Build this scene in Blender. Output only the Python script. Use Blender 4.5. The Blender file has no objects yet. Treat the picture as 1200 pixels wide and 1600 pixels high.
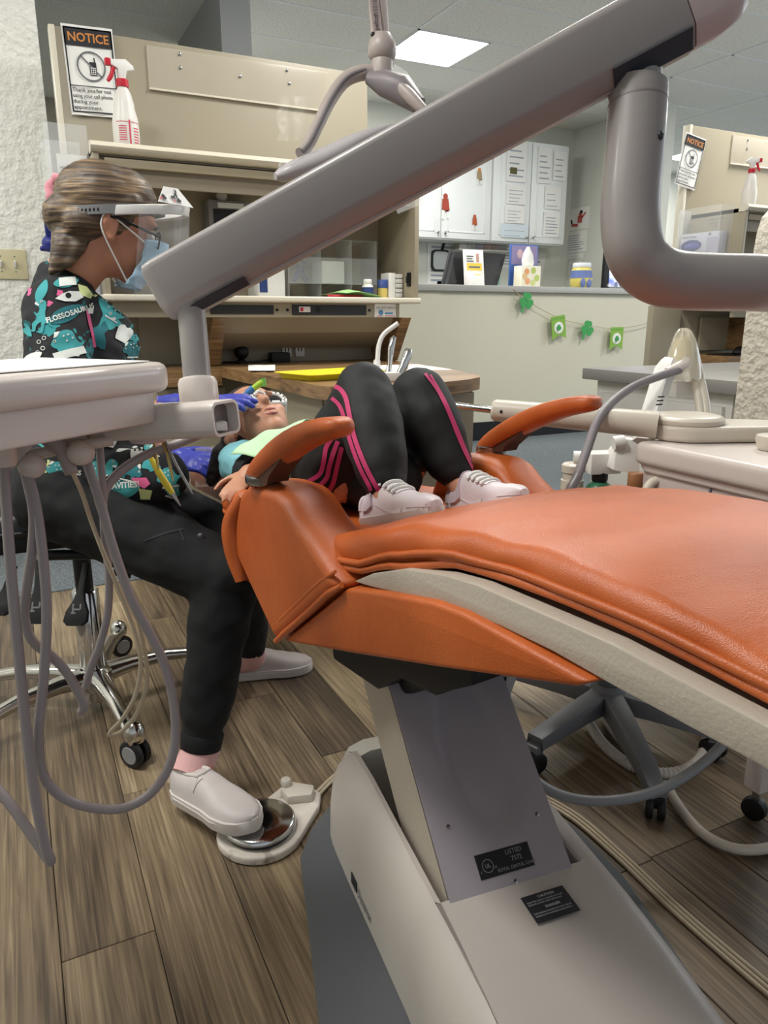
import bpy, bmesh, math, random
from math import sin, cos, pi, radians, sqrt, atan2
from mathutils import Vector as V, Matrix, noise
from mathutils.bvhtree import BVHTree

S = bpy.context.scene
COL = S.collection
random.seed(7)

# ------------------------------------------------------------------ camera
F_PX, PITCH, YAW, CAM_H = 1150.0, radians(14.8), radians(26.3), 1.03
cam_d = bpy.data.cameras.new('camera')
cam = bpy.data.objects.new('camera', cam_d)
COL.objects.link(cam)
cam.location = (0, 0, CAM_H)
cam.rotation_euler = (pi / 2 - PITCH, 0, -YAW)
cam_d.sensor_fit = 'VERTICAL'
cam_d.sensor_height = 24.0
cam_d.lens = F_PX / 1600.0 * 24.0
cam_d.clip_start = 0.02
S.camera = cam
# ------------------------------------------------------------------ world, exposure
W = bpy.data.worlds.new('world')
S.world = W
W.use_nodes = True
W.node_tree.nodes['Background'].inputs[0].default_value = (0.86, 0.93, 1.0, 1)
W.node_tree.nodes['Background'].inputs[1].default_value = 0.50
S.view_settings.view_transform = 'Standard'
S.view_settings.look = 'None'
S.view_settings.gamma = 1.0
S.view_settings.use_curve_mapping = False
S.view_settings.exposure = 0.0
PANEL_STRENGTH = 7.0          # radiance of every ceiling light panel
PANEL_COLOR = (1.0, 0.985, 0.93)
# window daylight from the far right of the clinic
sun_d = bpy.data.lights.new('window_daylight', 'AREA')
sun_d.shape = 'RECTANGLE'; sun_d.size = 2.6; sun_d.size_y = 1.6
sun_d.energy = 60; sun_d.color = (0.86, 0.94, 1.0)
sun = bpy.data.objects.new('window_daylight', sun_d); COL.objects.link(sun)
sun.location = (7.6, 1.6, 1.9); sun.rotation_euler = (radians(80), 0, radians(86))

# ------------------------------------------------------------------ survey: room point seen at a picture point, given its depth
FW = V((sin(YAW) * cos(PITCH), cos(YAW) * cos(PITCH), -sin(PITCH)))
RT = V((cos(YAW), -sin(YAW), 0)); UP = RT.cross(FW)
CP = V((0, 0, CAM_H))
def P(x, y, d=None, z=None, Y=None, X=None):
    r = FW + RT * ((x - 600) / F_PX) + UP * ((800 - y) / F_PX)
    if z is not None: k = (z - CP.z) / r.z
    elif Y is not None: k = Y / r.y
    elif X is not None: k = X / r.x
    else: k = d
    return CP + r * k
# dental chair frame: u towards the foot end, s across (0 near side), z up
CA = radians(8); CF = V((sin(CA), -cos(CA), 0)); CT = V((cos(CA), sin(CA), 0)); C0 = V((.366, 1.22, 0))
def ch(u, s, z): return C0 + CF * u + CT * s + V((0, 0, z))

# ------------------------------------------------------------------ materials
def lin(h):
    h = h.lstrip('#')
    o = []
    for i in (0, 2, 4):
        c = int(h[i:i + 2], 16) / 255
        o.append(c / 12.92 if c <= .04045 else ((c + .055) / 1.055) ** 2.4)
    return (*o, 1)
MATS = {}
def mat(name, col, rough=.5, metal=0, var=.06, vscale=6, bump=0, bscale=120, spec=.5, coat=0, alpha=1, trans=0, emit=0, ior=1.45, sheen=0):
    if name in MATS: return MATS[name]
    m = bpy.data.materials.new(name); m.use_nodes = True
    nt = m.node_tree; N = nt.nodes; L = nt.links
    b = N['Principled BSDF']
    c = lin(col)
    tc = N.new('ShaderNodeTexCoord')
    nz = N.new('ShaderNodeTexNoise'); nz.inputs['Scale'].default_value = vscale; nz.inputs['Detail'].default_value = 4
    L.new(tc.outputs['Object'], nz.inputs['Vector'])
    mx = N.new('ShaderNodeMix'); mx.data_type = 'RGBA'
    mx.inputs[6].default_value = tuple(max(0, v * (1 - var)) for v in c[:3]) + (1,)
    mx.inputs[7].default_value = tuple(min(1, v * (1 + var)) for v in c[:3]) + (1,)
    L.new(nz.outputs['Fac'], mx.inputs[0]); L.new(mx.outputs[2], b.inputs['Base Color'])
    b.inputs['Roughness'].default_value = rough; b.inputs['Metallic'].default_value = metal
    b.inputs['Specular IOR Level'].default_value = spec; b.inputs['IOR'].default_value = ior
    b.inputs['Coat Weight'].default_value = coat; b.inputs['Coat Roughness'].default_value = .15
    b.inputs['Alpha'].default_value = alpha; b.inputs['Transmission Weight'].default_value = trans
    if sheen: b.inputs['Sheen Weight'].default_value = sheen
    if emit:
        b.inputs['Emission Strength'].default_value = emit; L.new(mx.outputs[2], b.inputs['Emission Color'])
    if bump:
        n2 = N.new('ShaderNodeTexNoise'); n2.inputs['Scale'].default_value = bscale; n2.inputs['Detail'].default_value = 3
        L.new(tc.outputs['Object'], n2.inputs['Vector'])
        bp = N.new('ShaderNodeBump'); bp.inputs['Strength'].default_value = bump; bp.inputs['Distance'].default_value = .004
        L.new(n2.outputs['Fac'], bp.inputs['Height']); L.new(bp.outputs['Normal'], b.inputs['Normal'])
    MATS[name] = m
    return m
def nodes(name):
    m = bpy.data.materials.new(name); m.use_nodes = True
    return m, m.node_tree.nodes, m.node_tree.links, m.node_tree.nodes['Principled BSDF']
def ramp(N, stops):
    r = N.new('ShaderNodeValToRGB')
    r.color_ramp.elements[0].position, r.color_ramp.elements[0].color = stops[0][0], lin(stops[0][1])
    r.color_ramp.elements[1].position, r.color_ramp.elements[1].color = stops[-1][0], lin(stops[-1][1])
    for p, c in stops[1:-1]:
        e = r.color_ramp.elements.new(p); e.color = lin(c)
    return r
def wood_mat(name, stops, axis='Y', sc=(55, 3, 55), rough=.45, lift=.25, info=True):
    m, N, L, b = nodes(name)
    tc = N.new('ShaderNodeTexCoord'); mp = N.new('ShaderNodeMapping'); mp.inputs['Scale'].default_value = sc
    L.new(tc.outputs['Object'], mp.inputs['Vector'])
    oi = N.new('ShaderNodeObjectInfo'); mul = N.new('ShaderNodeVectorMath'); mul.operation = 'SCALE'
    cmb = N.new('ShaderNodeCombineXYZ')
    for i in range(3): L.new(oi.outputs['Random'], cmb.inputs[i])
    L.new(cmb.outputs[0], mul.inputs[0]); mul.inputs['Scale'].default_value = 37
    add = N.new('ShaderNodeVectorMath'); L.new(mp.outputs[0], add.inputs[0]); L.new(mul.outputs[0], add.inputs[1])
    n1 = N.new('ShaderNodeTexNoise'); n1.inputs['Scale'].default_value = 1; n1.inputs['Detail'].default_value = 5; n1.inputs['Distortion'].default_value = .6
    L.new(add.outputs[0], n1.inputs['Vector'])
    mp2 = N.new('ShaderNodeMapping'); mp2.inputs['Scale'].default_value = (9, 1.6, 9)
    if axis == 'X': mp2.inputs['Scale'].default_value = (1.6, 9, 9)
    L.new(tc.outputs['Object'], mp2.inputs['Vector'])
    add2 = N.new('ShaderNodeVectorMath'); L.new(mp2.outputs[0], add2.inputs[0]); L.new(mul.outputs[0], add2.inputs[1])
    n2 = N.new('ShaderNodeTexNoise'); n2.inputs['Scale'].default_value = 1; n2.inputs['Detail'].default_value = 3
    L.new(add2.outputs[0], n2.inputs['Vector'])
    a1 = N.new('ShaderNodeMath'); a1.operation = 'MULTIPLY_ADD'; a1.inputs[1].default_value = .55
    L.new(n1.outputs['Fac'], a1.inputs[0]); 
    a2 = N.new('ShaderNodeMath'); a2.operation = 'MULTIPLY'; a2.inputs[1].default_value = .45
    L.new(n2.outputs['Fac'], a2.inputs[0]); L.new(a2.outputs[0], a1.inputs[2])
    a3 = N.new('ShaderNodeMath'); a3.operation = 'MULTIPLY_ADD'; a3.inputs[1].default_value = lift; 
    L.new(oi.outputs['Random'], a3.inputs[0]); L.new(a1.outputs[0], a3.inputs[2])
    r = ramp(N, stops)
    a4 = N.new('ShaderNodeMath'); a4.operation = 'SUBTRACT'; a4.inputs[1].default_value = lift / 2
    L.new(a3.outputs[0], a4.inputs[0]); L.new(a4.outputs[0], r.inputs['Fac']); L.new(r.outputs[0], b.inputs['Base Color'])
    bp = N.new('ShaderNodeBump'); bp.inputs['Strength'].default_value = .25; bp.inputs['Distance'].default_value = .002
    L.new(n1.outputs['Fac'], bp.inputs['Height']); L.new(bp.outputs['Normal'], b.inputs['Normal'])
    b.inputs['Roughness'].default_value = rough
    MATS[name] = m
    return m
def speck_mat(name, stops, scale, rough=.9, bump=.3, dist=.003, detail=2):
    m, N, L, b = nodes(name)
    tc = N.new('ShaderNodeTexCoord')
    n1 = N.new('ShaderNodeTexNoise'); n1.inputs['Scale'].default_value = scale; n1.inputs['Detail'].default_value = detail
    L.new(tc.outputs['Object'], n1.inputs['Vector'])
    r = ramp(N, stops); L.new(n1.outputs['Fac'], r.inputs['Fac']); L.new(r.outputs[0], b.inputs['Base Color'])
    bp = N.new('ShaderNodeBump'); bp.inputs['Strength'].default_value = bump; bp.inputs['Distance'].default_value = dist
    L.new(n1.outputs['Fac'], bp.inputs['Height']); L.new(bp.outputs['Normal'], b.inputs['Normal'])
    b.inputs['Roughness'].default_value = rough
    MATS[name] = m
    return m
M_PLANK = wood_mat('oak_vinyl_plank', [(.30, '#3e342a'), (.43, '#615241'), (.55, '#806f58'), (.70, '#a89679')], sc=(150, 4, 150), rough=.40, lift=.16)
M_WOODX = wood_mat('laminate_oak', [(.30, '#4a3826'), (.45, '#7d6040'), (.6, '#9c7a52'), (.75, '#b18e63')], axis='X', sc=(3, 14, 90), rough=.35, lift=.02)
M_CARPET = speck_mat('blue_grey_carpet', [(.35, '#464d52'), (.5, '#61686d'), (.65, '#7d8488')], 170, .95, .5)
M_TILE = speck_mat('mineral_tile', [(.3, '#c4c3bb'), (.45, '#ecebe4'), (.7, '#f2f1ea')], 95, .9, .5, .004)
M_STUCCO = speck_mat('stucco', [(.3, '#e2e2da'), (.6, '#ecece4')], 38, .75, .9, .012, 3)
M_STUCCO2 = speck_mat('stucco_warm', [(.3, '#c3bcae'), (.6, '#cfc8ba')], 38, .75, .9, .012, 3)
M_CREAM = mat('cream_laminate', '#9e9581', .42, var=.03)
M_CREAM_D = mat('tan_laminate', '#a3977f', .5, var=.03)
M_CREAM_L = mat('cream_trim', '#d6cfbd', .28, var=.02, coat=.3)
M_WALLP = mat('painted_wall', '#d0ccba', .7, var=.03, vscale=2)
M_WALLW = mat('white_paint', '#d4d5cc', .7, var=.03, vscale=2)
M_SOFFIT = mat('soffit_paint', '#b9babb', .8, var=.03)
M_WHITE = mat('white_cabinet_paint', '#e6e9e8', .4, var=.02)
M_GREYTOP = mat('grey_laminate', '#8d8b88', .3, var=.05, vscale=40)
M_PLASTIC = mat('ivory_plastic', '#d3c9c2', .32, var=.02, coat=.15)
M_PLASTIC2 = mat('warm_grey_plastic', '#a59a95', .40, var=.02)
M_PLASTIC3 = mat('beige_plastic', '#c9c0b2', .35, var=.02)
M_WPL = mat('white_plastic', '#e6e4e0', .3, var=.02)
M_DARKP = mat('dark_plastic', '#2b2c30', .4)
M_BLACK = mat('black_plastic', '#101012', .5)
M_CHROME = mat('chrome', '#d8d8d8', .12, 1, var=.02)
M_STEEL = mat('steel', '#a8a8a8', .25, 1, var=.03)
M_ORANGE = None
M_CLEAR = mat('clear_acrylic', '#f4f7f8', .05, alpha=.16, spec=.6)
M_FILM = mat('clear_film', '#f2f2ee', .15, alpha=.22, spec=.8)
M_PAPER = mat('paper', '#e9e8e4', .8, var=.02)
M_INK = mat('black_ink', '#26262b', .7)
M_INKO = mat('orange_ink', '#c98340', .7)
M_INKG = mat('grey_ink', '#6d6d70', .7)
M_RED = mat('red_plastic', '#c01f33', .35)
M_GREEN = mat('green_card', '#45a05a', .8)
M_LIME = mat('lime_card', '#86b04a', .8)

# ------------------------------------------------------------------ mesh builder
class MB:
    def __init__(s, M=None): s.bm = bmesh.new(); s.M = M or Matrix()
    def _v(s, p): return s.bm.verts.new(s.M @ V(p))
    def face(s, pts):
        s.bm.faces.new([s._v(p) for p in pts]); return s
    def rings(s, rs, cap=True, closed=True):
        vs = [[s._v(p) for p in r] for r in rs]; n = len(vs[0])
        for a, b in zip(vs, vs[1:]):
            for i in range(n if closed else n - 1):
                j = (i + 1) % n
                s.bm.faces.new((a[i], a[j], b[j], b[i]))
        if cap:
            s.bm.faces.new(list(reversed(vs[0]))); s.bm.faces.new(vs[-1])
        return s
    def box(s, c, size, R=None):
        c = V(c); h = V(size) / 2
        R = R or Matrix.Identity(3)
        q = lambda x, y, z: c + R @ V((x * h.x, y * h.y, z * h.z))
        s.rings([[q(-1, -1, k), q(1, -1, k), q(1, 1, k), q(-1, 1, k)] for k in (-1, 1)])
        return s
    def span(s, a, b): 
        a = V(a); b = V(b); return s.box((a + b) / 2, [abs(x) for x in (b - a)])
    def prism(s, poly, d, z=None):
        d = V(d); poly = [V(p) for p in poly]
        return s.rings([poly, [p + d for p in poly]])
    def tube(s, pts, r, seg=14, cap=True, flat=1.0):
        pts = [V(p) for p in pts]; n = len(pts)
        rr = r if isinstance(r, (list, tuple)) else [r] * n
        rs = []; up = None
        for i, p in enumerate(pts):
            t = (pts[min(i + 1, n - 1)] - pts[max(i - 1, 0)])
            t = t.normalized() if t.length > 1e-9 else V((0, 0, 1))
            if up is None:
                up = V((0, 0, 1)) if abs(t.z) < .9 else V((0, 1, 0))
            a = t.cross(up)
            if a.length < 1e-6: a = t.cross(V((1, 0, 0)))
            a.normalize(); b = a.cross(t).normalized(); up = b
            rs.append([p + (a * cos(2 * pi * k / seg) + b * sin(2 * pi * k / seg) * flat) * rr[i] for k in range(seg)])
        return s.rings(rs, cap)
    def lathe(s, prof, o=(0, 0, 0), ax=(0, 0, 1), seg=20):
        o = V(o); ax = V(ax).normalized()
        a = ax.orthogonal().normalized(); b = ax.cross(a)
        return s.rings([[o + ax * z + (a * cos(2 * pi * k / seg) + b * sin(2 * pi * k / seg)) * max(r, 1e-4) for k in range(seg)] for r, z in prof])
    def ball(s, c, r, R=None, u=12, v=8):
        c = V(c); r = V(r) if hasattr(r, '__len__') else V((r, r, r)); R = R or Matrix.Identity(3)
        rs = []
        for i in range(v + 1):
            th = pi * min(max(i / v, .01), .99) - pi / 2
            rs.append([c + R @ V((r.x * cos(th) * cos(2 * pi * k / u), r.y * cos(th) * sin(2 * pi * k / u), r.z * sin(th))) for k in range(u)])
        return s.rings(rs)
    def capsule(s, p0, r0, p1, r1, seg=14):
        p0 = V(p0); p1 = V(p1); d = p1 - p0; L = d.length
        ax = d / L if L > 1e-6 else V((0, 0, 1))
        prof = [(r0 * cos(t), -r0 * sin(t)) for t in (1.5, 1.1, .7, .35, 0)] + [(r1 * cos(t), L + r1 * sin(t)) for t in (0, .35, .7, 1.1, 1.5)]
        return s.lathe(prof, p0, ax, seg)
    def build(s, name, m, parent=None, bev=0, bseg=2, smooth=46, sub=0, kind=None, label=None):
        bm = s.bm
        bmesh.ops.recalc_face_normals(bm, faces=bm.faces)
        if bev:
            es = [e for e in bm.edges if len(e.link_faces) == 2 and e.calc_face_angle(0) > radians(28)]
            bmesh.ops.bevel(bm, geom=es, offset=bev, segments=bseg, affect='EDGES', profile=.6, clamp_overlap=True)
        return finish(bm, name, m, parent, smooth, sub, kind, label)
WL = {}
def wloc(o): return WL.get(o.name, V((0, 0, 0)))
def finish(bm, name, m, parent=None, smooth=35, sub=0, kind=None, label=None):
    me = bpy.data.meshes.new(name)
    if parent is not None: off = wloc(parent)
    else:
        xs = [v.co for v in bm.verts]
        off = V(((min(c.x for c in xs) + max(c.x for c in xs)) / 2, (min(c.y for c in xs) + max(c.y for c in xs)) / 2, min(c.z for c in xs)))
    bmesh.ops.translate(bm, verts=bm.verts, vec=-off)
    bm.to_mesh(me); bm.free()
    me.materials.append(m)
    if smooth:
        me.polygons.foreach_set('use_smooth', [True] * len(me.polygons))
        me.set_sharp_from_angle(angle=radians(smooth))
    o = bpy.data.objects.new(name, me); COL.objects.link(o)
    if parent is not None:
        o.parent = parent; WL[o.name] = off
    else:
        o.location = off; WL[o.name] = off
    if sub:
        md = o.modifiers.new('subsurf', 'SUBSURF'); md.levels = sub; md.render_levels = sub
    if kind: o['kind'] = kind
    if label: o['label'] = label
    return o
def tag(o, label, cat, group=None, kind=None):
    o['label'] = label; o['category'] = cat
    if group: o['group'] = group
    if kind: o['kind'] = kind
    return o
def thing(name, label, cat, loc, group=None):
    o = bpy.data.objects.new(name, None); COL.objects.link(o); o.location = V(loc)
    o.empty_display_size = .05
    WL[o.name] = V(loc)
    return tag(o, label, cat, group)
def struct(o): o['kind'] = 'structure'; return o
def copy_tree(o, off=V((0, 0, 0)), parent=None):
    c = o.copy(); COL.objects.link(c)
    if parent is None: c.location = o.location + off
    else: c.parent = parent
    WL[c.name] = wloc(o) + off
    for k in list(o.children): copy_tree(k, off, c)
    return c
def bez(pts, n=8):
    """Catmull-Rom through pts"""
    p = [V(q) for q in pts]; p = [p[0] * 2 - p[1]] + p + [p[-1] * 2 - p[-2]]
    out = []
    for i in range(1, len(p) - 2):
        for k in range(n):
            t = k / n
            out.append(.5 * (2 * p[i] + (p[i + 1] - p[i - 1]) * t + (2 * p[i - 1] - 5 * p[i] + 4 * p[i + 1] - p[i + 2]) * t * t + (3 * p[i] - p[i - 1] - 3 * p[i + 1] + p[i + 2]) * t ** 3))
    out.append(p[-2]); return out
def rrect(w, h, r, n=4):
    o = []
    for cx, cy, a0 in ((w / 2 - r, h / 2 - r, 0), (-w / 2 + r, h / 2 - r, 90), (-w / 2 + r, -h / 2 + r, 180), (w / 2 - r, -h / 2 + r, 270)):
        for k in range(n + 1):
            a = radians(a0 + 90 * k / n); o.append((cx + r * cos(a), cy + r * sin(a)))
    return o
def plane_pts(poly, o, ax, ay): 
    o = V(o); ax = V(ax); ay = V(ay); return [o + ax * x + ay * y for x, y in poly]
_fc = {}
def text_bm(txt, size, bold=.0, align='LEFT', space=1.0, res=2):
    cu = bpy.data.curves.new('t', 'FONT'); cu.body = txt; cu.size = size; cu.align_x = align; cu.offset = bold * size
    cu.resolution_u = res; cu.space_character = space; cu.space_line = .95
    o = bpy.data.objects.new('t', cu)
    me = o.to_mesh(); bm = bmesh.new(); bm.from_mesh(me); o.to_mesh_clear()
    bpy.data.objects.remove(o); bpy.data.curves.remove(cu)
    return bm
def lettering(lines, o, ax, ay, m, parent, name='lettering', lift=.0012):
    """lines: (text, x, y, size, bold, align, squeeze) on a plane with origin o"""
    o = V(o); ax = V(ax).normalized(); ay = V(ay).normalized(); n = ax.cross(ay)
    out = bmesh.new()
    for l in lines:
        txt, x, y, size = l[:4]; bold = l[4] if len(l) > 4 else 0; al = l[5] if len(l) > 5 else 'LEFT'; sq = l[6] if len(l) > 6 else 1
        b = text_bm(txt, size, bold, al)
        vm = {}
        for v in b.verts: vm[v] = out.verts.new(o + ax * (x + v.co.x * sq) + ay * (y + v.co.y) + n * lift)
        for f in b.faces:
            try: out.faces.new([vm[v] for v in f.verts])
            except ValueError: pass
        b.free()
    return finish(out, name, m, parent, 0)
def flat(polys, o, ax, ay, m, parent, name, lift=.0006):
    o = V(o); ax = V(ax).normalized(); ay = V(ay).normalized(); n = ax.cross(ay)
    b = MB()
    for p in polys: b.face([o + ax * x + ay * y + n * lift for x, y in p])
    return finish(b.bm, name, m, parent, 0)
def rect(x0, y0, x1, y1): return [(x0, y0), (x1, y0), (x1, y1), (x0, y1)]
def frame_polys(x0, y0, x1, y1, t): return [rect(x0, y0, x1, y0 + t), rect(x0, y1 - t, x1, y1), rect(x0, y0 + t, x0 + t, y1 - t), rect(x1 - t, y0 + t, x1, y1 - t)]
def ringp(cx, cy, r, w, n=24, a0=0, a1=2 * pi):
    o = []
    for k in range(n):
        a = a0 + (a1 - a0) * k / n; b = a0 + (a1 - a0) * (k + 1) / n
        o.append([(cx + r * cos(a), cy + r * sin(a)), (cx + r * cos(b), cy + r * sin(b)), (cx + (r - w) * cos(b), cy + (r - w) * sin(b)), (cx + (r - w) * cos(a), cy + (r - w) * sin(a))])
    return o
def disc(cx, cy, rx, ry=None, n=20): ry = ry or rx; return [(cx + rx * cos(2 * pi * k / n), cy + ry * sin(2 * pi * k / n)) for k in range(n)]
def strip(x0, y0, x1, y1, w):
    d = V((x1 - x0, y1 - y0)); nn = V((-d.y, d.x)).normalized() * w / 2
    return [(x0 + nn.x, y0 + nn.y), (x0 - nn.x, y0 - nn.y), (x1 - nn.x, y1 - nn.y), (x1 + nn.x, y1 + nn.y)]
EX, EY, EZ = V((1, 0, 0)), V((0, 1, 0)), V((0, 0, 1))
# ================================================================== SETTING
# ---- floor: wood planks near, carpet beyond
CARPET_Y = 2.97
floor = struct(MB().span((-3, -2, -.03), (9, 9, -.004)).build('floor', mat('subfloor', '#3a332b', .9), smooth=0))
PW = .151; X_SEAM = -.041
pm = {}
def plank(x0, y0, y1):
    L = round(y1 - y0, 3)
    key = L
    if key not in pm:
        b = MB(); g = .0007
        b.span((-PW / 2 + g, -L / 2 + g, -.006), (PW / 2 - g, L / 2 - g, 0))
        ob = b.build('plank', M_PLANK, None, bev=.0012, bseg=1, smooth=0)
        pm[key] = ob.data
        # recentre at the plank's middle
        for v in pm[key].vertices: v.co.z += 0
        o = ob
    else:
        o = bpy.data.objects.new('plank', pm[key]); COL.objects.link(o)
    o.parent = floor
    o.location = V((x0 + PW / 2, (y0 + y1) / 2, -.006)) - wloc(floor)
    WL[o.name] = V((x0 + PW / 2, (y0 + y1) / 2, -.006))
random.seed(3)
known = {0: 1.12, 7: .87, 4: 1.48, -1: 2.05}
for i in range(-5, 17):
    x0 = X_SEAM + i * PW
    s = known.get(i, random.uniform(.3, 1.5))
    ys = sorted({round(min(max(s + k * 1.22, -.6), CARPET_Y), 3) for k in range(-3, 4)} | {-.6, CARPET_Y})
    for a, b_ in zip(ys, ys[1:]):
        if b_ - a > .02 and b_ > .1: plank(x0, a, b_)
MB().span((-3, CARPET_Y, -.004), (9, 9, .004)).build('carpet', M_CARPET, floor, smooth=0, label='blue-grey speckled carpet beyond the planks')

# ---- ceiling: suspended tiles and light panels
CZ = 3.0
ceil = struct(MB().span((-3, -2.4, CZ + .02), (9, 9, CZ + .06)).build('ceiling', M_TILE, smooth=0))
TX, TY = 1.22, .61
ox, oy = 2.83, 5.17   # corner of the lit panel
M_PANEL = mat('lit_panel', '#ffffff', .5, emit=PANEL_STRENGTH, var=0)
lights = [(0, 0), (-3, -7), (-4, -5), (1, -4), (-1, -5), (2, 3), (4, 3), (3, 6), (-1, 2), (3, -3)]
tmesh = {}
def tile(x, y, w):
    k = w
    if k not in tmesh:
        ob = MB().span((-w / 2 + .008, -TY / 2 + .008, 0), (w / 2 - .008, TY / 2 - .008, .018)).build('ceiling_tile', M_TILE, None, bev=.004, bseg=1, smooth=0)
        tmesh[k] = ob.data
    else:
        ob = bpy.data.objects.new('ceiling_tile', tmesh[k]); COL.objects.link(ob)
    ob.parent = ceil; c = V((x + w / 2, y + TY / 2, CZ)); ob.location = c - wloc(ceil); WL[ob.name] = c
lit = set(lights)
for i in range(-4, 6):
    for j in range(-10, 9):
        x, y = ox + i * TX, oy + j * TY
        if (i, j) in lit: tile(x + .61, y, .61)
        elif y > .5 and x > -2.2: tile(x, y, TX)
        else: tile(x, y, TX)
g = MB()
for i in range(-4, 7): g.span((ox + i * TX - .011, -2.3, CZ - .003), (ox + i * TX + .011, 8.8, CZ + .02))
for j in range(-10, 10): g.span((-2.8, oy + j * TY - .011, CZ - .003), (8.8, oy + j * TY + .011, CZ + .02))
g.build('ceiling_grid', M_WHITE, ceil, smooth=0, kind='stuff')
for n, (i, j) in enumerate(lights):
    x, y = ox + i * TX, oy + j * TY
    lab = {(0, 0): 'lit square ceiling panel seen between the light post and the delivery arm', (-3, -7): 'lit square ceiling panel over the instrument tray, left of the chair', (-4, -5): 'lit square ceiling panel in front of the textured left wall', (1, -4): 'lit square ceiling panel over the low textured wall', (-1, -5): 'lit square ceiling panel over the oak peninsula worktop',
           (2, 3): 'lit square ceiling panel at the white column beside the reception cabinets', (4, 3): 'lit square ceiling panel far right above the second partition', (3, 6): 'lit square ceiling panel behind the column near the blue wall', (-1, 2): 'lit square ceiling panel over the white wall cabinets', (3, -3): 'lit square ceiling panel over the far right desk'}[(i, j)]
    t = thing('ceiling_light', lab, 'light', (x + .305, y + .305, CZ), 'ceiling light panels')
    MB().span((x + .012, y + .012, CZ - .002), (x + .6, y + .598, CZ + .012)).build('diffuser', M_PANEL, t, smooth=0)
    b = MB()
    for a, c in (((x, y), (x + .61, y + .012)), ((x, y + .598), (x + .61, y + .61)), ((x, y), (x + .012, y + .61)), ((x + .598, y), (x + .61, y + .61))):
        b.span((*a, CZ - .008), (*c, CZ + .014))
    b.build('frame', M_WHITE, t, smooth=0)
    ld = bpy.data.lights.new('panel_lamp', 'AREA'); ld.shape = 'SQUARE'; ld.size = .56; ld.energy = 42; ld.color = PANEL_COLOR
    lo = bpy.data.objects.new('panel_lamp', ld); COL.objects.link(lo); lo.location = (x + .305, y + .305, CZ - .02)

# ---- walls
wl = struct(MB().span((-2.6, 3.58, 0), (.235, 4.6, CZ)).build('wall_left', M_STUCCO, smooth=0))
struct(MB().span((-3, 8.3, 0), (9, 8.42, CZ + .02)).build('wall_back', M_WALLW, smooth=0))
struct(MB().span((-3, -2.2, 0), (-2.88, 8.3, CZ + .02)).build('wall_far_left', M_WALLW, smooth=0))
# dropped soffit / beam beyond the partition
_x0, _x1 = P(345, 40, Y=5.0).x, P(392, 40, Y=5.0).x
struct(MB().span((_x0, 5.0, 2.2), (_x1, P(276, 40, X=_x0).y, CZ)).build('trim_1', M_SOFFIT, smooth=0))
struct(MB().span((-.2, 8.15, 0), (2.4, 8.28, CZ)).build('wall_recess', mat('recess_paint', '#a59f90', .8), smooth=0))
# half wall with ledge
hw = struct(MB().span((2.6, 5.3, 0), (6.2, 5.42, 1.235)).build('wall_half', M_WALLP, smooth=0))
MB().span((2.6, 5.292, 0), (3.12, 5.3, 1.235)).build('panel', M_WALLP, hw, bev=.003, smooth=0)
MB().span((2.5, 5.26, 1.235), (6.25, 5.72, 1.285)).build('ledge', mat('ledge_laminate', '#a9a8a4', .35), hw, bev=.006, label='pale grey laminate ledge')
struct(MB().span((2.6, 5.285, 0), (6.2, 5.3, .16)).build('baseboard_half', mat('black_vinyl', '#1b1c20', .4), smooth=0))
# room behind the ledge
struct(MB().span((2.4, 6.95, 0), (6.6, 7.05, CZ)).build('wall_reception', M_WALLW, smooth=0))
struct(MB().span((5.75, 5.7, 0), (5.92, 6.95, CZ)).build('wall_column', M_WALLW, smooth=0))
# blue strip wall far right
struct(MB().span((6.2, 7.3, 0), (6.9, 7.4, CZ)).build('wall_blue', mat('blue_paint', '#4f87ab', .6), smooth=0))
# low textured wall at the right
pw = MB(); prof = [(2.33, 0), (2.33, 1.25), (2.335, 1.31), (2.35, 1.36), (2.39, 1.395), (2.44, 1.405), (3.1, 1.405), (3.1, 0)]
pw.prism([(x, 1.70, z) for x, z in prof], (0, .14, 0)); struct(pw.build('wall_low', M_STUCCO2, smooth=30))
# light switch on left wall
t = thing('light_switch', 'ivory double light switch plate on textured left wall', 'switch', (.03, 3.575, 1.245))
MB().span((-.045, 3.571, 1.185), (.098, 3.58, 1.303)).build('plate', mat('ivory_bakelite', '#cfc5a0', .35), t, bev=.003)
for x in (0.0, .053):
    MB().box((x, 3.566, 1.245), (.009, .016, .026), Matrix.Rotation(.4, 3, 'X')).build('toggle', M_WPL, t, bev=.002)
    for z in (1.215, 1.275): MB().lathe([(.003, 0), (.003, .003)], (x, 3.572, z), (0, -1, 0), 8).build('screw', M_STEEL, t)

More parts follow.
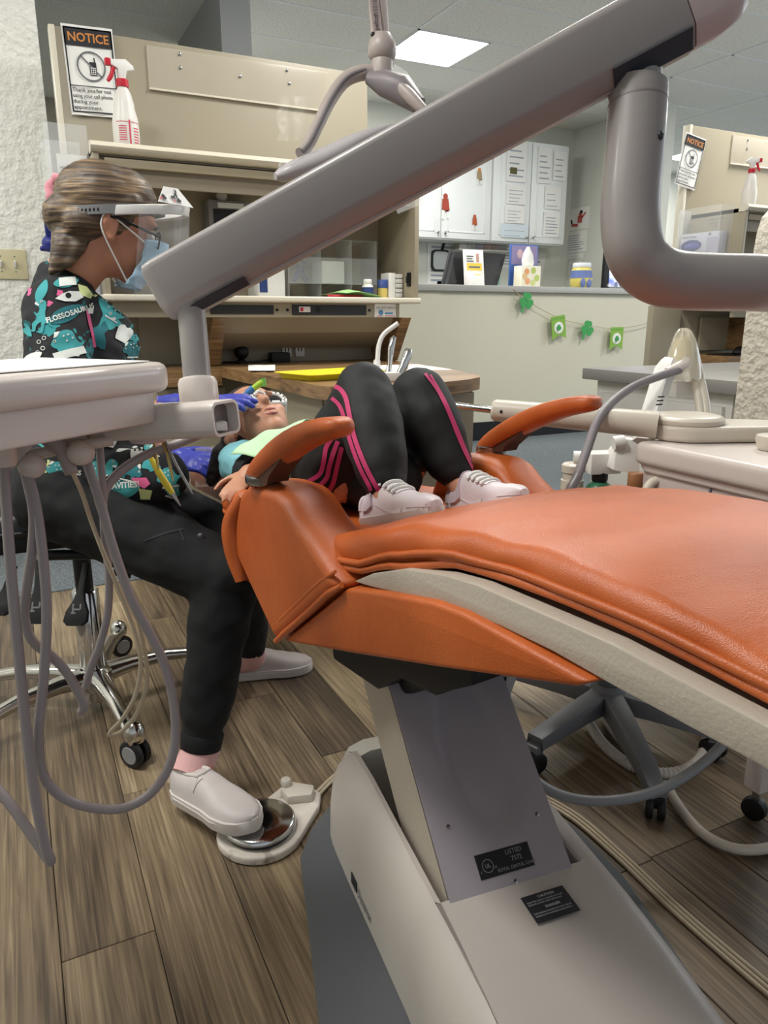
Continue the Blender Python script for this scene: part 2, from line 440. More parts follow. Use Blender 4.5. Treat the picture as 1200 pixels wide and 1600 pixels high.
# ================================================================== TREATMENT UNITS (partition + hutch), built at X offset
def notice_poster(o, ax, ay, w, h, label):
    """paper notice with printed header, struck-out phone and text"""
    o = V(o); ax = V(ax).normalized(); ay = V(ay).normalized(); n = ax.cross(ay)
    t = thing('notice_poster', label, 'poster', o)
    b = MB(); nx, ny = 8, 10
    g = [[o + ax * (w * i / nx) + ay * (h * j / ny) + n * (.003 + .003 * sin(i * 1.1 + j * .7) * (j / ny < .4 or .4)) for i in range(nx + 1)] for j in range(ny + 1)]
    vs = [[b.bm.verts.new(p) for p in r] for r in g]
    for j in range(ny):
        for i in range(nx): b.bm.faces.new((vs[j][i], vs[j][i + 1], vs[j + 1][i + 1], vs[j + 1][i]))
    b.build('sheet', M_PAPER, t)
    q = o + n * .006
    W_ = w; u = w / .25
    flat([rect(.03 * W_, .77 * h, .97 * W_, .97 * h)] + frame_polys(.03 * W_, .03 * h, .97 * W_, .97 * h, .007 * u) + [rect(.03 * W_, .325 * h, .97 * W_, .335 * h)], q, ax, ay, M_INK, t, 'printed_frame')
    lettering([('NOTICE', w / 2, .82 * h, .058 * u, .02, 'CENTER', .95)], q, ax, ay, M_INKO, t, 'heading')
    lettering([('Thank you for not', .07 * w, .265 * h, .026 * u, .012), ('using your cell phone', .07 * w, .2 * h, .026 * u, .012, 'LEFT', .88), ('during your', .07 * w, .135 * h, .026 * u, .012), ('appointment.', .07 * w, .07 * h, .026 * u, .012)], q, ax, ay, M_INK, t, 'lettering')
    cx, cy = w / 2, .555 * h; r = .19 * h * .62 / .62
    flat(ringp(cx, cy, .17 * h, .02 * h) + [strip(cx - .11 * h, cy + .11 * h, cx + .11 * h, cy - .11 * h, .018 * h)], q, ax, ay, M_INKG, t, 'prohibition_ring', .0008)
    flat([rect(cx - .02 * h, cy - .1 * h, cx + .06 * h, cy + .05 * h), rect(cx + .035 * h, cy + .05 * h, cx + .05 * h, cy + .1 * h)], q, ax, ay, M_INK, t, 'phone_symbol', .0004)
    flat([rect(cx - .01 * h + i * .022 * h, cy - .09 * h + j * .022 * h, cx + .004 * h + i * .022 * h, cy - .076 * h + j * .022 * h) for i in range(3) for j in range(4)], q, ax, ay, M_PAPER, t, 'keypad', .0009)
    return t
def spray_bottle(o, rz, label, sc=1.0):
    o = V(o); t = thing('spray_bottle', label, 'bottle', o, 'red and white spray bottles')
    R = Matrix.Translation(o) @ Matrix.Rotation(rz, 4, 'Z') @ Matrix.Scale(sc, 4)
    body = MB(R); body.lathe([(.034, 0), (.037, .004), (.037, .085), (.035, .10), (.029, .122), (.0285, .135), (.021, .165), (.0135, .178), (.0135, .19)], (0, 0, 0), EZ, 28)
    bo = body.build('bottle_body', mat('milky_plastic', '#e4e0da', .35, alpha=.93), t)
    nb = MB(R); nb.lathe([(.017, .18), (.0175, .183), (.0175, .198), (.015, .2)]); nb.build('collar', M_RED, t)
    hd = MB(R); hd.prism([(-.030, -.009, .232), (-.030, -.009, .246), (.012, -.009, .252), (.032, -.009, .238), (.036, -.009, .228), (.014, -.009, .222), (.009, -.009, .20), (-.009, -.009, .20), (-.011, -.009, .225)], (0, .018, 0))
    hd.build('spray_head', M_WPL, t, bev=.003)
    nz = MB(R); nz.span((-.044, -.008, .23), (-.029, .008, .248)); nz.build('nozzle', M_RED, t, bev=.002)
    tr = MB(R); tr.tube(bez([(-.018, 0, .238), (-.024, 0, .222), (-.030, 0, .205), (-.040, 0, .190)], 5), [.007, .007, .007, .007, .007, .007, .006, .006, .006, .006, .006, .006, .006, .006, .005, .005][:16], 8)
    tr.build('trigger', M_RED, t)
    # printed red label on the front of the body
    lm = mat('red_print', '#c8455a', .5)
    b = MB(R)
    for (a0, a1, z0, z1) in [(-2.6, -.5, .082, .084), (-2.6, -.5, .012, .014), (-1.62, -1.5, .02, .088)] + [(-2.4, -1.8, .07 - k * .006, .0725 - k * .006) for k in range(7)] + [(-1.25, -.75, .066 - k * .0075, .069 - k * .0075) for k in range(6)]:
        n = 6
        for k in range(n):
            a = a0 + (a1 - a0) * k / n; c = a0 + (a1 - a0) * (k + 1) / n; r = .0376
            b.face([(r * cos(a), r * sin(a), z0), (r * cos(c), r * sin(c), z0), (r * cos(c), r * sin(c), z1), (r * cos(a), r * sin(a), z1)])
    b.build('printed_label', lm, t, smooth=0)
    return t

def hutch_unit(dx, first):
    """cream overhead hutch standing on the worktop in front of a tall partition panel"""
    D = lambda x: x + dx
    where = 'behind the seated assistant' if first else 'at far right behind the low wall'
    # partition
    pt = thing('partition_panel', f'tall beige laminate partition panel {where}', 'partition', (D(.95), 3.43, 0), 'partitions')
    MB().span((D(.27), 3.41, 0), (D(1.60), 3.45, 2.105)).build('panel', M_CREAM, pt, bev=.003)
    MB().span((D(.262), 3.405, 0), (D(.285), 3.455, 2.108)).build('edge_trim', M_CREAM_L, pt, bev=.003)
    # clear strip screwed along the top
    MB().span((D(.62), 3.402, 1.93), (D(1.40), 3.4085, 2.085)).build('clear_strip', mat('frosted_acrylic', '#cfc6b4', .2, alpha=.55), pt, bev=.001)
    MB().span((D(.62), 3.398, 1.925), (D(1.40), 3.409, 1.932)).build('strip_edge', M_CREAM_L, pt, smooth=0)
    for x, z in ((.75, 2.07), (.75, 2.02), (1.0, 2.02), (1.21, 2.07), (1.22, 2.02)):
        MB().lathe([(.007, 0), (.007, .003), (.004, .005)], (D(x), 3.402, z), (0, -1, 0), 10).build('screw', M_STEEL, pt)
    # hutch
    yf, yb = 3.02, 3.40
    h = thing('overhead_hutch', f'cream overhead storage hutch with open shelf {where}', 'cabinet', (D(1.0), 3.2, 1.03), 'hutches')
    x0, x1 = D(.335), D(1.665)
    MB().span((x0, yf, 1.115), (x0 + .022, yb, 1.62)).build('side_panel', M_CREAM, h, bev=.003)
    MB().span((x1 - .022, yf, 1.115), (x1, yb, 1.62)).build('side_panel', M_CREAM, h, bev=.003)
    MB().span((x0, yf + .03, 1.595), (x1, yb, 1.62)).build('top_panel', M_CREAM, h, bev=.003)
    MB().span((x0 + .022, yb - .015, 1.115), (x1 - .022, yb, 1.595)).build('back_panel', M_CREAM_D, h, smooth=0)
    MB().span((x0 - .01, yf - .015, 1.09), (x1 + .008, yb, 1.115)).build('bottom_shelf', M_CREAM_L, h, bev=.008, bseg=3)
    b = MB(); b.prism([(x0 - .005, yf + .045, 1.60), (x0 - .005, yf + .005, 1.60), (x0 - .005, yf - .014, 1.607), (x0 - .005, yf - .02, 1.62), (x0 - .005, yf - .012, 1.634), (x0 - .005, yf + .01, 1.64), (x0 - .005, yf + .045, 1.64)], (x1 - x0 + .01, 0, 0))
    b.build('front_trim', M_CREAM_L, h, smooth=50)
    MB().span((x0 + .04, yf + .008, 1.558), (x1 - .03, yf + .03, 1.588)).build('roll_door_edge', M_CREAM_D, h, bev=.004)
    MB().span((x0 + .022, yf + .03, 1.50), (x1 - .022, yf + .045, 1.592)).build('inner_rail', mat('dark_tan_panel', '#8d8270', .6), h, smooth=0)  # rail in a darker tan than the other hutch panels
    # valance with black panels
    MB().span((x0 + .03, yf + .03, 1.03), (x1 - .08, yf + .055, 1.09)).build('valance', M_CREAM, h, bev=.003)
    bp = MB().span((D(.73), yf + .026, 1.043), (D(.995), yf + .031, 1.08)).build('vent_panel', M_DARKP, h, bev=.002)
    bp2 = MB().span((D(1.075), yf + .026, 1.04), (D(1.42), yf + .031, 1.083)).build('control_panel', M_DARKP, h, bev=.002)
    MB().span((D(1.105), yf + .020, 1.052), (D(1.155), yf + .027, 1.075)).build('rocker_switch', M_WPL, bp2, bev=.002)
    MB().span((D(1.11), yf + .018, 1.056), (D(1.122), yf + .021, 1.071)).build('indicator', M_RED, bp2, smooth=0)
    MB().span((D(1.185), yf + .022, 1.05), (D(1.2), yf + .027, 1.074)).build('socket', M_BLACK, bp2, smooth=0)
    for x in (1.01, 1.055, 1.435, .715): MB().lathe([(.006, 0), (.006, .004)], (D(x), yf + .03, 1.061), (0, -1, 0), 10).build('screw', M_BLACK, h)
    # splash box under the hutch
    sp = MB(); sp.prism([(D(.80), yf + .12, 1.03), (D(.80), yf + .16, .965), (D(.80), yf + .30, .895), (D(.80), yb, .895), (D(.80), yb, 1.03)], (.80, 0, 0))
    sp.build('splash_box', M_CREAM_D, h, smooth=0)
    MB().span((D(.50), yb - .02, .83), (D(1.66), yb, 1.03)).build('back_strip', M_CREAM, h, smooth=0)
    for xx, wd in ((.74, .055), (1.60, .05)):
        k = MB(); k.prism([(D(xx), yf + .035, 1.03), (D(xx), yb, 1.03), (D(xx), yb, .832), (D(xx), yf + .17, .832)], (wd, 0, 0))
        k.build('bracket', M_WOODX, h, bev=.003)
    return h
hutch_unit(0, True); hutch_unit(3.39, False)
# ---- worktop and lower cabinets
WT = .83
t = thing('worktop', 'oak laminate worktop with rounded peninsula behind the child', 'worktop', (1.1, 2.8, .785))
poly = [(.50, 3.40), (.50, 3.10), (.775, 3.10), (.79, 2.75), (.81, 2.50), (.815, 2.30), (.82, 2.14), (.84, 2.06), (.90, 2.035), (1.10, 2.035), (1.24, 2.06), (1.36, 2.11), (1.45, 2.18), (1.50, 2.26), (1.60, 2.70), (1.64, 3.05), (1.66, 3.40)]
b = MB(); b.prism([(x, y, WT - .042) for x, y in poly], (0, 0, .036)); b.build('edge_band', M_WOODX, t, smooth=30)
b = MB(); b.prism([(x, y, WT - .006) for x, y in poly], (0, 0, .006)); b.build('top_surface', M_WOODX, t, smooth=30)
b = MB(); b.span((.50, 3.095, WT - .075), (.775, 3.12, WT - .042)); b.build('apron', M_WOODX, t, bev=.002)
def lower_cabinet(x0, x1, y0, y1, z1, label, m, n, groove=True):
    c = thing('base_cabinet', label, 'cabinet', ((x0 + x1) / 2, (y0 + y1) / 2, 0))
    MB().span((x0, y0 + .02, .09), (x1, y1, z1)).build('carcass', m, c, smooth=0)
    MB().span((x0 + .02, y0 + .06, 0), (x1 - .02, y1, .09)).build('plinth', M_DARKP, c, smooth=0)
    w = (x1 - x0) / n
    for k in range(n):
        d = MB().span((x0 + k * w + .004, y0, .10), (x0 + (k + 1) * w - .004, y0 + .02, z1 - .006)).build('door', m, c, bev=.003)
        MB().tube([(x0 + k * w + .06, y0 - .002, z1 - .06), (x0 + k * w + .06, y0 - .02, z1 - .06), (x0 + k * w + .14, y0 - .02, z1 - .06), (x0 + k * w + .14, y0 - .002, z1 - .06)], .004, 8).build('handle', M_STEEL, d)
    return c
lower_cabinet(.86, 1.42, 2.16, 2.70, WT - .043, 'beige base cabinet under the rounded peninsula worktop', M_CREAM, 2)
lower_cabinet(.50, .80, 3.14, 3.40, WT - .08, 'beige base cabinet under the left worktop beside the assistant', M_CREAM, 1)
# worktop things
def tray(o, w, d, h, m):
    pass
t = thing('instrument_tray', 'yellow plastic instrument tray on the oak worktop', 'tray', (1.0, 2.42, WT))
R = Matrix.Translation((.985, 2.40, WT)) @ Matrix.Rotation(radians(16), 4, 'Z')
b = MB(R)
def rr(w, h, r, z): return [(x, y, z) for x, y in rrect(w, h, r)]
b.rings([rr(.31, .19, .02, .001), rr(.33, .21, .025, .018), rr(.35, .23, .03, .019), rr(.35, .23, .03, .021), rr(.325, .205, .025, .021), rr(.305, .185, .02, .004)])
b.build('tray_body', mat('yellow_plastic', '#f0dc2e', .35, var=.02), t)
MB(R).box((.09, -.04, .016), (.05, .03, .022)).build('white_label', M_PAPER, t, bev=.001)
b = MB(); g = [[P(388 + 42 * i / 5, 570 + 9 * j / 3, z=WT + .003 + .006 * sin(i * 2 + j) ** 2) for i in range(6)] for j in range(4)]
b.rings(g, cap=False, closed=False)
tag(b.build('paper_napkin', M_PAPER), 'crumpled white paper napkin left of the yellow tray', 'napkin')
b = MB(Matrix.Translation((1.44, 2.72, WT)) @ Matrix.Rotation(radians(-6), 4, 'Z')); b.span((-.13, -.18, 0), (.13, .18, .0015))
tag(b.build('paper_sheet', M_PAPER, smooth=0), 'white paper sheet on the right end of the oak worktop', 'paper')
# instruments upright in a holder behind the knees
t = thing('handpiece_holder', 'upright holder with chrome handpieces behind the child\'s knees', 'instrument holder', (1.05, 2.17, WT))
MB().span((.96, 2.13, WT), (1.17, 2.20, WT + .03)).build('holder_block', M_WPL, t, bev=.006)
p0 = P(590, 590, d=2.4)
pts = [P(588, 586, d=2.42), P(590, 560, d=2.42), P(592, 540, d=2.42), P(600, 522, d=2.42), P(622, 505, d=2.42)]
MB().tube(bez(pts, 6), .008, 10).build('saliva_ejector', M_WPL, t, label='white bent suction tip')
MB().tube([P(588, 580, d=2.42), P(589, 563, d=2.42)], [.014, .011], 12).build('ejector_valve', M_WPL, t)
MB().tube([P(606, 582, d=2.40), P(609, 570, d=2.40), P(611, 545, d=2.40), P(614, 530, d=2.40), P(617, 526, d=2.40)], [.011, .007, .011, .010, .007], 12).build('handpiece', M_CHROME, t, label='slim chrome handpiece')
MB().tube([P(625, 584, d=2.38), P(630, 575, d=2.38), P(637, 552, d=2.38), P(639, 546, d=2.38)], [.013, .015, .015, .011], 14).build('air_syringe', M_CHROME, t, label='thick chrome handpiece')
# things below the hutch
t = thing('power_outlet', 'white double power outlet under the hutch', 'outlet', (1.19, 3.376, .86))
for x in (1.135, 1.20):
    o_ = MB().span((x, 3.37, .852), (x + .045, 3.382, .905)).build('outlet_face', M_WPL, t, bev=.002)
    for dx_ in (.013, .028): MB().span((x + dx_, 3.368, .875), (x + dx_ + .004, 3.371, .892)).build('slot', M_BLACK, o_, smooth=0)
t = thing('power_adapter', 'black power adapter plugged in under the hutch', 'adapter', (1.13, 3.33, WT))
MB().span((1.06, 3.30, WT), (1.15, 3.36, WT + .045)).build('adapter_body', M_BLACK, t, bev=.006)
MB().tube(bez([(1.06, 3.33, WT + .012), (.98, 3.30, WT + .006), (.90, 3.28, WT + .008), (.84, 3.33, WT + .006)], 6), .004, 8).build('cable', M_BLACK, t)
t = thing('round_speaker', 'round black desk speaker under the left of the hutch', 'speaker', (.92, 3.33, WT))
MB().ball((.925, 3.32, WT + .05), (.034, .03, .034)).build('speaker_ball', M_BLACK, t)
MB().lathe([(.03, 0), (.03, .006), (.01, .02)], (.925, 3.33, WT), EZ, 16).build('foot', M_DARKP, t)
# ---- things in the hutch shelf
SH = 1.1155
def jar(o, prof, m, lidprof, lm, label, cat='bottle', lab=None, name='bottle'):
    t = thing(name, label, cat, o)
    MB().lathe(prof, o, EZ, 20).build('jar_body', m, t)
    MB().lathe(lidprof, o, EZ, 20).build('lid', lm, t)
    if lab:
        r, z0, z1, c = lab
        MB().lathe([(r + .0006, z0), (r + .0006, z1)], o, EZ, 20).build('label_band', c, t)
    return t
M_NAVY = mat('navy_print', '#2c3f78', .5)
jar((1.46, 3.12, SH), [(.024, 0), (.025, .003), (.025, .05), (.016, .06)], M_WPL, [(.018, .058), (.019, .06), (.019, .078), (.017, .08)], M_WPL, 'small white pill bottle with blue label on hutch shelf', lab=(.025, .012, .045, M_NAVY))
jar((1.54, 3.13, SH), [(.022, 0), (.022, .045), (.02, .05)], mat('amber_paste', '#cbb463', .4), [(.023, .044), (.023, .078), (.021, .08)], mat('blue_lid', '#3a4f8d', .4), 'yellow jar with blue lid on hutch shelf', 'jar', name='jar')
t = thing('syringe_box', 'open white carton of wrapped carpules at right end of hutch shelf', 'box', (1.6, 3.14, SH))
MB().span((1.565, 3.12, SH), (1.60, 3.20, SH + .11)).build('carton_front', M_PAPER, t, bev=.002)
for k in range(5): MB().span((1.602, 3.12, SH + .004 + k * .021), (1.638, 3.20, SH + .022 + k * .021)).build('carton_pack', M_WPL, t, bev=.003)
t = thing('cup_dispenser', 'grey wall dispenser with white roll on top inside hutch', 'dispenser', (.87, 3.33, 1.42))
MB().span((.80, 3.27, 1.30), (.99, 3.384, 1.505)).build('dispenser_body', mat('grey_plastic', '#8c8a89', .4), t, bev=.006)
MB().span((.82, 3.266, 1.32), (.97, 3.271, 1.47)).build('window_panel', M_DARKP, t, bev=.002)
MB().span((.84, 3.264, 1.475), (.95, 3.271, 1.495)).build('label_strip', M_PAPER, t, smooth=0)
MB().lathe([(.018, 0), (.022, .004), (.022, .03), (.018, .034)], (.87, 3.30, 1.527), (0, 1, 0), 16).build('roll', M_WPL, t)
# clear acrylic organiser with compartments and contents
t = thing('acrylic_organizer', 'clear acrylic drawer organizer on the hutch shelf', 'organizer', (1.3, 3.28, SH))
for x in (1.12, 1.27, 1.42, 1.545): MB().span((x, 3.21, SH), (x + .004, 3.38, SH + .25)).build('divider', M_CLEAR, t, smooth=0)
for z in (0, .06, .17, .246): MB().span((1.12, 3.21, SH + z), (1.549, 3.38, SH + z + .004)).build('shelf', M_CLEAR, t, smooth=0)
MB().span((1.12, 3.208, SH + .06), (1.549, 3.212, SH + .17)).build('front_pane', M_CLEAR, t, smooth=0)
t = thing('white_carton', 'white carton left of the clear organizer on hutch shelf', 'box', (1.05, 3.26, SH))
MB().span((.98, 3.2, SH), (1.10, 3.36, SH + .12)).build('carton_body', M_PAPER, t, bev=.002)
MB().span((.985, 3.198, SH + .02), (1.02, 3.2005, SH + .10)).build('printed_panel', M_NAVY, t, smooth=0)
MB().span((.975, 3.195, SH + .12), (1.105, 3.365, SH + .126)).build('carton_lid', M_WPL, t, bev=.001)
tag(MB().span((1.29, 3.24, SH + .065), (1.40, 3.36, SH + .16)).build('white_card_box', M_PAPER, bev=.002), 'plain white card box inside the clear organizer', 'box')
for k, (dx_, rz_) in enumerate(((0, .5), (.03, -.6))):
    R = Matrix.Translation((1.19 + dx_, 3.27 + .05 * k, SH + .115)) @ Matrix.Rotation(rz_, 4, 'Y')
    s_ = thing('impression_syringe', ['dark blue syringe tilted right in the clear organizer', 'dark blue syringe tilted left in the clear organizer'][k], 'syringe', R.translation, 'blue syringes')
    bl = mat('dark_blue_plastic', '#39466e', .35)
    MB(R).lathe([(.011, -.05), (.011, .02)], (0, 0, 0), EZ, 12).build('barrel', bl, s_)
    MB(R).lathe([(.005, .02), (.005, .045), (.016, .046), (.016, .05)], (0, 0, 0), EZ, 12).build('plunger', bl, s_)
    MB(R).box((0, 0, .012), (.05, .012, .006)).build('finger_grip', bl, s_, bev=.002)
b = MB(); b.rings([[V((1.33 + .17 * i / 6 - .03 * j, 3.05 + .04 * j + .008 * sin(i), SH + .012 + .022 * sin(i * .6 + .4) * (1 - abs(j - 1) * .5))) for i in range(7)] for j in range(4)], cap=False, closed=False)
o_ = b.build('green_napkin', mat('green_tissue', '#a7d38d', .9, var=.04)); tag(o_, 'folded light green napkin on the front of hutch shelf', 'napkin')
b = MB(); b.tube([(1.25, 3.08, SH + .006), (1.42, 3.09, SH + .006)], .005, 8); tag(b.build('red_probe', M_RED), 'thin red handled probe beside green napkin on hutch shelf', 'instrument')
t = thing('door_latch', 'small black latch inside right end of hutch', 'latch', (1.64, 3.06, 1.2))
MB().span((1.632, 3.05, 1.165), (1.644, 3.075, 1.225)).build('latch_plate', M_BLACK, t, bev=.003)
MB().span((1.625, 3.055, 1.18), (1.634, 3.07, 1.21)).build('latch_tongue', M_BLACK, t, bev=.003)
# sticker on valance
t = thing('warning_sticker', 'white printed sticker at right end of the hutch valance', 'sticker', (1.505, 3.044, 1.04))
MB().span((1.46, 3.047, 1.032), (1.565, 3.0495, 1.088)).build('sheet', M_PAPER, t, smooth=0)
lettering([('DO NOT UNPLUG', .008, .036, .0115, .01)], (1.46, 3.0465, 1.032), EX, EZ, M_INKG, t)
flat([disc(.03, .02, .012), rect(.05, .012, .09, .02)], (1.46, 3.0465, 1.032), EX, EZ, mat('blue_print', '#5a93bd', .6), t, 'emblem')
flat([rect(.05, .003, .1, .007), rect(.01, .003, .04, .006)], (1.46, 3.0465, 1.032), EX, EZ, mat('red_print2', '#cc7777', .6), t, 'print_line')
# notices
_o, _a, _b = P(112, 179, Y=3.402), P(190, 185, Y=3.402), P(94, 36, Y=3.402)
notice_poster(_o, _a - _o, _b - _o, (_a - _o).length, (_b - _o).length, 'paper notice taped on the left partition behind the spray bottle')
_o, _a, _b = P(1053, 287, Y=3.402), P(1084, 298, Y=3.402), P(1072, 206, Y=3.402)
np2 = notice_poster(_o, _a - _o, _b - _o, (_a - _o).length, (_b - _o).length, 'tilted paper notice taped on the far right partition')
spray_bottle((.475, 3.135, 1.62), radians(8), 'red trigger spray bottle on top of the hutch behind the assistant', 1.28)
spray_bottle((3.87, 3.13, 1.62), radians(155), 'white spray bottle with red collar on far right hutch', 1.12)
# glove dispensers on the hutch sides
def glove_dispenser(x, label, first):
    t = thing('glove_dispenser', label, 'dispenser', (x, 3.25, 1.2))
    zt = 1.70 if first else 1.64
    wd = .145 if first else .10
    zb = 1.0 if first else 1.38
    for yy in (3.10, 3.395): MB().span((x - wd, yy, zb), (x, yy + .004, zt)).build('side_pane', M_CLEAR, t, smooth=0)
    MB().span((x - wd, 3.10, zb), (x - wd + .004, 3.399, zt - .2 if first else zt)).build('front_pane', M_CLEAR, t, smooth=0)
    MB().span((x - wd, 3.10, zb - .004), (x, 3.399, zb)).build('base_pane', M_CLEAR, t, smooth=0)
    return t
t = glove_dispenser(.332, 'tall clear acrylic glove dispenser on left end of hutch', True)
MB().span((.222, 3.105, 1.44), (.325, 3.11, 1.60)).build('card', M_PAPER, t, smooth=0)
lettering([('HENRY SCHEIN', 0.004, .10, .0125, .0, 'LEFT', .85), ('Maxi/Dispenser', 0.008, .08, .012), ('Glove Dispenser Triple', 0.006, .055, .008), ('Ref # 112-0764', .018, .04, .009)], (.226, 3.104, 1.45), EX, EZ, M_INKG, t)
glove_m = mat('blue_nitrile', '#3d45a8', .42, var=.1, bump=.15, bscale=60)
glove_d = mat('navy_nitrile', '#25307c', .45)
lav = mat('lavender_print', '#b4afc4', .6)
for k, z in enumerate((1.23, 1.02)):
    g = thing('glove_box', ['lavender glove box in the upper slot of the left dispenser', 'lavender glove box in the lower slot of the left dispenser'][k], 'box', (.285, 3.25, z))
    MB().span((.200, 3.115, z), (.328, 3.385, z + .19)).build('box_body', lav, g, bev=.002)
    lettering([('Nitrile PF', .008, .02, .018, .01)], (.202, 3.1145, z), EX, EZ, M_INK, g)
    MB().ball((.175, 3.2, z + .07), (.030, .05, .03)).build('glove_tuft', glove_d, g, label='dark blue glove pulled out')
    MB().capsule((.175, 3.18, z + .09), .014, (.168, 3.15, z + .14), .009).build('glove_finger', glove_d, g)
    MB().capsule((.175, 3.17, z + .05), .014, (.142, 3.12, z + .045), .009).build('glove_finger', glove_d, g)
t = glove_dispenser(3.723, 'clear acrylic dispenser on left end of the far right hutch', False)
g = thing('glove_box', 'white and lavender glove box with oval opening at far right', 'box', (3.665, 3.25, 1.39))
MB().span((3.650, 3.115, 1.385), (3.710, 3.39, 1.505)).build('box_body', mat('box_print', '#c9c9d4', .6), g, bev=.002)
b = MB(); b.prism([(3.650, 3.31 + .075 * cos(a) * -1 - .0, 1.437 + .033 * sin(a)) for a in [2 * pi * k / 24 for k in range(24)]], (-.002, 0, 0)); b.build('opening', glove_d, g, label='dark blue oval opening')
MB().ball((3.647, 3.30, 1.43), (.012, .055, .02)).build('glove_tuft', glove_m, g)
lettering([('Nitrile Gloves', .01, .095, .018, .008), ('M', .2, .10, .02, .02)], (3.6495, 3.39, 1.385), -EY, EZ, M_INKG, g)
flat([rect(.19, .01, .265, .09)], (3.6495, 3.39, 1.385), -EY, EZ, lav, g, 'colour_panel')
lettering([('HENRY SCHEIN', 0, .045, .014), ('Maxi/Dispenser', .006, .024, .013), ('Single', .03, .006, .011)], (3.720, 3.26, 1.53), -EY, EZ, M_INKG, t, lift=.0)

# ================================================================== RECEPTION behind the half wall
LZ = 1.285
t = thing('computer_monitor', 'black monitor back leaning behind the reception ledge', 'monitor', (3.65, 5.6, LZ))
b = MB(); b.prism([(3.30, 5.58, LZ + .002), (3.86, 5.58, LZ + .002), (4.0, 5.66, LZ + .285), (3.42, 5.66, LZ + .285)], (0, .03, .0)); b.build('screen_back', M_BLACK, t, bev=.008)
MB().span((3.5, 5.62, LZ), (3.75, 5.71, LZ + .012)).build('stand_foot', M_BLACK, t, bev=.004)
b = MB(); b.prism([(3.32, 5.577, LZ + .004), (3.35, 5.577, LZ + .004), (3.47, 5.655, LZ + .275), (3.44, 5.655, LZ + .275)], (0, -.002, 0)); b.build('bezel_edge', M_DARKP, t)
t = thing('leaflet_stand', 'white leaflet stand with yellow band in front of the black monitor', 'leaflet', (3.55, 5.5, LZ))
R = Matrix.Translation((3.575, 5.5, LZ)) @ Matrix.Rotation(radians(-8), 4, 'X')
MB(R).span((-.10, 0, 0), (.10, .006, .30)).build('leaflet', M_PAPER, t, bev=.001)
MB(R).span((-.08, -.04, 0), (.07, 0, .085)).build('card_pocket', M_WPL, t, bev=.002)
R3 = R.to_3x3()
q = R @ V((-.10, -.001, 0))
flat([rect(.03, .13, .18, .19), rect(.1, .06, .17, .1)], q, R3 @ EX, R3 @ EZ, mat('yellow_print', '#e3c64a', .6), t, 'yellow_band')
flat([rect(.03, .24, .1, .25), rect(.03, .22, .09, .23), rect(.03, .2, .1, .21), rect(.05, .15, .16, .165)], q, R3 @ EX, R3 @ EZ, M_INKG, t, 'print_lines', .001)
flat([disc(.14, .25, .016, .022), rect(.125, .2, .155, .235)], q, R3 @ EX, R3 @ EZ, mat('skin_print', '#c79c8c', .6), t, 'picture', .001)
t = thing('tissue_box', 'tissue box with orange and green fruit print on the ledge', 'tissue box', (4.13, 5.5, LZ))
MB().span((4.03, 5.46, LZ), (4.23, 5.58, LZ + .18)).build('box_body', mat('tissue_card', '#e8e3cf', .6), t, bev=.003)
for k, (x, z, c) in enumerate(((.05, .13, '#e0a070'), (.12, .14, '#b6c46a'), (.16, .08, '#b6c46a'), (.06, .05, '#e0a070'), (.12, .04, '#c9cf8c'), (.03, .09, '#d9b98a'))):
    flat([disc(x, z, .027)], (4.03, 5.459, LZ), EX, EZ, mat('fruit%d' % k, c, .6), t, 'fruit_print', .0006 + k * .0001)
b = MB(); b.rings([[V((4.13 + r * cos(a) * 1.1, 5.52 + r * .4 * sin(a), z + .01 * sin(3 * a))) for a in [2 * pi * k / 14 for k in range(14)]] for r, z in ((.05, LZ + .178), (.06, LZ + .22), (.045, LZ + .28), (.012, LZ + .335))]); b.build('tissue', M_PAPER, t)
t = thing('folder_poster', 'blue and purple picture folder behind the tissue box', 'poster', (4.15, 5.66, LZ))
MB().span((4.03, 5.64, LZ), (4.33, 5.66, LZ + .37)).build('board', mat('blue_poster', '#3f63a8', .5), t, bev=.002)
flat([rect(.01, .2, .29, .36)], (4.03, 5.639, LZ), EX, EZ, mat('purple_print', '#8a7fa6', .6), t, 'upper_picture')
flat([disc(.2, .27, .05), disc(.1, .29, .03, .04)], (4.03, 5.639, LZ), EX, EZ, mat('pinkish_print', '#c9a9ae', .6), t, 'picture_figures', .001)
t = thing('face_jar', 'squat ceramic jar banded blue and yellow on the ledge', 'jar', (4.72, 5.5, LZ))
MB().lathe([(.075, 0), (.092, .02), (.10, .09), (.09, .16), (.075, .185)], (4.72, 5.5, LZ), EZ, 24).build('jar_body', mat('jar_yellow', '#d8c96c', .4), t)
MB().lathe([(.0785, .15), (.093, .155), (.0955, .13), (.1015, .095), (.1025, .09)], (4.72, 5.5, LZ), EZ, 24).build('blue_band', mat('jar_blue', '#6273a8', .4), t)
MB().lathe([(.08, .183), (.082, .19), (.082, .215), (.075, .222)], (4.72, 5.5, LZ), EZ, 24).build('lid', mat('jar_lid', '#d7dbe0', .3), t)
for sx in (-.035, .035): MB().ball((4.70 + sx, 5.407, LZ + .045), (.03, .012, .042)).build('blue_patch', mat('jar_blue', '#6273a8', .4), t)
t = thing('screen_display', 'lit computer screen at the right end of the ledge', 'monitor', (5.3, 5.6, LZ))
MB().span((5.10, 5.62, LZ), (5.62, 5.66, LZ + .58)).build('bezel', M_BLACK, t, bev=.006)
scr, N, L, bb = nodes('lit_screen')
tc = N.new('ShaderNodeTexCoord'); nz = N.new('ShaderNodeTexNoise'); nz.inputs['Scale'].default_value = 7; L.new(tc.outputs['Object'], nz.inputs['Vector'])
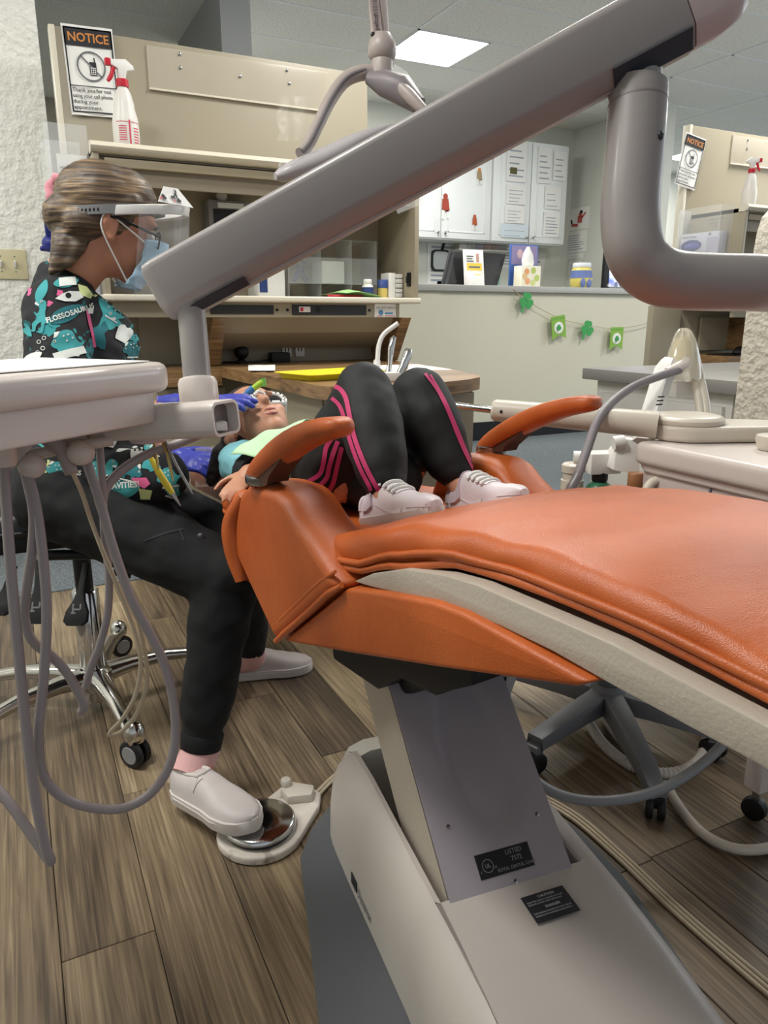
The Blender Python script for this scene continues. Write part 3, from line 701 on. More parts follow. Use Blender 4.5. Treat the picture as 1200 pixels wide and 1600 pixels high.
r_ = ramp(N, [(.35, '#6d7fc4'), (.48, '#dfe7f5'), (.56, '#e3b8b4'), (.68, '#3f55a8')]); L.new(nz.outputs['Fac'], r_.inputs['Fac']); L.new(r_.outputs[0], bb.inputs['Base Color']); L.new(r_.outputs[0], bb.inputs['Emission Color']); bb.inputs['Emission Strength'].default_value = .8
MB().span((5.16, 5.612, LZ + .03), (5.60, 5.621, LZ + .55)).build('screen', scr, t, smooth=0)
t = thing('plastic_bag_roll', 'clear plastic sheet bundle at right end of ledge', 'bag', (5.2, 5.45, LZ))
MB().ball((5.15, 5.45, LZ + .035), (.16, .07, .035)).build('bundle', M_FILM, t)
for k in range(4): MB().ball((5.06 + k * .055, 5.41, LZ + .04), (.02, .012, .02)).build('blue_dot', mat('jar_blue', '#6273a8', .4), t)
# on the reception wall
YW = 6.949
def wall_paper(x, z, w, h, label, mt=None, y=YW, tilt=0, lines=5, cat='paper', name='wall_paper'):
    t = thing(name, label, cat, (x, y, z))
    ax = V((cos(tilt), 0, sin(tilt))); az = V((-sin(tilt), 0, cos(tilt)))
    b = MB(); b.prism([V((x, y - .004, z)) + ax * a + az * c for a, c in rect(0, 0, w, h)], (0, .003, 0)); b.build('sheet', mt or M_PAPER, t, smooth=0)
    if lines: flat([rect(w * .12, h * (.12 + .76 * k / lines), w * random.uniform(.6, .88), h * (.12 + .76 * k / lines) + h * .035) for k in range(lines)], V((x, y - .0042, z)), ax, az, mat('faint_ink', '#9aa2ad', .8), t, 'print_lines')
    return t
wall_paper(3.93, 1.33, .36, .55, 'white printed sheet on the wall left of the hand mirror', lines=9)
wall_paper(4.05, 1.30, .3, .11, 'small printed card low on the wall left of the monitor', lines=2)
def column_paper(x0, y0, x1, y1, label, lines, mt=None, cat='paper', name='wall_paper'):
    """sheet pinned on the column's left face"""
    o = P(x0, y1, X=5.7485); w = o.y - P(x1, y1, X=5.7485).y; h = P(x0, y0, X=5.7485).z - o.z
    t = thing(name, label, cat, o)
    b = MB(); b.prism([(5.7485, o.y - a_, o.z + c_) for a_, c_ in rect(0, 0, w, h)], (-.003, 0, 0)); b.build('sheet', mt or M_PAPER, t, smooth=0)
    if lines: flat([rect(w * .12, h * (.12 + .76 * k / lines), w * random.uniform(.6, .88), h * (.12 + .76 * k / lines) + h * .035) for k in range(lines)], V((5.745, o.y, o.z)), -EY, EZ, mat('faint_ink', '#9aa2ad', .8), t, 'print_lines')
    return t, V((5.745, o.y, o.z)), w, h
column_paper(883, 364, 916, 396, 'calendar page with date grid below the pinned picture', 7)
column_paper(884, 398, 911, 406, 'narrow card strip under the calendar page', 2)
column_paper(888, 409, 907, 430, 'square printed sheet low on the column wall', 5)
cal, co, cw_, chh = column_paper(889, 328, 920, 361, 'pinned picture of a figure in red on the column wall', 0, cat='picture', name='picture')
flat([[(a_ * cw_, c_ * chh) for a_, c_ in q_] for q_ in (disc(.55, .68, .1), rect(.42, .3, .65, .62), strip(.12, .25, .45, .2, .14), strip(.62, .5, .8, .75, .08))], co, -EY, EZ, mat('red_figure', '#b3574a', .7), cal, 'figure_print')
flat([[(a_ * cw_, c_ * chh) for a_, c_ in q_] for q_ in (disc(.58, .8, .08), strip(.15, .3, .1, .5, .08))], co, -EY, EZ, M_INK, cal, 'figure_hair', .0009)
wall_paper(5.06, 1.27, .30, .50, 'tilted sheet in a clear sleeve right of the folder poster', tilt=-.18, lines=8)
wall_paper(4.82, 1.55, .28, .30, 'grey table sheet right of the marker box', lines=8)
wall_paper(4.72, 1.3, .12, .22, 'teal card propped on the wall right of monitor', mt=mat('teal_card', '#9fc9c0', .7), lines=3)
t = thing('hand_mirror', 'black handled square hand mirror hanging on the wall', 'mirror', (4.08, 6.9, 1.5))
b = MB(); b.prism([(x, 6.945, z) for x, z in [(4.08 + a * 1.0, 1.60 + c) for a, c in rrect(.22, .21, .05)]], (0, -.02, 0)); b.build('rim', M_BLACK, t, bev=.004)
b = MB(); b.prism([(x, 6.9245, z) for x, z in [(4.08 + a, 1.60 + c) for a, c in rrect(.185, .175, .04)]], (0, -.002, 0)); b.build('glass', mat('mirror_reflection', '#aeb2ad', .25), t)  # the mirror's reflection is put into the colour as a matte grey
MB().tube([(4.10, 6.935, 1.70), (4.12, 6.935, 1.78), (4.14, 6.935, 1.86)], [.014, .012, .016], 10).build('handle', M_BLACK, t)
t = thing('marker_box', 'clear box of coloured rolls above the monitor', 'box', (4.5, 6.9, 1.7))
MB().span((4.22, 6.80, 1.70), (4.86, 6.94, 1.715)).build('base', M_WPL, t)
for k, c in enumerate(('#b9b29c', '#a8a79a', '#8f7b9c', '#a8643f', '#a7745a', '#8a8070')):
    MB().span((4.235 + k * .10, 6.815, 1.716), (4.325 + k * .10, 6.93, 1.83)).build('roll', mat('roll%d' % k, c, .6), t, bev=.01)
MB().span((4.22, 6.80, 1.715), (4.86, 6.806, 1.85)).build('front_pane', M_CLEAR, t, smooth=0)
# upper cabinets
YC = 6.6
def upper_cabinet(x0, x1, n, label, z0, z1):
    c = thing('wall_cabinet', label, 'cabinet', ((x0 + x1) / 2, 6.8, z0), 'white wall cabinets')
    MB().span((x0, YC + .02, z0), (x1, 6.95, z1)).build('carcass', M_WHITE, c, smooth=0)
    w = (x1 - x0) / n
    for k in range(n):
        a, b_ = x0 + k * w + .006, x0 + (k + 1) * w - .006
        d = MB().span((a, YC, z0 + .012), (b_, YC + .02, z1 - .012)).build('door', M_WHITE, c, bev=.003)
        f_ = MB()
        for s_ in (((a + .07, z0 + .07), (b_ - .07, z0 + .082)), ((a + .07, z1 - .082), (b_ - .07, z1 - .07)), ((a + .07, z0 + .07), (a + .082, z1 - .07)), ((b_ - .082, z0 + .07), (b_ - .07, z1 - .07))):
            f_.span((s_[0][0], YC - .006, s_[0][1]), (s_[1][0], YC, s_[1][1]))
        f_.build('moulding', M_WHITE, d, bev=.002)
        kx = b_ - .035 if k % 2 == 0 else a + .035
        MB().lathe([(.006, 0), (.006, .015), (.013, .02), (.013, .028), (.008, .032)], (kx, YC, z0 + .06), (0, -1, 0), 12).build('knob', M_STEEL, d)
    return c
upper_cabinet(3.30, 4.46, 2, 'white two-door wall cabinet with dancer stickers, left one', 1.77, 2.74)
upper_cabinet(4.47, 5.40, 2, 'white two-door wall cabinet with taped papers, right one', 1.77, 2.74)
for k, (x, z, w, h, lab, lines) in enumerate(((4.62, 2.35, .24, .38, 'top sheet taped on third cabinet door', 5), (4.63, 2.14, .24, .18, 'second sheet taped on third cabinet door', 4), (4.62, 1.96, .24, .16, 'third sheet taped on third cabinet door', 4), (4.58, 1.82, .34, .13, 'lowest sheet taped on third cabinet door, blue tinted', 2), (5.0, 2.36, .17, .34, 'left sheet at top of fourth cabinet door', 5), (5.20, 2.40, .17, .28, 'right sheet at top of fourth cabinet door', 4), (5.11, 2.12, .21, .22, 'middle sheet with pink line on fourth cabinet door', 3), (5.11, 1.85, .21, .24, 'lower sheet on fourth cabinet door', 6))):
    wall_paper(x, z, w, h, lab, y=YC - .007, lines=lines, mt=mat('blue_paper', '#d3dee6', .8) if k == 3 else None)
def figure_magnet(x, z, s, c, label, v):
    t = thing('figure_magnet', label, 'magnet', (x, YC - .01, z), 'cabinet door magnets')
    def pr(poly, nm, mt): 
        b = MB(); b.prism([(x + a * s, YC - .0065, z + e * s) for a, e in poly], (0, -.006, 0)); b.build(nm, mt, t, bev=.0)
    cm = mat('magnet' + c, c, .6)
    pr(disc(0, .75, .13), 'head', M_INKO if v else cm)
    pr([(-.18, .62), (.16, .64), (.25, .1), (.1, 0), (-.2, .12)], 'torso', cm)
    pr([(-.15, .12), (-.02, .1), (-.1, -.35), (-.2, -.35)], 'leg', M_PAPER); pr([(.05, .08), (.18, .1), (.22, -.3), (.12, -.3)], 'leg', M_PAPER)
figure_magnet(3.92, 2.02, .19, '#a34434', 'red figure magnet on the leftmost cabinet door', 0)
figure_magnet(4.30, 2.33, .13, '#a08a6a', 'small tan figure magnet high on second cabinet door', 1)
figure_magnet(4.26, 1.91, .12, '#b0562e', 'orange-brown figure magnet low on second cabinet door', 0)
figure_magnet(4.31, 2.62, .10, '#9a9a90', 'pale figure magnet at top of second cabinet door', 1)
tag(MB().span((4.66, YC - .02, 2.42), (4.74, YC - .0115, 2.48)).build('clip_magnet', mat('olive_magnet', '#5c5a34', .6), bev=.004), 'olive clip magnet holding the top sheet on third door', 'magnet')
wall_paper(3.06, 1.75, .16, .72, 'lavender glove box front mounted at the left cabinet end', mt=mat('lavender_print2', '#9d97b0', .6), y=6.3, lines=0)
# ---- shamrock garland
gy = 5.256
gl = thing('shamrock_garland', 'string garland of green shamrocks and flags on the half wall', 'garland', (4.6, gy, .9))
string_pts = [(3.80, gy, 1.262), (3.92, gy, 1.18), (4.28, gy, 1.03), (4.62, gy, .965), (4.97, gy, .935), (5.42, gy, 1.0), (5.9, gy, 1.2)]
MB().tube(bez(string_pts, 6), .003, 6).build('string', mat('twine', '#b9a98c', .9), gl)
def shamrock(cx, cz, s, rot, m, nm, par, y):
    b = MB(); pl = []
    for k in range(3):
        a = rot + pi / 2 + k * 2 * pi / 3
        for da in (-.35, .35):
            y = y - .0002
            x, z = cx + cos(a + da) * s * .52, cz + sin(a + da) * s * .52
            b.prism([(x + s * .33 * cos(q), y, z + s * .33 * sin(q)) for q in [2 * pi * i / 12 for i in range(12)]], (0, -.004, 0))
        y = y - .0002; b.prism([(cx + cos(a) * s * .3 + s * .26 * cos(q), y, cz + sin(a) * s * .3 + s * .26 * sin(q)) for q in [2 * pi * i / 12 for i in range(12)]], (0, -.004, 0))
    a = rot - pi / 2 - .35
    d = V((cos(a), 0, sin(a))); n_ = V((-sin(a), 0, cos(a))) * s * .09
    c0 = V((cx, y, cz)); e = c0 + d * s * 1.25
    b.prism([c0 + n_, c0 - n_, e - n_ * 1.4, e + n_ * 1.4], (0, -.004, 0))
    return b.build(nm, m, par, smooth=0)
shamrock(3.935, 1.165, .085, -.15, M_GREEN, 'shamrock', gl, gy - .004)
shamrock(4.615, .935, .085, -.15, M_GREEN, 'shamrock', gl, gy - .004)
for cx, cz, rt_ in ((4.29, .955, -.15), (4.965, .855, 0)):
    R = Matrix.Translation((cx, gy - .004, cz)) @ Matrix.Rotation(rt_, 4, 'Y')
    fl = MB(R); fl.prism([(-.075, 0, .09), (.075, 0, .09), (.075, 0, -.11), (0, 0, -.07), (-.075, 0, -.11)], (0, -.003, 0)); f_ = fl.build('flag', M_LIME, gl, smooth=0)
    wd = MB(R); wd.prism([(x, -.0035, z - .01) for x, z in disc(0, 0, .05)], (0, -.002, 0)); wd.build('white_disc', M_PAPER, f_, smooth=0)
    shamrock(cx, cz - .01, .03, 0, M_GREEN, 'shamrock_emblem', f_, gy - .010)
    pt_ = MB(R)
    for k in range(5): pt_.prism([(-.07 + k * .03, -.0035, .06), (-.06 + k * .03, -.0035, .06), (-.06 + k * .03, -.0035, .075), (-.07 + k * .03, -.0035, .075)], (0, -.001, 0))
    pt_.build('dots', M_GREEN, f_, smooth=0)
# ---- right side: grey counter, desk nook, mouse
t = thing('side_counter', 'white counter with grey laminate top beyond the far armrest', 'counter', (2.8, 2.2, 0))
MB().span((2.36, 1.86, .755), (3.6, 2.70, .805)).build('counter_top', M_GREYTOP, t, bev=.004)
MB().span((2.42, 1.92, .08), (3.55, 2.66, .755)).build('cabinet_body', M_WPL, t, bev=.003)
MB().span((2.40, 1.95, .10), (2.42, 2.63, .70)).build('end_panel', M_WPL, t, bev=.003)
MB().span((2.46, 1.96, 0), (3.5, 2.62, .08)).build('plinth', M_DARKP, t, smooth=0)
t = thing('far_worktop', 'oak desk top in the nook at far right', 'worktop', (4.3, 3.2, .75))
MB().span((3.70, 3.0, .765), (5.2, 3.40, .81)).build('desk_top', M_WOODX, t, bev=.002)
MB().span((3.70, 3.05, 0), (5.15, 3.39, .765)).build('cabinet', M_CREAM, t, smooth=0)
t = thing('mouse_pad', 'black mouse pad with wrist rest in the far right nook', 'mouse pad', (3.95, 3.12, .811))
MB().span((3.80, 3.03, .811), (4.06, 3.25, .816)).build('pad', M_BLACK, t, bev=.002)
MB().ball((3.95, 3.07, .83), (.13, .05, .03)).build('wrist_rest', M_BLACK, t)
t = thing('computer_mouse', 'black computer mouse on the far right mouse pad', 'mouse', (3.95, 3.0, .85))
MB().ball((4.0, 3.16, .840), (.05, .034, .022)).build('mouse_shell', M_BLACK, t)
MB().ball((4.01, 3.16, .858), (.01, .005, .006)).build('wheel', M_INKG, t)
MB().tube(bez([(4.04, 3.17, .838), (4.15, 3.2, .824), (4.25, 3.25, .814)], 5), .003, 6).build('cable', M_BLACK, t)
MB().span((3.45, 3.36, 0), (3.68, 3.405, 1.10)).build('panel_wing', M_CREAM, [o for o in bpy.data.objects if o.name.startswith('partition_panel')][1], bev=.003)
# ================================================================== DENTAL CHAIR
def ps(x, y, s):
    """room point seen at a picture point on the chair's plane s"""
    r = FW + RT * ((x - 600) / F_PX) + UP * ((800 - y) / F_PX)
    p0 = C0 + CT * s
    return CP + r * ((p0 - CP).dot(CT) / r.dot(CT))
m, N, L, b_ = nodes('orange_vinyl')
tc = N.new('ShaderNodeTexCoord')
n1 = N.new('ShaderNodeTexNoise'); n1.inputs['Scale'].default_value = 5; n1.inputs['Detail'].default_value = 5; L.new(tc.outputs['Object'], n1.inputs['Vector'])
r_ = ramp(N, [(.3, '#ab501c'), (.5, '#ba5b24'), (.72, '#c5662f')]); L.new(n1.outputs['Fac'], r_.inputs['Fac']); L.new(r_.outputs[0], b_.inputs['Base Color'])
n2 = N.new('ShaderNodeTexVoronoi'); n2.inputs['Scale'].default_value = 620; L.new(tc.outputs['Object'], n2.inputs['Vector'])
mp = N.new('ShaderNodeMapping'); mp.inputs['Scale'].default_value = (9, 30, 14); mp.inputs['Rotation'].default_value = (0, 0, .5); L.new(tc.outputs['Object'], mp.inputs['Vector'])
n3 = N.new('ShaderNodeTexNoise'); n3.inputs['Scale'].default_value = 1; n3.inputs['Detail'].default_value = 3; n3.inputs['Distortion'].default_value = 1.2; L.new(mp.outputs[0], n3.inputs['Vector'])
ad = N.new('ShaderNodeMath'); ad.operation = 'MULTIPLY_ADD'; ad.inputs[1].default_value = 3.0; L.new(n3.outputs['Fac'], ad.inputs[0]); L.new(n2.outputs['Distance'], ad.inputs[2])
bp = N.new('ShaderNodeBump'); bp.inputs['Strength'].default_value = .25; bp.inputs['Distance'].default_value = .0012; L.new(ad.outputs[0], bp.inputs['Height']); L.new(bp.outputs['Normal'], b_.inputs['Normal'])
b_.inputs['Roughness'].default_value = .42; b_.inputs['Specular IOR Level'].default_value = .5
M_ORANGE = m
M_BASE = mat('chair_cover_grey', '#b9b1aa', .42, var=.03, vscale=9)
M_BASE2 = mat('lift_cover_grey', '#9a9297', .45, var=.03)
M_PLATE = mat('base_plate_grey', '#56595c', .6, var=.04)
M_FRAME = mat('chair_frame_white', '#b5ab9d', .5, var=.04, bump=.2, bscale=200)
chair = thing('dental_chair', 'reclined orange vinyl dental chair on a grey pedestal base', 'dental chair', (.6, .8, 0))
def interp(tb, x):
    if x <= tb[0][0]: return tb[0][1]
    for (a, va), (b, vb) in zip(tb, tb[1:]):
        if x <= b:
            t_ = (x - a) / (b - a); t_ = t_ * t_ * (3 - 2 * t_) * .5 + t_ * .5
            return va + (vb - va) * t_
    return tb[-1][1]
ZT = [(-.15, .655), (0, .655), (.08, .668), (.15, .685), (.2, .702), (.3, .737), (.41, .764), (.525, .781), (.65, .786), (.75, .782), (.88, .762), (1.0, .742), (1.15, .72)]
ZBT = [(-.15, .57), (.15, .635), (.285, .662), (.38, .695), (.501, .728), (.60, .735), (.75, .735), (.9, .722), (1.15, .69)]
def cushion_rings(us, zt, zb, s0f, s1f, rnd=.03, crown=.006, n=14, wr=0):
    rs = []
    for u in us:
        s0, s1, t_, b = s0f(u), s1f(u), zt(u), zb(u)
        r = min(rnd, (t_ - b) * .48)
        ring = []
        for k in range(7):
            a = pi + (pi / 2) * k / 6 * -1   # left to top
            ring.append((s0 + r - r * cos((pi / 2) * k / 6), t_ - r + r * sin((pi / 2) * k / 6)))
        for k in range(1, n):
            q = k / n; ring.append((s0 + r + (s1 - s0 - 2 * r) * q, t_ + crown * sin(pi * q)))
        for k in range(7):
            ring.append((s1 - r + r * sin((pi / 2) * k / 6), t_ - r + r * cos((pi / 2) * k / 6)))
        r2 = r * .35
        ring += [(s1 - .001, b + r2), (s1 - r2, b), (s0 + r2, b), (s0 + .001, b + r2)]
        pts = []
        for i, (s, z) in enumerate(ring):
            w_ = wr * noise.noise(V((u * 14, s * 9, z * 20))) * (1 if s < .12 else .25)
            pts.append(ch(u, s + w_, z + w_ * .6))
        rs.append(pts)
    return rs
us = [-.14 + 1.30 * i / 72 for i in range(73)]
def s0f(u): return .012 + .02 * min(1, max(0, (u - .35) / .2)) + .015 * max(0, (.3 - u) / .4)
def s1f(u): return .515 - .045 * min(1, max(0, (u - .30) / .15))
b = MB(); b.rings(cushion_rings(us, lambda u: interp(ZT, u), lambda u: interp(ZBT, u) + .004, s0f, s1f, .034, .006, 14, .008))
b.build('seat_cushion', M_ORANGE, chair, smooth=60)
# piping around the lower edge of the cushion, with a fold at the knee
pp = []
for i in range(40):
    u = .20 + .96 * i / 39; dz = .014 * max(0, 1 - abs(u - .42) / .12)
    pp.append(ch(u, s0f(u) - .002 + .0012 * sin(u * 23), interp(ZBT, u) + .019 + .5 * dz))
MB().tube(pp, .0055, 8).build('piping', M_ORANGE, chair)
pp = [ch(.20 + .96 * i / 39, s0f(.20 + .96 * i / 39) + .001, interp(ZBT, .2 + .96 * i / 39) + .008) for i in range(40)]
MB().tube(pp, [.006 + .0008 * sin(i * .9) for i in range(40)], 8).build('lower_roll', M_ORANGE, chair)
# backrest and headrest
ZB_ = [(-.75, .60), (-.5, .615), (-.4, .63), (-.25, .645), (-.12, .655)]
us = [-.42 + .30 * i / 24 for i in range(25)]
def bs0(u): 
    k = max(0, (-u - .19) / .20); return .012 + .12 * k ** 1.3
def bs1(u): return .53 - bs0(u)
b = MB(); b.rings(cushion_rings(us, lambda u: interp(ZB_, u) + .055 * max(0, 1 - abs(u + .30) / .09) * 0, lambda u: interp(ZB_, u) - .075 - .06 * max(0, (u + .36) / .24), bs0, bs1, .036, -.012, 14, .004)); b.build('backrest', M_ORANGE, chair, smooth=60)
# side bolster of the backrest that the child's hand grips
pts = [ch(u, bs0(u) + .020, interp(ZB_, u) + .022) for u in (-.235, -.22, -.195, -.17, -.14, -.1)]
MB().tube(bez(pts, 5), [.008, .016, .021, .025, .028] + [.030] * 20 + [.032], 14).build('bolster', M_ORANGE, chair, smooth=60)
pts = [ch(u, bs0(u) - .006, interp(ZB_, u) - .004 + .01) for u in (-.245, -.225, -.195, -.17, -.14, -.1)]
MB().tube(bez(pts, 5), .005, 8).build('bolster_piping', M_ORANGE, chair)
us = [-.74 + .22 * i / 12 for i in range(13)]
b = MB(); b.rings(cushion_rings(us, lambda u: .655 + .012 * cos((u + .63) * 20), lambda u: .585, lambda u: .13, lambda u: .40, .03, -.012, 10)); b.build('headrest', M_ORANGE, chair, smooth=60)
MB().tube([ch(-.70, .265, .58), ch(-.42, .265, .57)], .02, 10).build('headrest_bar', M_DARKP, chair)
# hip wings under the armrests
def wing(s0, s1):
    prof = [(-.115, .600), (-.10, .665), (-.072, .722), (-.035, .747), (.02, .756), (.085, .757), (.118, .748), (.150, .725), (.288, .650), (.056, .474)]
    b = MB()
    nS = 8; rs = []
    for k in range(nS + 1):
        q = k / nS; s = s0 + (s1 - s0) * q; sh = 1 - .085 * (abs(q - .5) * 2) ** 4
        cu, cz = .07, .62
        rs.append([ch(cu + (u - cu) * sh, s, cz + (z - cz) * sh) for u, z in prof])
    b.rings(rs)
    o = b.build('hip_wing', M_ORANGE, chair, bev=.010, bseg=3, smooth=70)
    so = s0 if s0 < .2 else s1
    q = .004 if s0 < .2 else -.004
    MB().tube([ch(u, so + q, z) for u, z in ((.288, .652), (.25, .628), (.2, .587), (.15, .548), (.10, .510), (.058, .476))], [.004, .0065, .0065, .0065, .0065, .005], 8).build('piping', M_ORANGE, o)
    MB().tube([ch(u - .014, so + q, z + .016) for u, z in ((.284, .652), (.25, .630), (.2, .592), (.15, .552), (.10, .513), (.07, .482))], [.003, .005, .005, .005, .005, .004], 8).build('piping', M_ORANGE, o)
    # loose folds of the cover behind the wing
    f_ = MB()
    f_.tube(bez([ch(-.07, so + q * 3, .715), ch(-.105, so + q, .66), ch(-.105, so + q, .60), ch(-.085, so + q, .545)], 6), [.010 + .012 * sin(pi * i / 18) for i in range(19)], 12)
    f_.build('cover_fold', M_ORANGE, o, smooth=60)
    return o
wing(-.018, .085); wing(.445, .548)
# skirt under the seat
poly = [(.058, .474), (.288, .648), (.31, .655), (.40, .676), (.50, .697), (.56, .702), (.757, .694), (.74, .682), (.517, .611), (.30, .545)]
b = MB(); rs = []
for k in range(9):
    q = k / 8; s = -.008 + .54 * q; sh = 1 - .05 * (abs(q - .5) * 2) ** 6
    rs.append([ch(.36 + (u - .36) * sh, s, .62 + (z - .62) * sh) for u, z in poly])
b.rings(rs); b.build('seat_skirt', M_ORANGE, chair, bev=.008, bseg=3, smooth=70)
# white side frame of the leg section
for s_a, s_b in ((.004, .03), (.47, .496)):
    up = [(.292, .656), (.34, .682), (.42, .712), (.501, .727), (.56, .733), (.75, .733), (.9, .721), (1.15, .690)]
    lo = [(1.15, .655), (.9, .686), (.757, .692), (.68, .697), (.60, .697), (.52, .693), (.42, .676), (.34, .662)]
    b = MB(); b.prism([ch(u, s_a, z) for u, z in up + lo], CT * (s_b - s_a)); b.build('side_frame', M_FRAME, chair, bev=.003, smooth=50)
b = MB(); b.rings([[ch(u, .03, z), ch(u, .47, z), ch(u, .47, z - .02), ch(u, .03, z - .02)] for u, z in ((.30, .648), (.42, .70), (.56, .72), (.75, .72), (.9, .708), (1.15, .676))]); b.build('leg_pan', M_FRAME, chair)
# armrests
AR = [(404, 757, .010), (405, 752, .015), (410, 742, .0185), (419, 729, .020), (440, 709, .0215), (466, 689, .021), (495, 675, .0185), (516, 669, .0172), (529, 668, .0158), (536, 668.5, .012), (539, 669, .005)]
AR = [(((V(ps(x, y, 0)) - C0).dot(CF)), ps(x, y, 0).z, h) for x, y, h in AR]
for s in (.0, .53):
    rs = []
    for i, (u, z, h) in enumerate(AR):
        a = AR[max(i - 1, 0)]; c = AR[min(i + 1, len(AR) - 1)]
        tv = V((c[0] - a[0], c[1] - a[1])).normalized(); nv = V((-tv.y, tv.x))
        wd_ = {0: .022, 1: .030, 8: .030, 9: .024, 10: .010}.get(i, .033)
        sec = rrect(wd_ * 1.75, h * 2, min(h * .8, .012), 3)[:8] + [(-wd_ * .875, -h * .25), (-wd_ * .6, -h), (wd_ * .6, -h), (wd_ * .875, -h * .25)]
        rs.append([ch(u + nv.x * q_, s + p_, z + nv.y * q_) for p_, q_ in sec])
    ar = MB().rings(rs).build('armrest', M_ORANGE, chair, smooth=60, sub=1)
    b = MB(); b.prism([ps(x, y, 0) + CT * (s - .02) for x, y in ((404, 753), (412, 738), (428, 722), (446, 712), (456, 716), (444, 732), (436, 744), (434, 753))], CT * .04); b.build('arm_bracket', mat('brown_arm_bracket', '#4a2a1c', .6), ar)
    MB().lathe([(.030, 0), (.032, .003), (.032, .014), (.028, .017)], ch(.006, s, .752), EZ, 20).build('arm_collar', M_STEEL, ar)
# ---- pedestal
AX = V((.995, -.10, 0)); AY = V((.10, .995, 0)); O = V((.59, .75, 0))
def bp_(a, b, z): return O + AX * a + AY * b + V((0, 0, z))
pl = MB(); pl.prism([(x, y, 0) for x, y in [(.44, 1.232), (.515, 1.295), (.57, 1.325), (.72, 1.30), (.84, 1.24), (.90, 1.13), (.935, 1.0), (.925, .85), (.895, .74), (.862, .63), (.82, .55), (.75, .46), (.6, .3), (.3, .25), (.24, .5), (.30, .828), (.393, 1.165)]], (0, 0, .010))
pl.build('base_plate', M_PLATE, chair, bev=.003)
def cover_ring(b, w0, w1, h, notch, ctr=.0):
    """outline across the cover at along-position b; notch = depth of the slot"""
    L_, R_ = -w0 + ctr, w1 + ctr
    z0 = .012
    nl, nr = -.122, .124
    nd = max(h - notch, .03)
    pts = [(L_, z0), (L_ + .002, h * .45), (L_ + .008, h * .70), (L_ + .020, h * .87), (L_ + .036, h * .97), (L_ + .052, h), (nl - .004, h), (nl, h - min(.004, notch)), (nl + .0015, nd),
           (nr - .0015, nd), (nr, h - min(.004, notch)), (nr + .004, h), (R_ - .052, h), (R_ - .036, h * .97), (R_ - .020, h * .87), (R_ - .008, h * .70), (R_ - .002, h * .45), (R_, z0)]
    return [bp_(a, b, z) for a, z in pts]
rs = []
for b, w0, w1, h, nt in [(.492, .09, .11, .03, 0), (.490, .115, .13, .075, .0), (.480, .135, .15, .125, .0), (.462, .152, .168, .165, .0), (.435, .164, .18, .193, .0), (.405, .168, .188, .21, .0), (.375, .169, .19, .217, .18), (.30, .170, .192, .22, .18), (.15, .170, .194, .208, .17), (.012, .170, .194, .198, .16), (.008, .170, .194, .198, 0), (-.05, .172, .193, .195, 0), (-.15, .176, .190, .185, 0), (-.25, .18, .187, .168, 0), (-.36, .18, .18, .14, 0), (-.44, .17, .17, .10, 0), (-.47, .15, .15, .04, 0)]:
    rs.append(cover_ring(b, w0, w1, h, nt))
MB().rings(rs).build('base_cover', M_BASE, chair, smooth=38)
# raised back shell of the cover
rs = []
for b, w, h in [(.52, .06, .05), (.515, .10, .12), (.49, .13, .175), (.44, .15, .21), (.38, .155, .222)]:
    rs.append([bp_(a, b, z) for a, z in [(-w, .012), (-w, h * .7), (-w + .03, h * .95), (-w + .06, h), (w - .06, h), (w - .03, h * .95), (w, h * .7), (w, .012)]])
MB().rings(rs).build('back_shell', mat('pale_shell', '#d6d3c9', .4, var=.02), chair, smooth=45)
# lift arm: leaning box with an oval hollow in its front face
fd = V((.10 * .62, .736, .677)); fd = (AY * .736 + EZ * .677).normalized(); fn = (-AY * .677 + EZ * .736)   # front normal (towards the foot, up)
fo = bp_(0, -.012, .185)
def la(a, l, dpt): return fo + AX * a + fd * l - fn * dpt
b = MB(); nu, nv = 22, 34; grid = []
LW0, LW1, LL = -.105, .105, .44
for j in range(nv + 1):
    row = []
    for i in range(nu + 1):
        a = LW0 + (LW1 - LW0) * i / nu; l = LL * j / nv
        q = sqrt(((a - .012) / (.062 + .015 * max(0, 1 - (l) / .3))) ** 2 + ((l - .235) / .150) ** 2)
        dpt = .012 * (1 - min(1, max(0, (q - .78) / .25))) 
        row.append(la(a, l, dpt * (1.3 - l * 1.6)))
    grid.append(row)
b.rings(grid, cap=False, closed=False)
T = .135
cn = [la(LW0, 0, 0), la(LW1, 0, 0), la(LW1, LL, 0), la(LW0, LL, 0)]
for j in range(nv):
    b.face([grid[j][0], grid[j + 1][0], la(LW0, LL * (j + 1) / nv, T), la(LW0, LL * j / nv, T)])
    b.face([grid[j][-1], la(LW1, LL * j / nv, T), la(LW1, LL * (j + 1) / nv, T), grid[j + 1][-1]])
b.face([la(LW0, 0, T), la(LW0, LL, T), la(LW1, LL, T), la(LW1, 0, T)])
bmesh.ops.remove_doubles(b.bm, verts=b.bm.verts, dist=1e-5)
lift = b.build('lift_arm', M_BASE2, chair, smooth=40)
b = MB()
for i_ in range(2): pass
b.face([la(LW0 - .0012, 0, .004), la(LW0 - .0012, LL, .004), la(LW0 - .0012, LL, T), la(LW0 - .0012, 0, T)]); b.build('lift_side', M_FRAME, chair, smooth=0)
for a, l in ((-.083, .012), (.006, .022), (.085, .012), (.078, .105), (-.075, .12)):
    MB().lathe([(.0035, 0), (.0035, .0012), (.001, .0018)], la(a, l, 0), fn, 10).build('screw', M_STEEL, lift)
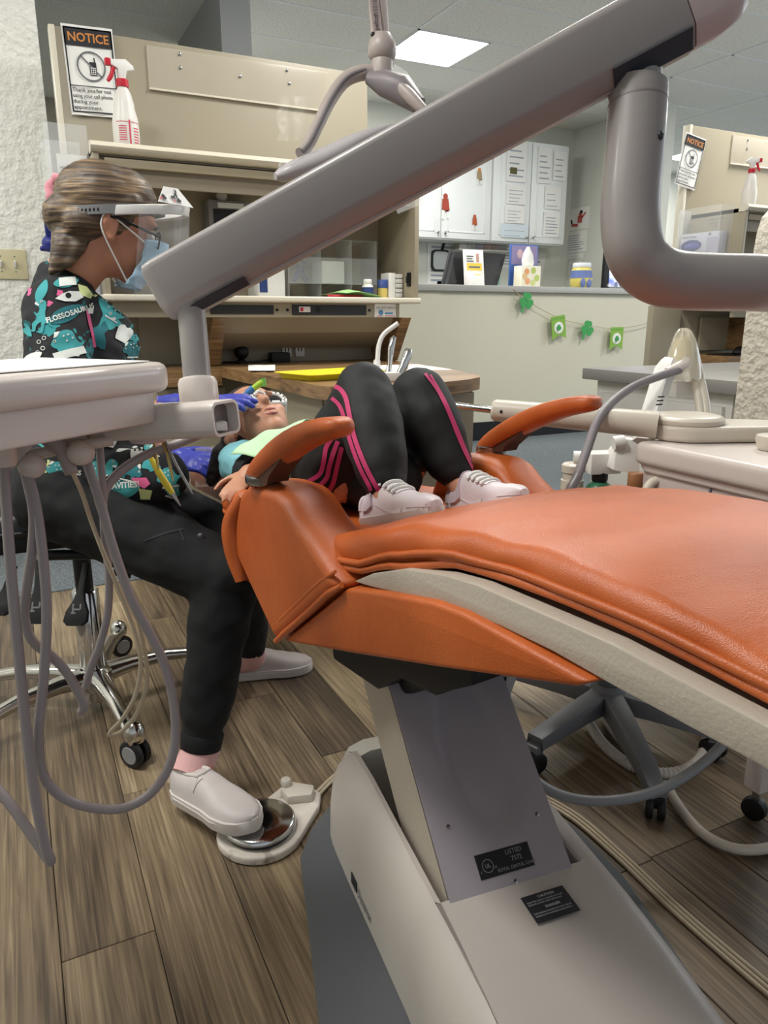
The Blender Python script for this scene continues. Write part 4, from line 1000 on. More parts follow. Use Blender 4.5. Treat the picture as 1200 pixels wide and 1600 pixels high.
# UL plate on the lift arm
lb = MB(); q0 = la(-.048, .036, -.0004)
lb.prism([la(-.048, .036, -.0002), la(.045, .036, -.0002), la(.045, .071, -.0002), la(-.048, .071, -.0002)], fn * .0008); lb = lb.build('rating_plate', mat('plate_black', '#1c1c1f', .35), lift, smooth=0)
q0 = la(-.048, .036, -.0014)
M_PR = mat('plate_print', '#8b888c', .5)
lettering([('LISTED', .050, .025, .0095, .005), ('7572', .057, .0145, .0095, .005), ('ROYAL DENTAL CHAIR', .030, .004, .0068, .004, 'LEFT', .95), ('UL', .0115, .014, .008, .01), ('C', .002, .008, .005), ('US', .025, .011, .005)], q0, AX, fd, M_PR, lb)
flat(ringp(.0165, .0165, .0095, .0009), q0, AX, fd, M_PR, lb, 'ring_mark')
# caution plate on the cover
qn = (EZ * .995 - AY * .085).normalized()
q1 = bp_(-.005, -.075, .1962)
axx = (AX + EZ * 0).normalized(); ayy = (AY + EZ * .075).normalized(); nn = axx.cross(ayy)
cb = MB(); cb.prism([q1, q1 + axx * .072, q1 + axx * .072 + ayy * .047, q1 + ayy * .047], nn * .0012); cb = cb.build('caution_plate', mat('plate_dark', '#2b2c31', .4), chair, smooth=0, label='dark caution plate with white lettering')
lettering([('CAUTION', .024, .038, .0062, .01), ('ELECTRIC SHOCK HAZARD DO NOT', .003, .0325, .0036), ('REMOVE COVER REFER SERVICING', .003, .028, .0036), ('DANGER', .026, .019, .0062, .01), ('EXPLOSION HAZARD DO NOT USE IN', .003, .0125, .0036), ('PRESENCE OF FLAMMABLE ANESTHETICS', .003, .008, .0033)], q1 + nn * .0012, axx, ayy, mat('plate_white', '#c9c9cc', .5), cb)
# maker's mark on the left flank
ml = thing
mk = MB(); mk.prism([bp_(-.1700, .275, .030), bp_(-.1700, .245, .030), bp_(-.1700, .245, .052), bp_(-.1700, .275, .052)], -AX * .0012); mk.build('badge', M_INK, chair, smooth=0)
lettering([('Dynarex', .0, .0, .024, .02, 'LEFT', .8)], bp_(-.1705, .238, .032), -AY, (EZ + AX * .03), M_INKG, chair)
# black bracket under the seat
b = MB(); b.prism([ps(x, y, .09) for x, y in ((518, 1012), (735, 1030), (738, 1072), (700, 1080), (680, 1088), (625, 1060), (590, 1078), (520, 1030))], CT * .34); b.build('seat_bracket', M_BLACK, chair, bev=.006)
b = MB(); b.prism([ps(x, y, .13) for x, y in ((560, 1020), (660, 1040), (665, 1078), (640, 1086), (615, 1084), (605, 1065))], CT * .26); b.build('pivot_block', mat('black_metal', '#19191b', .45), chair, bev=.008)
MB().tube([ps(650, 1062, .10), ps(650, 1062, .10) + CT * .3], .012, 12).build('pivot_shaft', M_BLACK, chair)

# ================================================================== DELIVERY SYSTEM (arm, post, head, tray)
M_ARM = mat('arm_grey', '#8e8886', .38, var=.02, coat=.1)
ds = thing('delivery_system', 'grey diagonal delivery arm carrying the instrument tray, foreground', 'delivery arm', (.6, .9, 0))
A0 = P(250, 460, d=1.05); A1 = P(1128, -14, d=.93)
ad_ = (A1 - A0).normalized()
side = ad_.cross(EZ).normalized(); upv = side.cross(ad_).normalized()
if upv.z < 0: upv = -upv
if side.y > 0: side = -side          # side points to the viewer
def arm_ring(p, hw, hh, r):
    top = [q_ for q_ in rrect(hw * 2, hh * 2, r, 4) if q_[1] > 0]      # rounded upper corners
    low = [(-hw, -hh * .46), (-hw * .97, -hh * .56), (-hw * .5, -hh * .97), (-hw * .42, -hh), (hw * .42, -hh), (hw * .5, -hh * .97), (hw * .97, -hh * .56), (hw, -hh * .46)]
    return [p + side * x + upv * y for x, y in top + low]
Lr = (A1 - A0).length
rs = []
for q, hh, hw in ((0, .036, .030), (.004, .0405, .0335), (.02, .042, .035), (.5, .044, .036), (.93, .0455, .036)):
    rs.append(arm_ring(A0 + ad_ * Lr * q, hw, hh, .012 if q > .001 else .010))
arm = MB().rings(rs).build('flex_arm', M_ARM, ds, smooth=45)
rs = []
for q, hh, hw in ((.932, .0455, .0365), (.975, .0455, .0365), (1.005, .041, .034), (1.022, .030, .027), (1.028, .016, .016)):
    rs.append(arm_ring(A0 + ad_ * Lr * q, hw, hh, .012 if hh > .02 else .008))
MB().rings(rs).build('end_cap', mat('arm_cap', '#b7a6a4', .4), ds, smooth=50)
# channel along the underside
b = MB(); z_ = -.0455
b.rings([[A0 + ad_ * Lr * q + side * x + upv * y for x, y in ((-.014, -.042), (.014, -.042), (.013, -.0475), (-.013, -.0475))] for q in (.04, .93)]); b.build('underside_rail', mat('arm_rail', '#9a8d89', .4), ds)
for q0_, q1_, e_ in ((.03, .15, .5), (.80, .925, 0)):
    b = MB(); b.rings([[A0 + ad_ * Lr * q + side * x + upv * y for x, y in ((.0365 - .021 * e_, -.0255 - .0207 * e_), (.0155, -.0462), (.0175, -.0475), (.0385 - .021 * e_, -.0268 - .0207 * e_))] for q in (q0_, q1_)]); b.build('slot', mat('slot_blue_black', '#2c3038', .5), ds)
# right post and elbow pipe
p1 = P(1005, 130, d=.955); p2 = P(1005, 75, d=.95)
top = P(1006, 60, d=.955)
MB().tube([P(1000, 160, d=.96), P(1007, 58, d=.955)], .0245, 24).build('arm_pivot', M_ARM, ds)
pts = [P(998, 134, d=.96), P(997, 147, d=.96), P(994, 200, d=.96), P(989, 260, d=.96), P(985, 310, d=.96), P(985, 350, d=.96), P(990, 385, d=.96), P(1004, 412, d=.965), P(1028, 430, d=.97), P(1060, 438, d=.98), P(1110, 441, d=.99), P(1170, 442, d=1.0), P(1260, 444, d=1.02), V((1.30, .52, P(1260, 444, d=1.02).z)), V((1.44, .56, P(1260, 444, d=1.02).z - .03)), V((1.47, .57, P(1260, 444, d=1.02).z - .12)), V((1.47, .57, .768))]
pp = bez(pts, 6); MB().tube(pp, [.034] + [.0372] * 5 + [.0375] * (len(pp) - 6), 32).build('elbow_pipe', M_ARM, ds, smooth=50)
MB().tube([P(996, 163, d=.96), P(996, 166, d=.96)], .0378, 32).build('collar_groove', mat('arm_groove', '#7d7674', .5), ds)
pq = P(1031, 212, d=.93); MB().ball(pq, (.005, .005, .006)).build('grub_screw', M_DARKP, ds)
# left post
p_t = P(298, 470, d=1.045); p_b = P(309, 602, d=1.045)
MB().tube([p_t, p_b], [.0195, .0195], 24).build('tray_post', M_ARM, ds)
c0_ = P(308, 592, d=1.045); c1_ = P(313, 636, d=1.045)
ax_ = (c0_ - c1_); 
MB().lathe([(.026, 0), (.0275, .003), (.0275, ax_.length - .006), (.025, ax_.length)], c1_, ax_, 28).build('post_collar', M_PLASTIC, ds)
# square tube under the post, open at its right end
t0 = P(354, 653, d=.995); t1 = P(118, 664, d=1.10)
td = (t1 - t0).normalized(); ts = td.cross(EZ).normalized(); tu = ts.cross(td)
if tu.z < 0: tu = -tu
if ts.y > 0: ts = -ts
Lt = (t1 - t0).length
def tr(l, w, h, r): return [t0 + td * l + ts * x + tu * y for x, y in rrect(w, h, r, 4)]
b = MB(); b.rings([tr(.028, .050, .036, .009), tr(0, .054, .039, .009), tr(0, .062, .046, .011), tr(.004, .064, .048, .012), tr(Lt, .064, .046, .012)]); b.build('square_tube', M_PLASTIC, ds, smooth=40)
MB().rings([tr(.016, .053, .038, .008), tr(.02, .053, .038, .008)]).build('tube_bore', mat('bore_grey', '#6b6866', .6), ds)
q = t0 + td * .012; MB().box(q + tu * -.010, (.016, .02, .012)).build('bore_block', M_WPL, ds, bev=.002)
MB().lathe([(.024, 0), (.026, .002), (.026, .018), (.022, .02)], P(232, 690, d=1.06), EZ, 24).build('pivot_disc', mat('pink_plastic', '#c7b6b6', .4), ds)
# instrument head with tray on top (long rounded slab running to the near left)
hr = P(286, 585, z=.955); hl = P(-120, 628, z=.955)
hd = (hl - hr).normalized(); hn = V((-hd.y, hd.x, 0)); 
if hn.y < 0: hn = -hn
def slab(w, d0, l0, l1, z0, z1, rr_, name, m, bev):
    """slab from the near edge back by w; l from right end"""
    c = [(l0, d0), (l1, d0), (l1, d0 + w), (l0, d0 + w)]
    pts = []
    for i, (cx, cy) in enumerate([(l0 + rr_, d0 + rr_), (l1 - rr_, d0 + rr_), (l1 - rr_, d0 + w - rr_), (l0 + rr_, d0 + w - rr_)]):
        a0 = (180, 270, 0, 90)[i]
        for k in range(6): pts.append((cx + rr_ * cos(radians(a0 + 90 * k / 5)), cy + rr_ * sin(radians(a0 + 90 * k / 5))))
    b = MB(); b.rings([[V((hr.x, hr.y, z)) + hd * l + hn * d_ for l, d_ in pts] for z in (z0, z1)])
    return b.build(name, m, ds, bev=bev, bseg=4, smooth=50)
slab(.26, .0, 0, .56, .934, .972, .05, 'tray_slab', M_PLASTIC, .014)
slab(.23, .018, .012, .54, .893, .936, .045, 'head_body', M_PLASTIC, .004)
b = MB(); b.prism([V((hr.x, hr.y, .973)) + hd * l + hn * d_ for l, d_ in ((.03, .03), (.40, .03), (.52, .05), (.52, .23), (.03, .23))], (0, 0, .0012)); b.build('tray_paper', M_PAPER, ds, smooth=0)
# hose bar, knobs under the head
MB().tube([P(-20, 726, d=.97), P(45, 712, d=1.0), P(120, 697, d=1.03), P(176, 688, d=1.05)], .008, 12).build('hose_bar', M_PLASTIC, ds)
MB().tube([P(60, 668, d=1.0), P(100, 706, d=1.0), P(112, 740, d=1.0)], [.015, .011, .009], 12).build('hanger_arm', M_PLASTIC2, ds)
MB().ball(P(50, 728, d=.98), (.018, .016, .017)).build('knob', M_PLASTIC, ds); MB().ball(P(126, 708, d=1.0), (.019, .019, .017)).build('knob', M_PLASTIC, ds)
MB().tube([P(70, 660, d=1.02), P(118, 655, d=1.06), P(122, 690, d=1.06), P(90, 678, d=1.03)], [.02, .024, .022, .016], 14).build('swivel_housing', M_PLASTIC, ds)
MB().lathe([(.013, 0), (.016, .01), (.016, .05), (.012, .06)], P(8, 728, d=.93), EZ, 16).build('hanger_cup', M_PLASTIC, ds)
b = MB(); b.prism([P(0, 668, d=.96), P(60, 662, d=.98), P(60, 690, d=.98), P(14, 742, d=.96), P(0, 745, d=.96)], hn * .04); b.build('hanger_bracket', M_PLASTIC, ds, bev=.005)
# hoses
M_HOSE = mat('grey_hose', '#9a9192', .4, var=.03); M_HOSE2 = mat('cream_hose', '#c0b196', .4, var=.03)
def hose(pts, r, m, name='hose', par=None, n=8, seg=10):
    q = [P(x, y, d=d) for x, y, d in pts]
    return MB().tube(bez(q, n), r, seg).build(name, m, par)
H = [
 ([(3, 668, .95), (8, 760, .95), (16, 880, .95), (28, 1010, .955), (40, 1130, .96), (54, 1240, .965), (70, 1320, .97), (79, 1344, .975), (74, 1340, .98), (50, 1305, .985), (20, 1262, .99), (-10, 1225, .995), (-30, 1200, 1.0)], .0068, M_HOSE),
 ([(28, 668, .98), (40, 740, .98), (52, 800, .98), (50, 860, .985), (40, 930, .99), (39, 970, .995), (52, 1003, 1.0), (80, 1025, 1.01), (105, 1052, 1.02), (124, 1085, 1.03), (131, 1105, 1.035), (127, 1112, 1.04)], .0064, M_HOSE),
 ([(44, 740, .98), (58, 800, .98), (68, 880, .98), (73, 960, .98), (69, 1050, .98), (61, 1130, .98), (60, 1175, .985), (72, 1220, .99), (105, 1250, 1.0), (150, 1263, 1.01), (195, 1262, 1.02), (235, 1240, 1.03), (263, 1200, 1.04), (274, 1150, 1.045), (270, 1090, 1.045), (256, 1035, 1.04), (234, 990, 1.035), (205, 935, 1.03), (178, 860, 1.03), (158, 790, 1.03), (140, 735, 1.03), (126, 690, 1.03)], .0066, M_HOSE),
 ([(155, 690, 1.06), (160, 760, 1.06), (163, 830, 1.06), (170, 900, 1.06), (168, 960, 1.06), (155, 1010, 1.06), (143, 1040, 1.06), (133, 1075, 1.06)], .0056, M_HOSE),
 ([(112, 735, 1.0), (128, 770, 1.03), (142, 812, 1.05), (160, 860, 1.05), (185, 920, 1.05), (210, 985, 1.05), (220, 1035, 1.05), (212, 1085, 1.05), (192, 1122, 1.05), (174, 1142, 1.05), (172, 1149, 1.05), (190, 1143, 1.06), (214, 1115, 1.07), (229, 1070, 1.07), (228, 1030, 1.07), (214, 960, 1.07), (190, 890, 1.07), (160, 810, 1.07), (150, 780, 1.07)], .0032, M_HOSE2),
 ([(158, 790, 1.06), (166, 762, 1.07), (190, 735, 1.08), (230, 710, 1.09), (275, 694, 1.10), (312, 679, 1.11)], .0068, M_HOSE),
]
for k, (pts, r, m_) in enumerate(H):
    hose(pts, r, m_, par=ds)
# small instruments hanging under the pivot disc: yellow syringe-like pen and thin picks
def pick(label, cat, pts, r, m_, tipm=None):
    q = [P(x, y, d=d) for x, y, d in pts]
    t = thing('hand_instrument', label, cat, q[0], 'instruments under the tray arm')
    MB().tube(q, r, 10).build('shaft', m_, t)
    if tipm:
        e = q[-1]; dr = (q[-1] - q[-2]).normalized()
        MB().tube([e, e + dr * .012, e + dr * .022], [r[-1] if isinstance(r, list) else r, .0022, .0008], 8).build('tip', tipm, t)
    return t
M_YEL = mat('yellow_grip', '#d3bf3c', .4); M_BRASS = mat('brass', '#b9a368', .25, 1)
pick('yellow handled scaler hanging below the tray arm', 'instrument', [(236, 716, 1.13), (248, 738, 1.13), (262, 760, 1.13), (270, 772, 1.13)], [.004, .0055, .0055, .004], M_YEL, M_STEEL)
pick('short brass tip left below the tray arm', 'instrument', [(240, 690, 1.09), (244, 712, 1.09)], .0022, M_BRASS, M_BRASS)
pick('middle brass pick below the tray arm', 'instrument', [(254, 690, 1.09), (262, 712, 1.09), (266, 730, 1.09)], .0022, M_BRASS, M_BRASS)
pick('longest thin steel probe below the tray arm', 'instrument', [(258, 688, 1.09), (272, 720, 1.09), (290, 752, 1.09)], .0022, M_STEEL, M_STEEL)

# ================================================================== DENTAL LIGHT (behind the arm)
dl = thing('dental_light', 'overhead dental operating light with curved yoke behind the diagonal arm', 'lamp', (.9, 1.9, 1.7))
lp0 = P(597, 98, d=1.8); lp1 = P(588, -70, d=1.8)
MB().tube([V((lp1.x, lp1.y, CZ)), lp1, P(590, 0, d=1.8), P(594, 60, d=1.8)], .0235, 20).build('drop_post', M_PLASTIC2, dl)
b = MB(); q0_ = P(578, 50, d=1.765); q1_ = P(599, 50, d=1.765); 
lblp = MB(); lblp.prism([P(576, -10, d=1.772), P(590, -10, d=1.772), P(598, 52, d=1.772), P(584, 54, d=1.772)], (0, -.001, 0)); lb = lblp.build('label', mat('label_tan', '#8d7f7d', .5), dl, smooth=0)
lettering([('pelton', 0, 0, .016, .01), ('|||||||||||||', .035, .0, .014)], P(592, 48, d=1.769), P(586, -10, d=1.769) - P(592, 48, d=1.769), P(582, 48, d=1.769) - P(592, 48, d=1.769), M_INK, lb)
for x in (583, 594): MB().ball(P(x, 54, d=1.772), .006).build('button', M_BLACK, dl)
MB().lathe([(.020, 0), (.033, .012), (.035, .03), (.032, .045), (.022, .062)], P(597, 98, d=1.8), (0, 0, 1), 24).build('joint', M_PLASTIC2, dl)
MB().lathe([(.026, 0), (.026, .035), (.024, .04)], P(597, 122, d=1.8), EZ, 24).build('joint_neck', M_PLASTIC2, dl)
yoke = [P(612, 122, d=1.8), P(585, 114, d=1.8), P(560, 115, d=1.79), P(536, 128, d=1.78), (P(515, 158, d=1.76)), P(497, 195, d=1.74), P(482, 225, d=1.72), P(470, 240, d=1.7)]
pp = bez(yoke, 6); MB().tube(pp, [.020 - .006 * min(1, i / 30) for i in range(len(pp))], 16).build('yoke', M_PLASTIC2, dl)
MB().tube([p + V((0, -.014, .002)) for p in pp[10:]], .005, 8).build('yoke_seam', mat('yoke_dark', '#6f696c', .5), dl)
MB().tube([P(575, 122, d=1.79), P(600, 130, d=1.78), P(628, 140, d=1.77), P(655, 165, d=1.76)], [.014, .03, .034, .02], 16).build('head_mount', mat('mount_grey', '#7d7679', .45), dl)
MB().tube([P(615, 125, d=1.76), P(640, 150, d=1.74), P(664, 175, d=1.74)], [.012, .016, .012], 12).build('mount_lever', M_PLASTIC2, dl)
hd_ = [P(430, 276, d=1.68), P(450, 270, d=1.69), P(500, 252, d=1.72), P(560, 221, d=1.75), P(610, 197, d=1.78)]
pp = bez(hd_, 5); MB().tube(pp, [.010 + .032 * sin(pi * min(.98, (i + .6) / (len(pp)))) for i in range(len(pp))], 18, flat=.6).build('lamp_head', mat('lamp_head_grey', '#b3aeb0', .35), dl)
b = MB(); b.prism([P(455, 258, d=1.66), P(490, 228, d=1.68), P(500, 238, d=1.69), P(462, 264, d=1.67)], (0, .002, 0)); b.build('film_flap', M_FILM, dl)
b = MB(); b.prism([P(617, 100, d=1.74), P(638, 113, d=1.74), P(636, 124, d=1.74), P(612, 112, d=1.74)], (0, .002, 0)); b.build('film_flap', M_FILM, dl)
MB().tube([P(438, 262, d=1.67), P(441, 256, d=1.67)], [.006, .008], 8).build('film_knot', M_FILM, dl)
b = MB(); b.rings([[P(434 + 50 * i / 6 + 3 * sin(j * 2), 150 + 70 * j / 5, d=1.9 + .012 * sin(i * 2.2 + j * .3)) for i in range(7)] for j in range(6)], cap=False, closed=False); b.build('hanging_film', mat('hanging_film', '#efece4', .2, alpha=.10), dl)
b = MB(); b.prism([P(619, 325, d=1.5), P(660, 308, d=1.5), P(662, 318, d=1.5), P(622, 334, d=1.5)], (0, .002, 0)); b.build('film_strip', M_FILM, dl)
# ================================================================== ASSISTANT'S CART at right
cart = thing('delivery_cart', 'ivory cuspidor cart with round lids beyond the leg rest', 'cart', (1.45, .9, 0))
X0, X1, Y0, Y1 = 1.215, 1.62, .50, 1.185
b = MB(); b.prism([(X0, y, z) for y, z in ((Y1, .735), (Y1, .712), (Y1 - .015, .70), (Y0, .70), (Y0, .735))], (X1 - X0, 0, 0)); b.build('top_lid', M_PLASTIC, cart, bev=.012, bseg=4)
MB().span((X0 - .012, Y0, .718), (X1, Y1 + .006, .768)).build('lid_cap', M_PLASTIC, cart, bev=.016, bseg=4)
b = MB(); b.prism([(X0 + .008, y, z) for y, z in ((Y1 - .004, .715), (Y1 - .004, .655), (Y1 - .075, .60), (Y0, .60), (Y0, .715))], (X1 - X0 - .02, 0, 0)); b.build('body', mat('cart_body', '#c4b8b3', .4, var=.02), cart, bev=.008)
MB().span((X0 + .004, .995, .61), (X0 + .009, .999, .715)).build('body_seam', M_INKG, cart, smooth=0)
for x, y in ((1.30, .86), (1.30, .56), (1.58, .56), (1.58, 1.1)):
    lg = MB().span((x - .02, y - .02, .075), (x + .02, y + .02, .61)).build('leg', M_PLASTIC, cart, bev=.004)
    MB().lathe([(.012, -.012), (.024, -.011), (.026, 0), (.024, .011), (.012, .012)], (x, y, .026), (1, .3, 0), 18).build('caster', M_BLACK, lg)
    MB().tube([(x, y, .03), (x, y, .08)], .008, 8).build('caster_stem', M_STEEL, lg)
# cuspidor arm lid on top
LZ_ = .769
def lid(c, r, z, label=None):
    return MB().lathe([(r * .97, 0), (r, .004), (r, .022), (r * .94, .028), (r * .90, .030), (r * .885, .034), (r * .89, .040), (r * .84, .047), (.02, .050)], (c[0], c[1], z), EZ, 36).build('round_lid', M_PLASTIC3, cart, smooth=40)
ca = P(1072, 662, z=.80); cb_ = P(1170, 648, z=.79)
b = MB(); a0 = V((ca.x, ca.y, 0)); d_ = V((1.62, 1.02, 0)) - a0; 
dv = d_.normalized(); nvv = V((-dv.y, dv.x, 0))
pts = []
for k in range(13):
    a = pi / 2 + pi * k / 12; pts.append(a0 + dv * cos(a) * .085 + nvv * sin(a) * .085)
e = a0 + d_
for k in range(9):
    a = -pi / 2 + pi * k / 8; pts.append(e + dv * cos(a) * .045 + nvv * sin(a) * .045)
b.rings([[p + EZ * z for p in pts] for z in (LZ_, LZ_ + .034)]); b.build('cuspidor_arm', M_PLASTIC3, cart, bev=.010, bseg=4)
MB().lathe([(.078, 0), (.080, .003), (.080, .010), (.074, .016), (.066, .018), (.02, .019)], (ca.x, ca.y, LZ_ + .034), EZ, 40).build('round_lid', M_PLASTIC3, cart, smooth=40)
cc = P(1153, 675, z=.785); MB().lathe([(.04, 0), (.042, .006), (.048, .008), (.050, .014), (.048, .022), (.042, .026), (.02, .027)], (cc.x, cc.y, LZ_), EZ, 36).build('round_lid', M_PLASTIC3, cart, smooth=40)
cc = P(1215, 690, z=.785); MB().lathe([(.036, 0), (.038, .006), (.042, .02), (.040, .028), (.02, .03)], (cc.x, cc.y, LZ_), EZ, 30).build('round_lid', M_PLASTIC3, cart, smooth=40)
# telescoping arm towards the child
ta = P(1028, 664, d=1.62); tb = P(774, 641, d=1.75); tcd = P(690, 631, d=1.80)
MB().tube([ta, tb], [.030, .026], 24).build('telescopic_arm', M_PLASTIC3, cart)
dd = (tb - ta).normalized(); MB().tube([tb - dd * .004, tb + dd * .006], [.026, .022], 24).build('arm_ring', M_PLASTIC3, cart)
MB().tube([tb, tcd, tcd + dd * .15], .0085, 14).build('chrome_rod', M_CHROME, cart)
MB().ball(P(783, 643, d=1.72), (.004, .004, .004)).build('grub_screw', M_DARKP, cart)
# assistant's instrument holder with film-covered tips
hb = P(1068, 607, d=1.86)
MB().box(P(1070, 607, d=1.86), (.085, .05, .04), Matrix.Rotation(-.2, 3, 'Z')).build('holder_block', M_WPL, cart, bev=.006)
w0 = P(1005, 690, d=1.72); w1 = P(1040, 575, d=1.80)
MB().tube([w0, P(1022, 635, d=1.76), w1, P(1046, 563, d=1.81)], [.026, .026, .026, .020], 6, flat=.6).build('valve_handle', M_WPL, cart, smooth=30)
for k in range(3): MB().box(P(1030 + k * 1.5, 632 - k * 6, d=1.725), (.02, .001, .003)).build('handle_mark', M_INK, cart, smooth=0)
MB().tube(bez([P(1062, 578, d=1.79), P(1030, 588, d=1.74), P(990, 604, d=1.70), P(958, 627, d=1.66), P(935, 655, d=1.62), P(918, 700, d=1.58), P(903, 742, d=1.54), P(888, 785, d=1.50), V((1.12, 1.22, .55)), V((1.18, 1.20, .48)), V((1.28, 1.10, .52)), V((1.32, 1.08, .602))], 6), .0098, 14).build('suction_hose', mat('dark_grey_hose', '#837d80', .45), cart)
MB().tube([P(1042, 582, d=1.78), P(1056, 577, d=1.79), P(1071, 570, d=1.80), P(1074, 560, d=1.80)], [.011, .015, .017, .013], 14).build('hose_cuff', M_PLASTIC, cart)
MB().tube(bez([P(1083, 545, d=1.83), P(1093, 590, d=1.82), P(1101, 630, d=1.80), P(1104, 668, d=1.78)], 6), .012, 12).build('cream_hose', mat('pale_hose', '#d8d0c0', .4), cart)
MB().tube(bez([P(1076, 545, d=1.83), P(1086, 590, d=1.82), P(1093, 630, d=1.80), P(1096, 668, d=1.78)], 6), .011, 12).build('cream_hose', mat('pale_hose', '#d8d0c0', .4), cart)
MB().tube([P(1068, 575, d=1.82), P(1067, 550, d=1.82), P(1066, 530, d=1.82)], [.022, .026, .020], 14).build('suction_tip', mat('yellowed_plastic', '#cdbd8c', .4), cart)
rs = []
for y, x0, x1 in ((592, 1040, 1098), (575, 1037, 1098), (550, 1043, 1094), (532, 1050, 1089), (520, 1056, 1082), (515, 1062, 1076)):
    c = P((x0 + x1) / 2, y, d=1.82); r = (x1 - x0) / 2 / F_PX * 1.82
    rs.append([c + V((r * cos(2 * pi * k / 18) * (1 + .05 * sin(5 * k)), r * .8 * sin(2 * pi * k / 18), .004 * sin(3 * k))) for k in range(18)])
MB().rings(rs).build('film_sleeve', mat('sleeve_film', '#efe9d6', .12, alpha=.42, spec=.9), cart, smooth=60)
# lower holder behind the leg rest
MB().tube([P(896, 715, d=1.95), P(960, 716, d=1.93)], .018, 14).build('lower_bar', M_WPL, cart)
MB().box(P(940, 722, d=1.93), (.085, .06, .055), Matrix.Rotation(-.3, 3, 'Z')).build('lower_block', M_WPL, cart, bev=.005)
b = MB(); b.prism([P(958, 735, d=1.86), P(962, 708, d=1.86), P(978, 686, d=1.86), P(1000, 688, d=1.86), P(1000, 742, d=1.86)], (.02, .05, 0)); b.build('lower_bracket', M_WPL, cart, bev=.004)
MB().tube([P(958, 693, d=1.86), P(975, 690, d=1.86)], .018, 14).build('peg', M_WPL, cart)
MB().lathe([(.024, -.05), (.030, -.045), (.030, -.02), (.026, -.018), (.026, 0), (.030, .002), (.030, .02), (.024, .025)], P(895, 738, d=1.95), EZ, 18).build('filter_cup', M_PLASTIC3, cart)
for k in range(4): MB().lathe([(.014 - k * .002, 0), (.014 - k * .002, .006)], P(892, 763 - k * 3, d=1.95), EZ, 12).build('cup_rib', M_PLASTIC3, cart)
zs_ = P(937, 728, d=1.93).z - .1545
MB().span((1.30, 1.28, zs_ - .02), (1.62, 1.62, zs_)).build('side_shelf', M_WPL, cart, bev=.003)
MB().span((1.50, 1.17, zs_ - .02), (1.56, 1.30, .70)).build('shelf_bracket', M_WPL, cart)
def squat_bottle(p, label, m_, cm):
    t = thing('small_bottle', label, 'bottle', p)
    MB().lathe([(.036, 0), (.038, .005), (.038, .085), (.030, .105), (.017, .115), (.017, .122)], p, EZ, 20).build('bottle_body', m_, t)
    MB().lathe([(.020, .116), (.021, .12), (.021, .15), (.018, .154)], p, EZ, 20).build('cap', cm, t)
pb = P(937, 745, d=1.93); squat_bottle(V((pb.x, pb.y, P(937, 728, d=1.93).z - .154)), 'green bottle with black cap behind the leg rest', mat('green_bottle', '#2f6a4d', .3), M_BLACK)
pb = P(993, 760, d=1.86); squat_bottle(V((pb.x, pb.y, P(937, 728, d=1.93).z - .154)), 'dark bottle with copper band behind the leg rest', mat('amber_bottle', '#2a2320', .3), mat('copper_cap', '#9a6a45', .4))
MB().tube(bez([P(1003, 790, d=1.6), P(1010, 765, d=1.6), P(1022, 752, d=1.6), P(1035, 752, d=1.6)], 5), .010, 12).build('cream_hose', mat('pale_hose', '#d8d0c0', .4), cart)

# ================================================================== STOOLS
def caster(par, p, ang, r=.03, m_=M_BLACK, hub=None, stem=.02):
    p = V(p); a = V((cos(ang), sin(ang), 0))
    c = MB()
    for sgn in (-1, 1):
        c.lathe([(r * .5, 0), (r * .93, .001), (r, .005), (r, .013), (r * .9, .016), (r * .3, .0165)], p + a * sgn * .004 + V((0, 0, r)), a * sgn, 20)
    cw = c.build('caster', m_, par)
    MB().box(p + V((0, 0, r * 1.55)), (.030, .030, r * 1.0), Matrix.Rotation(ang, 3, 'Z')).build('caster_fork', m_, cw, bev=.006)
    if hub:
        h_ = MB()
        for sgn in (-1, 1): h_.lathe([(r * .66, 0), (r * .62, .0015)], p + a * sgn * .0205 + V((0, 0, r)), a * sgn, 18)
        h_.build('hub_cap', hub, cw)
    return cw
# right stool: grey five-star base
st = thing('operator_stool', 'grey five-legged stool base with black casters behind the chair pedestal', 'stool', (1.276, 1.281, 0))
M_STG = mat('stool_grey', '#6f7175', .45)
cx, cy = 1.276, 1.281
MB().lathe([(.028, .09), (.03, .095), (.03, .17), (.027, .18), (.027, .36)], (cx, cy, 0), EZ, 24).build('column', mat('stool_column', '#5c5f63', .4), st)
MB().lathe([(.04, .055), (.048, .07), (.045, .112), (.034, .125)], (cx, cy, 0), EZ, 24).build('hub', M_STG, st)
MB().lathe([(.05, .355), (.16, .36), (.175, .375), (.175, .405), (.15, .42)], (cx, cy, 0), EZ, 32).build('seat', mat('stool_vinyl', '#3b3c40', .5), st)
for ex, ey in ((1.115, .955), (.985, 1.205), (1.135, 1.555), (1.44, 1.51), (1.405, 1.055)):
    d_ = V((ex - cx, ey - cy, 0)); dn = d_.normalized(); nn_ = V((-dn.y, dn.x, 0)); Ld = d_.length
    rs = []
    for q, w_, zt_, zb_ in ((.03, .030, .112, .062), (.12, .028, .108, .066), (.30, .024, .092, .062), (Ld - .01, .021, .074, .050), (Ld + .012, .018, .07, .052)):
        p = V((cx, cy, 0)) + dn * q
        rs.append([p + nn_ * -w_ + EZ * zb_, p + nn_ * w_ + EZ * zb_, p + nn_ * w_ * .85 + EZ * zt_, p - nn_ * w_ * .85 + EZ * zt_])
    lg = MB().rings(rs).build('leg', M_STG, st, bev=.003)
    caster(lg, (ex, ey, 0), atan2(dn.y, dn.x) + 1.2, .028)
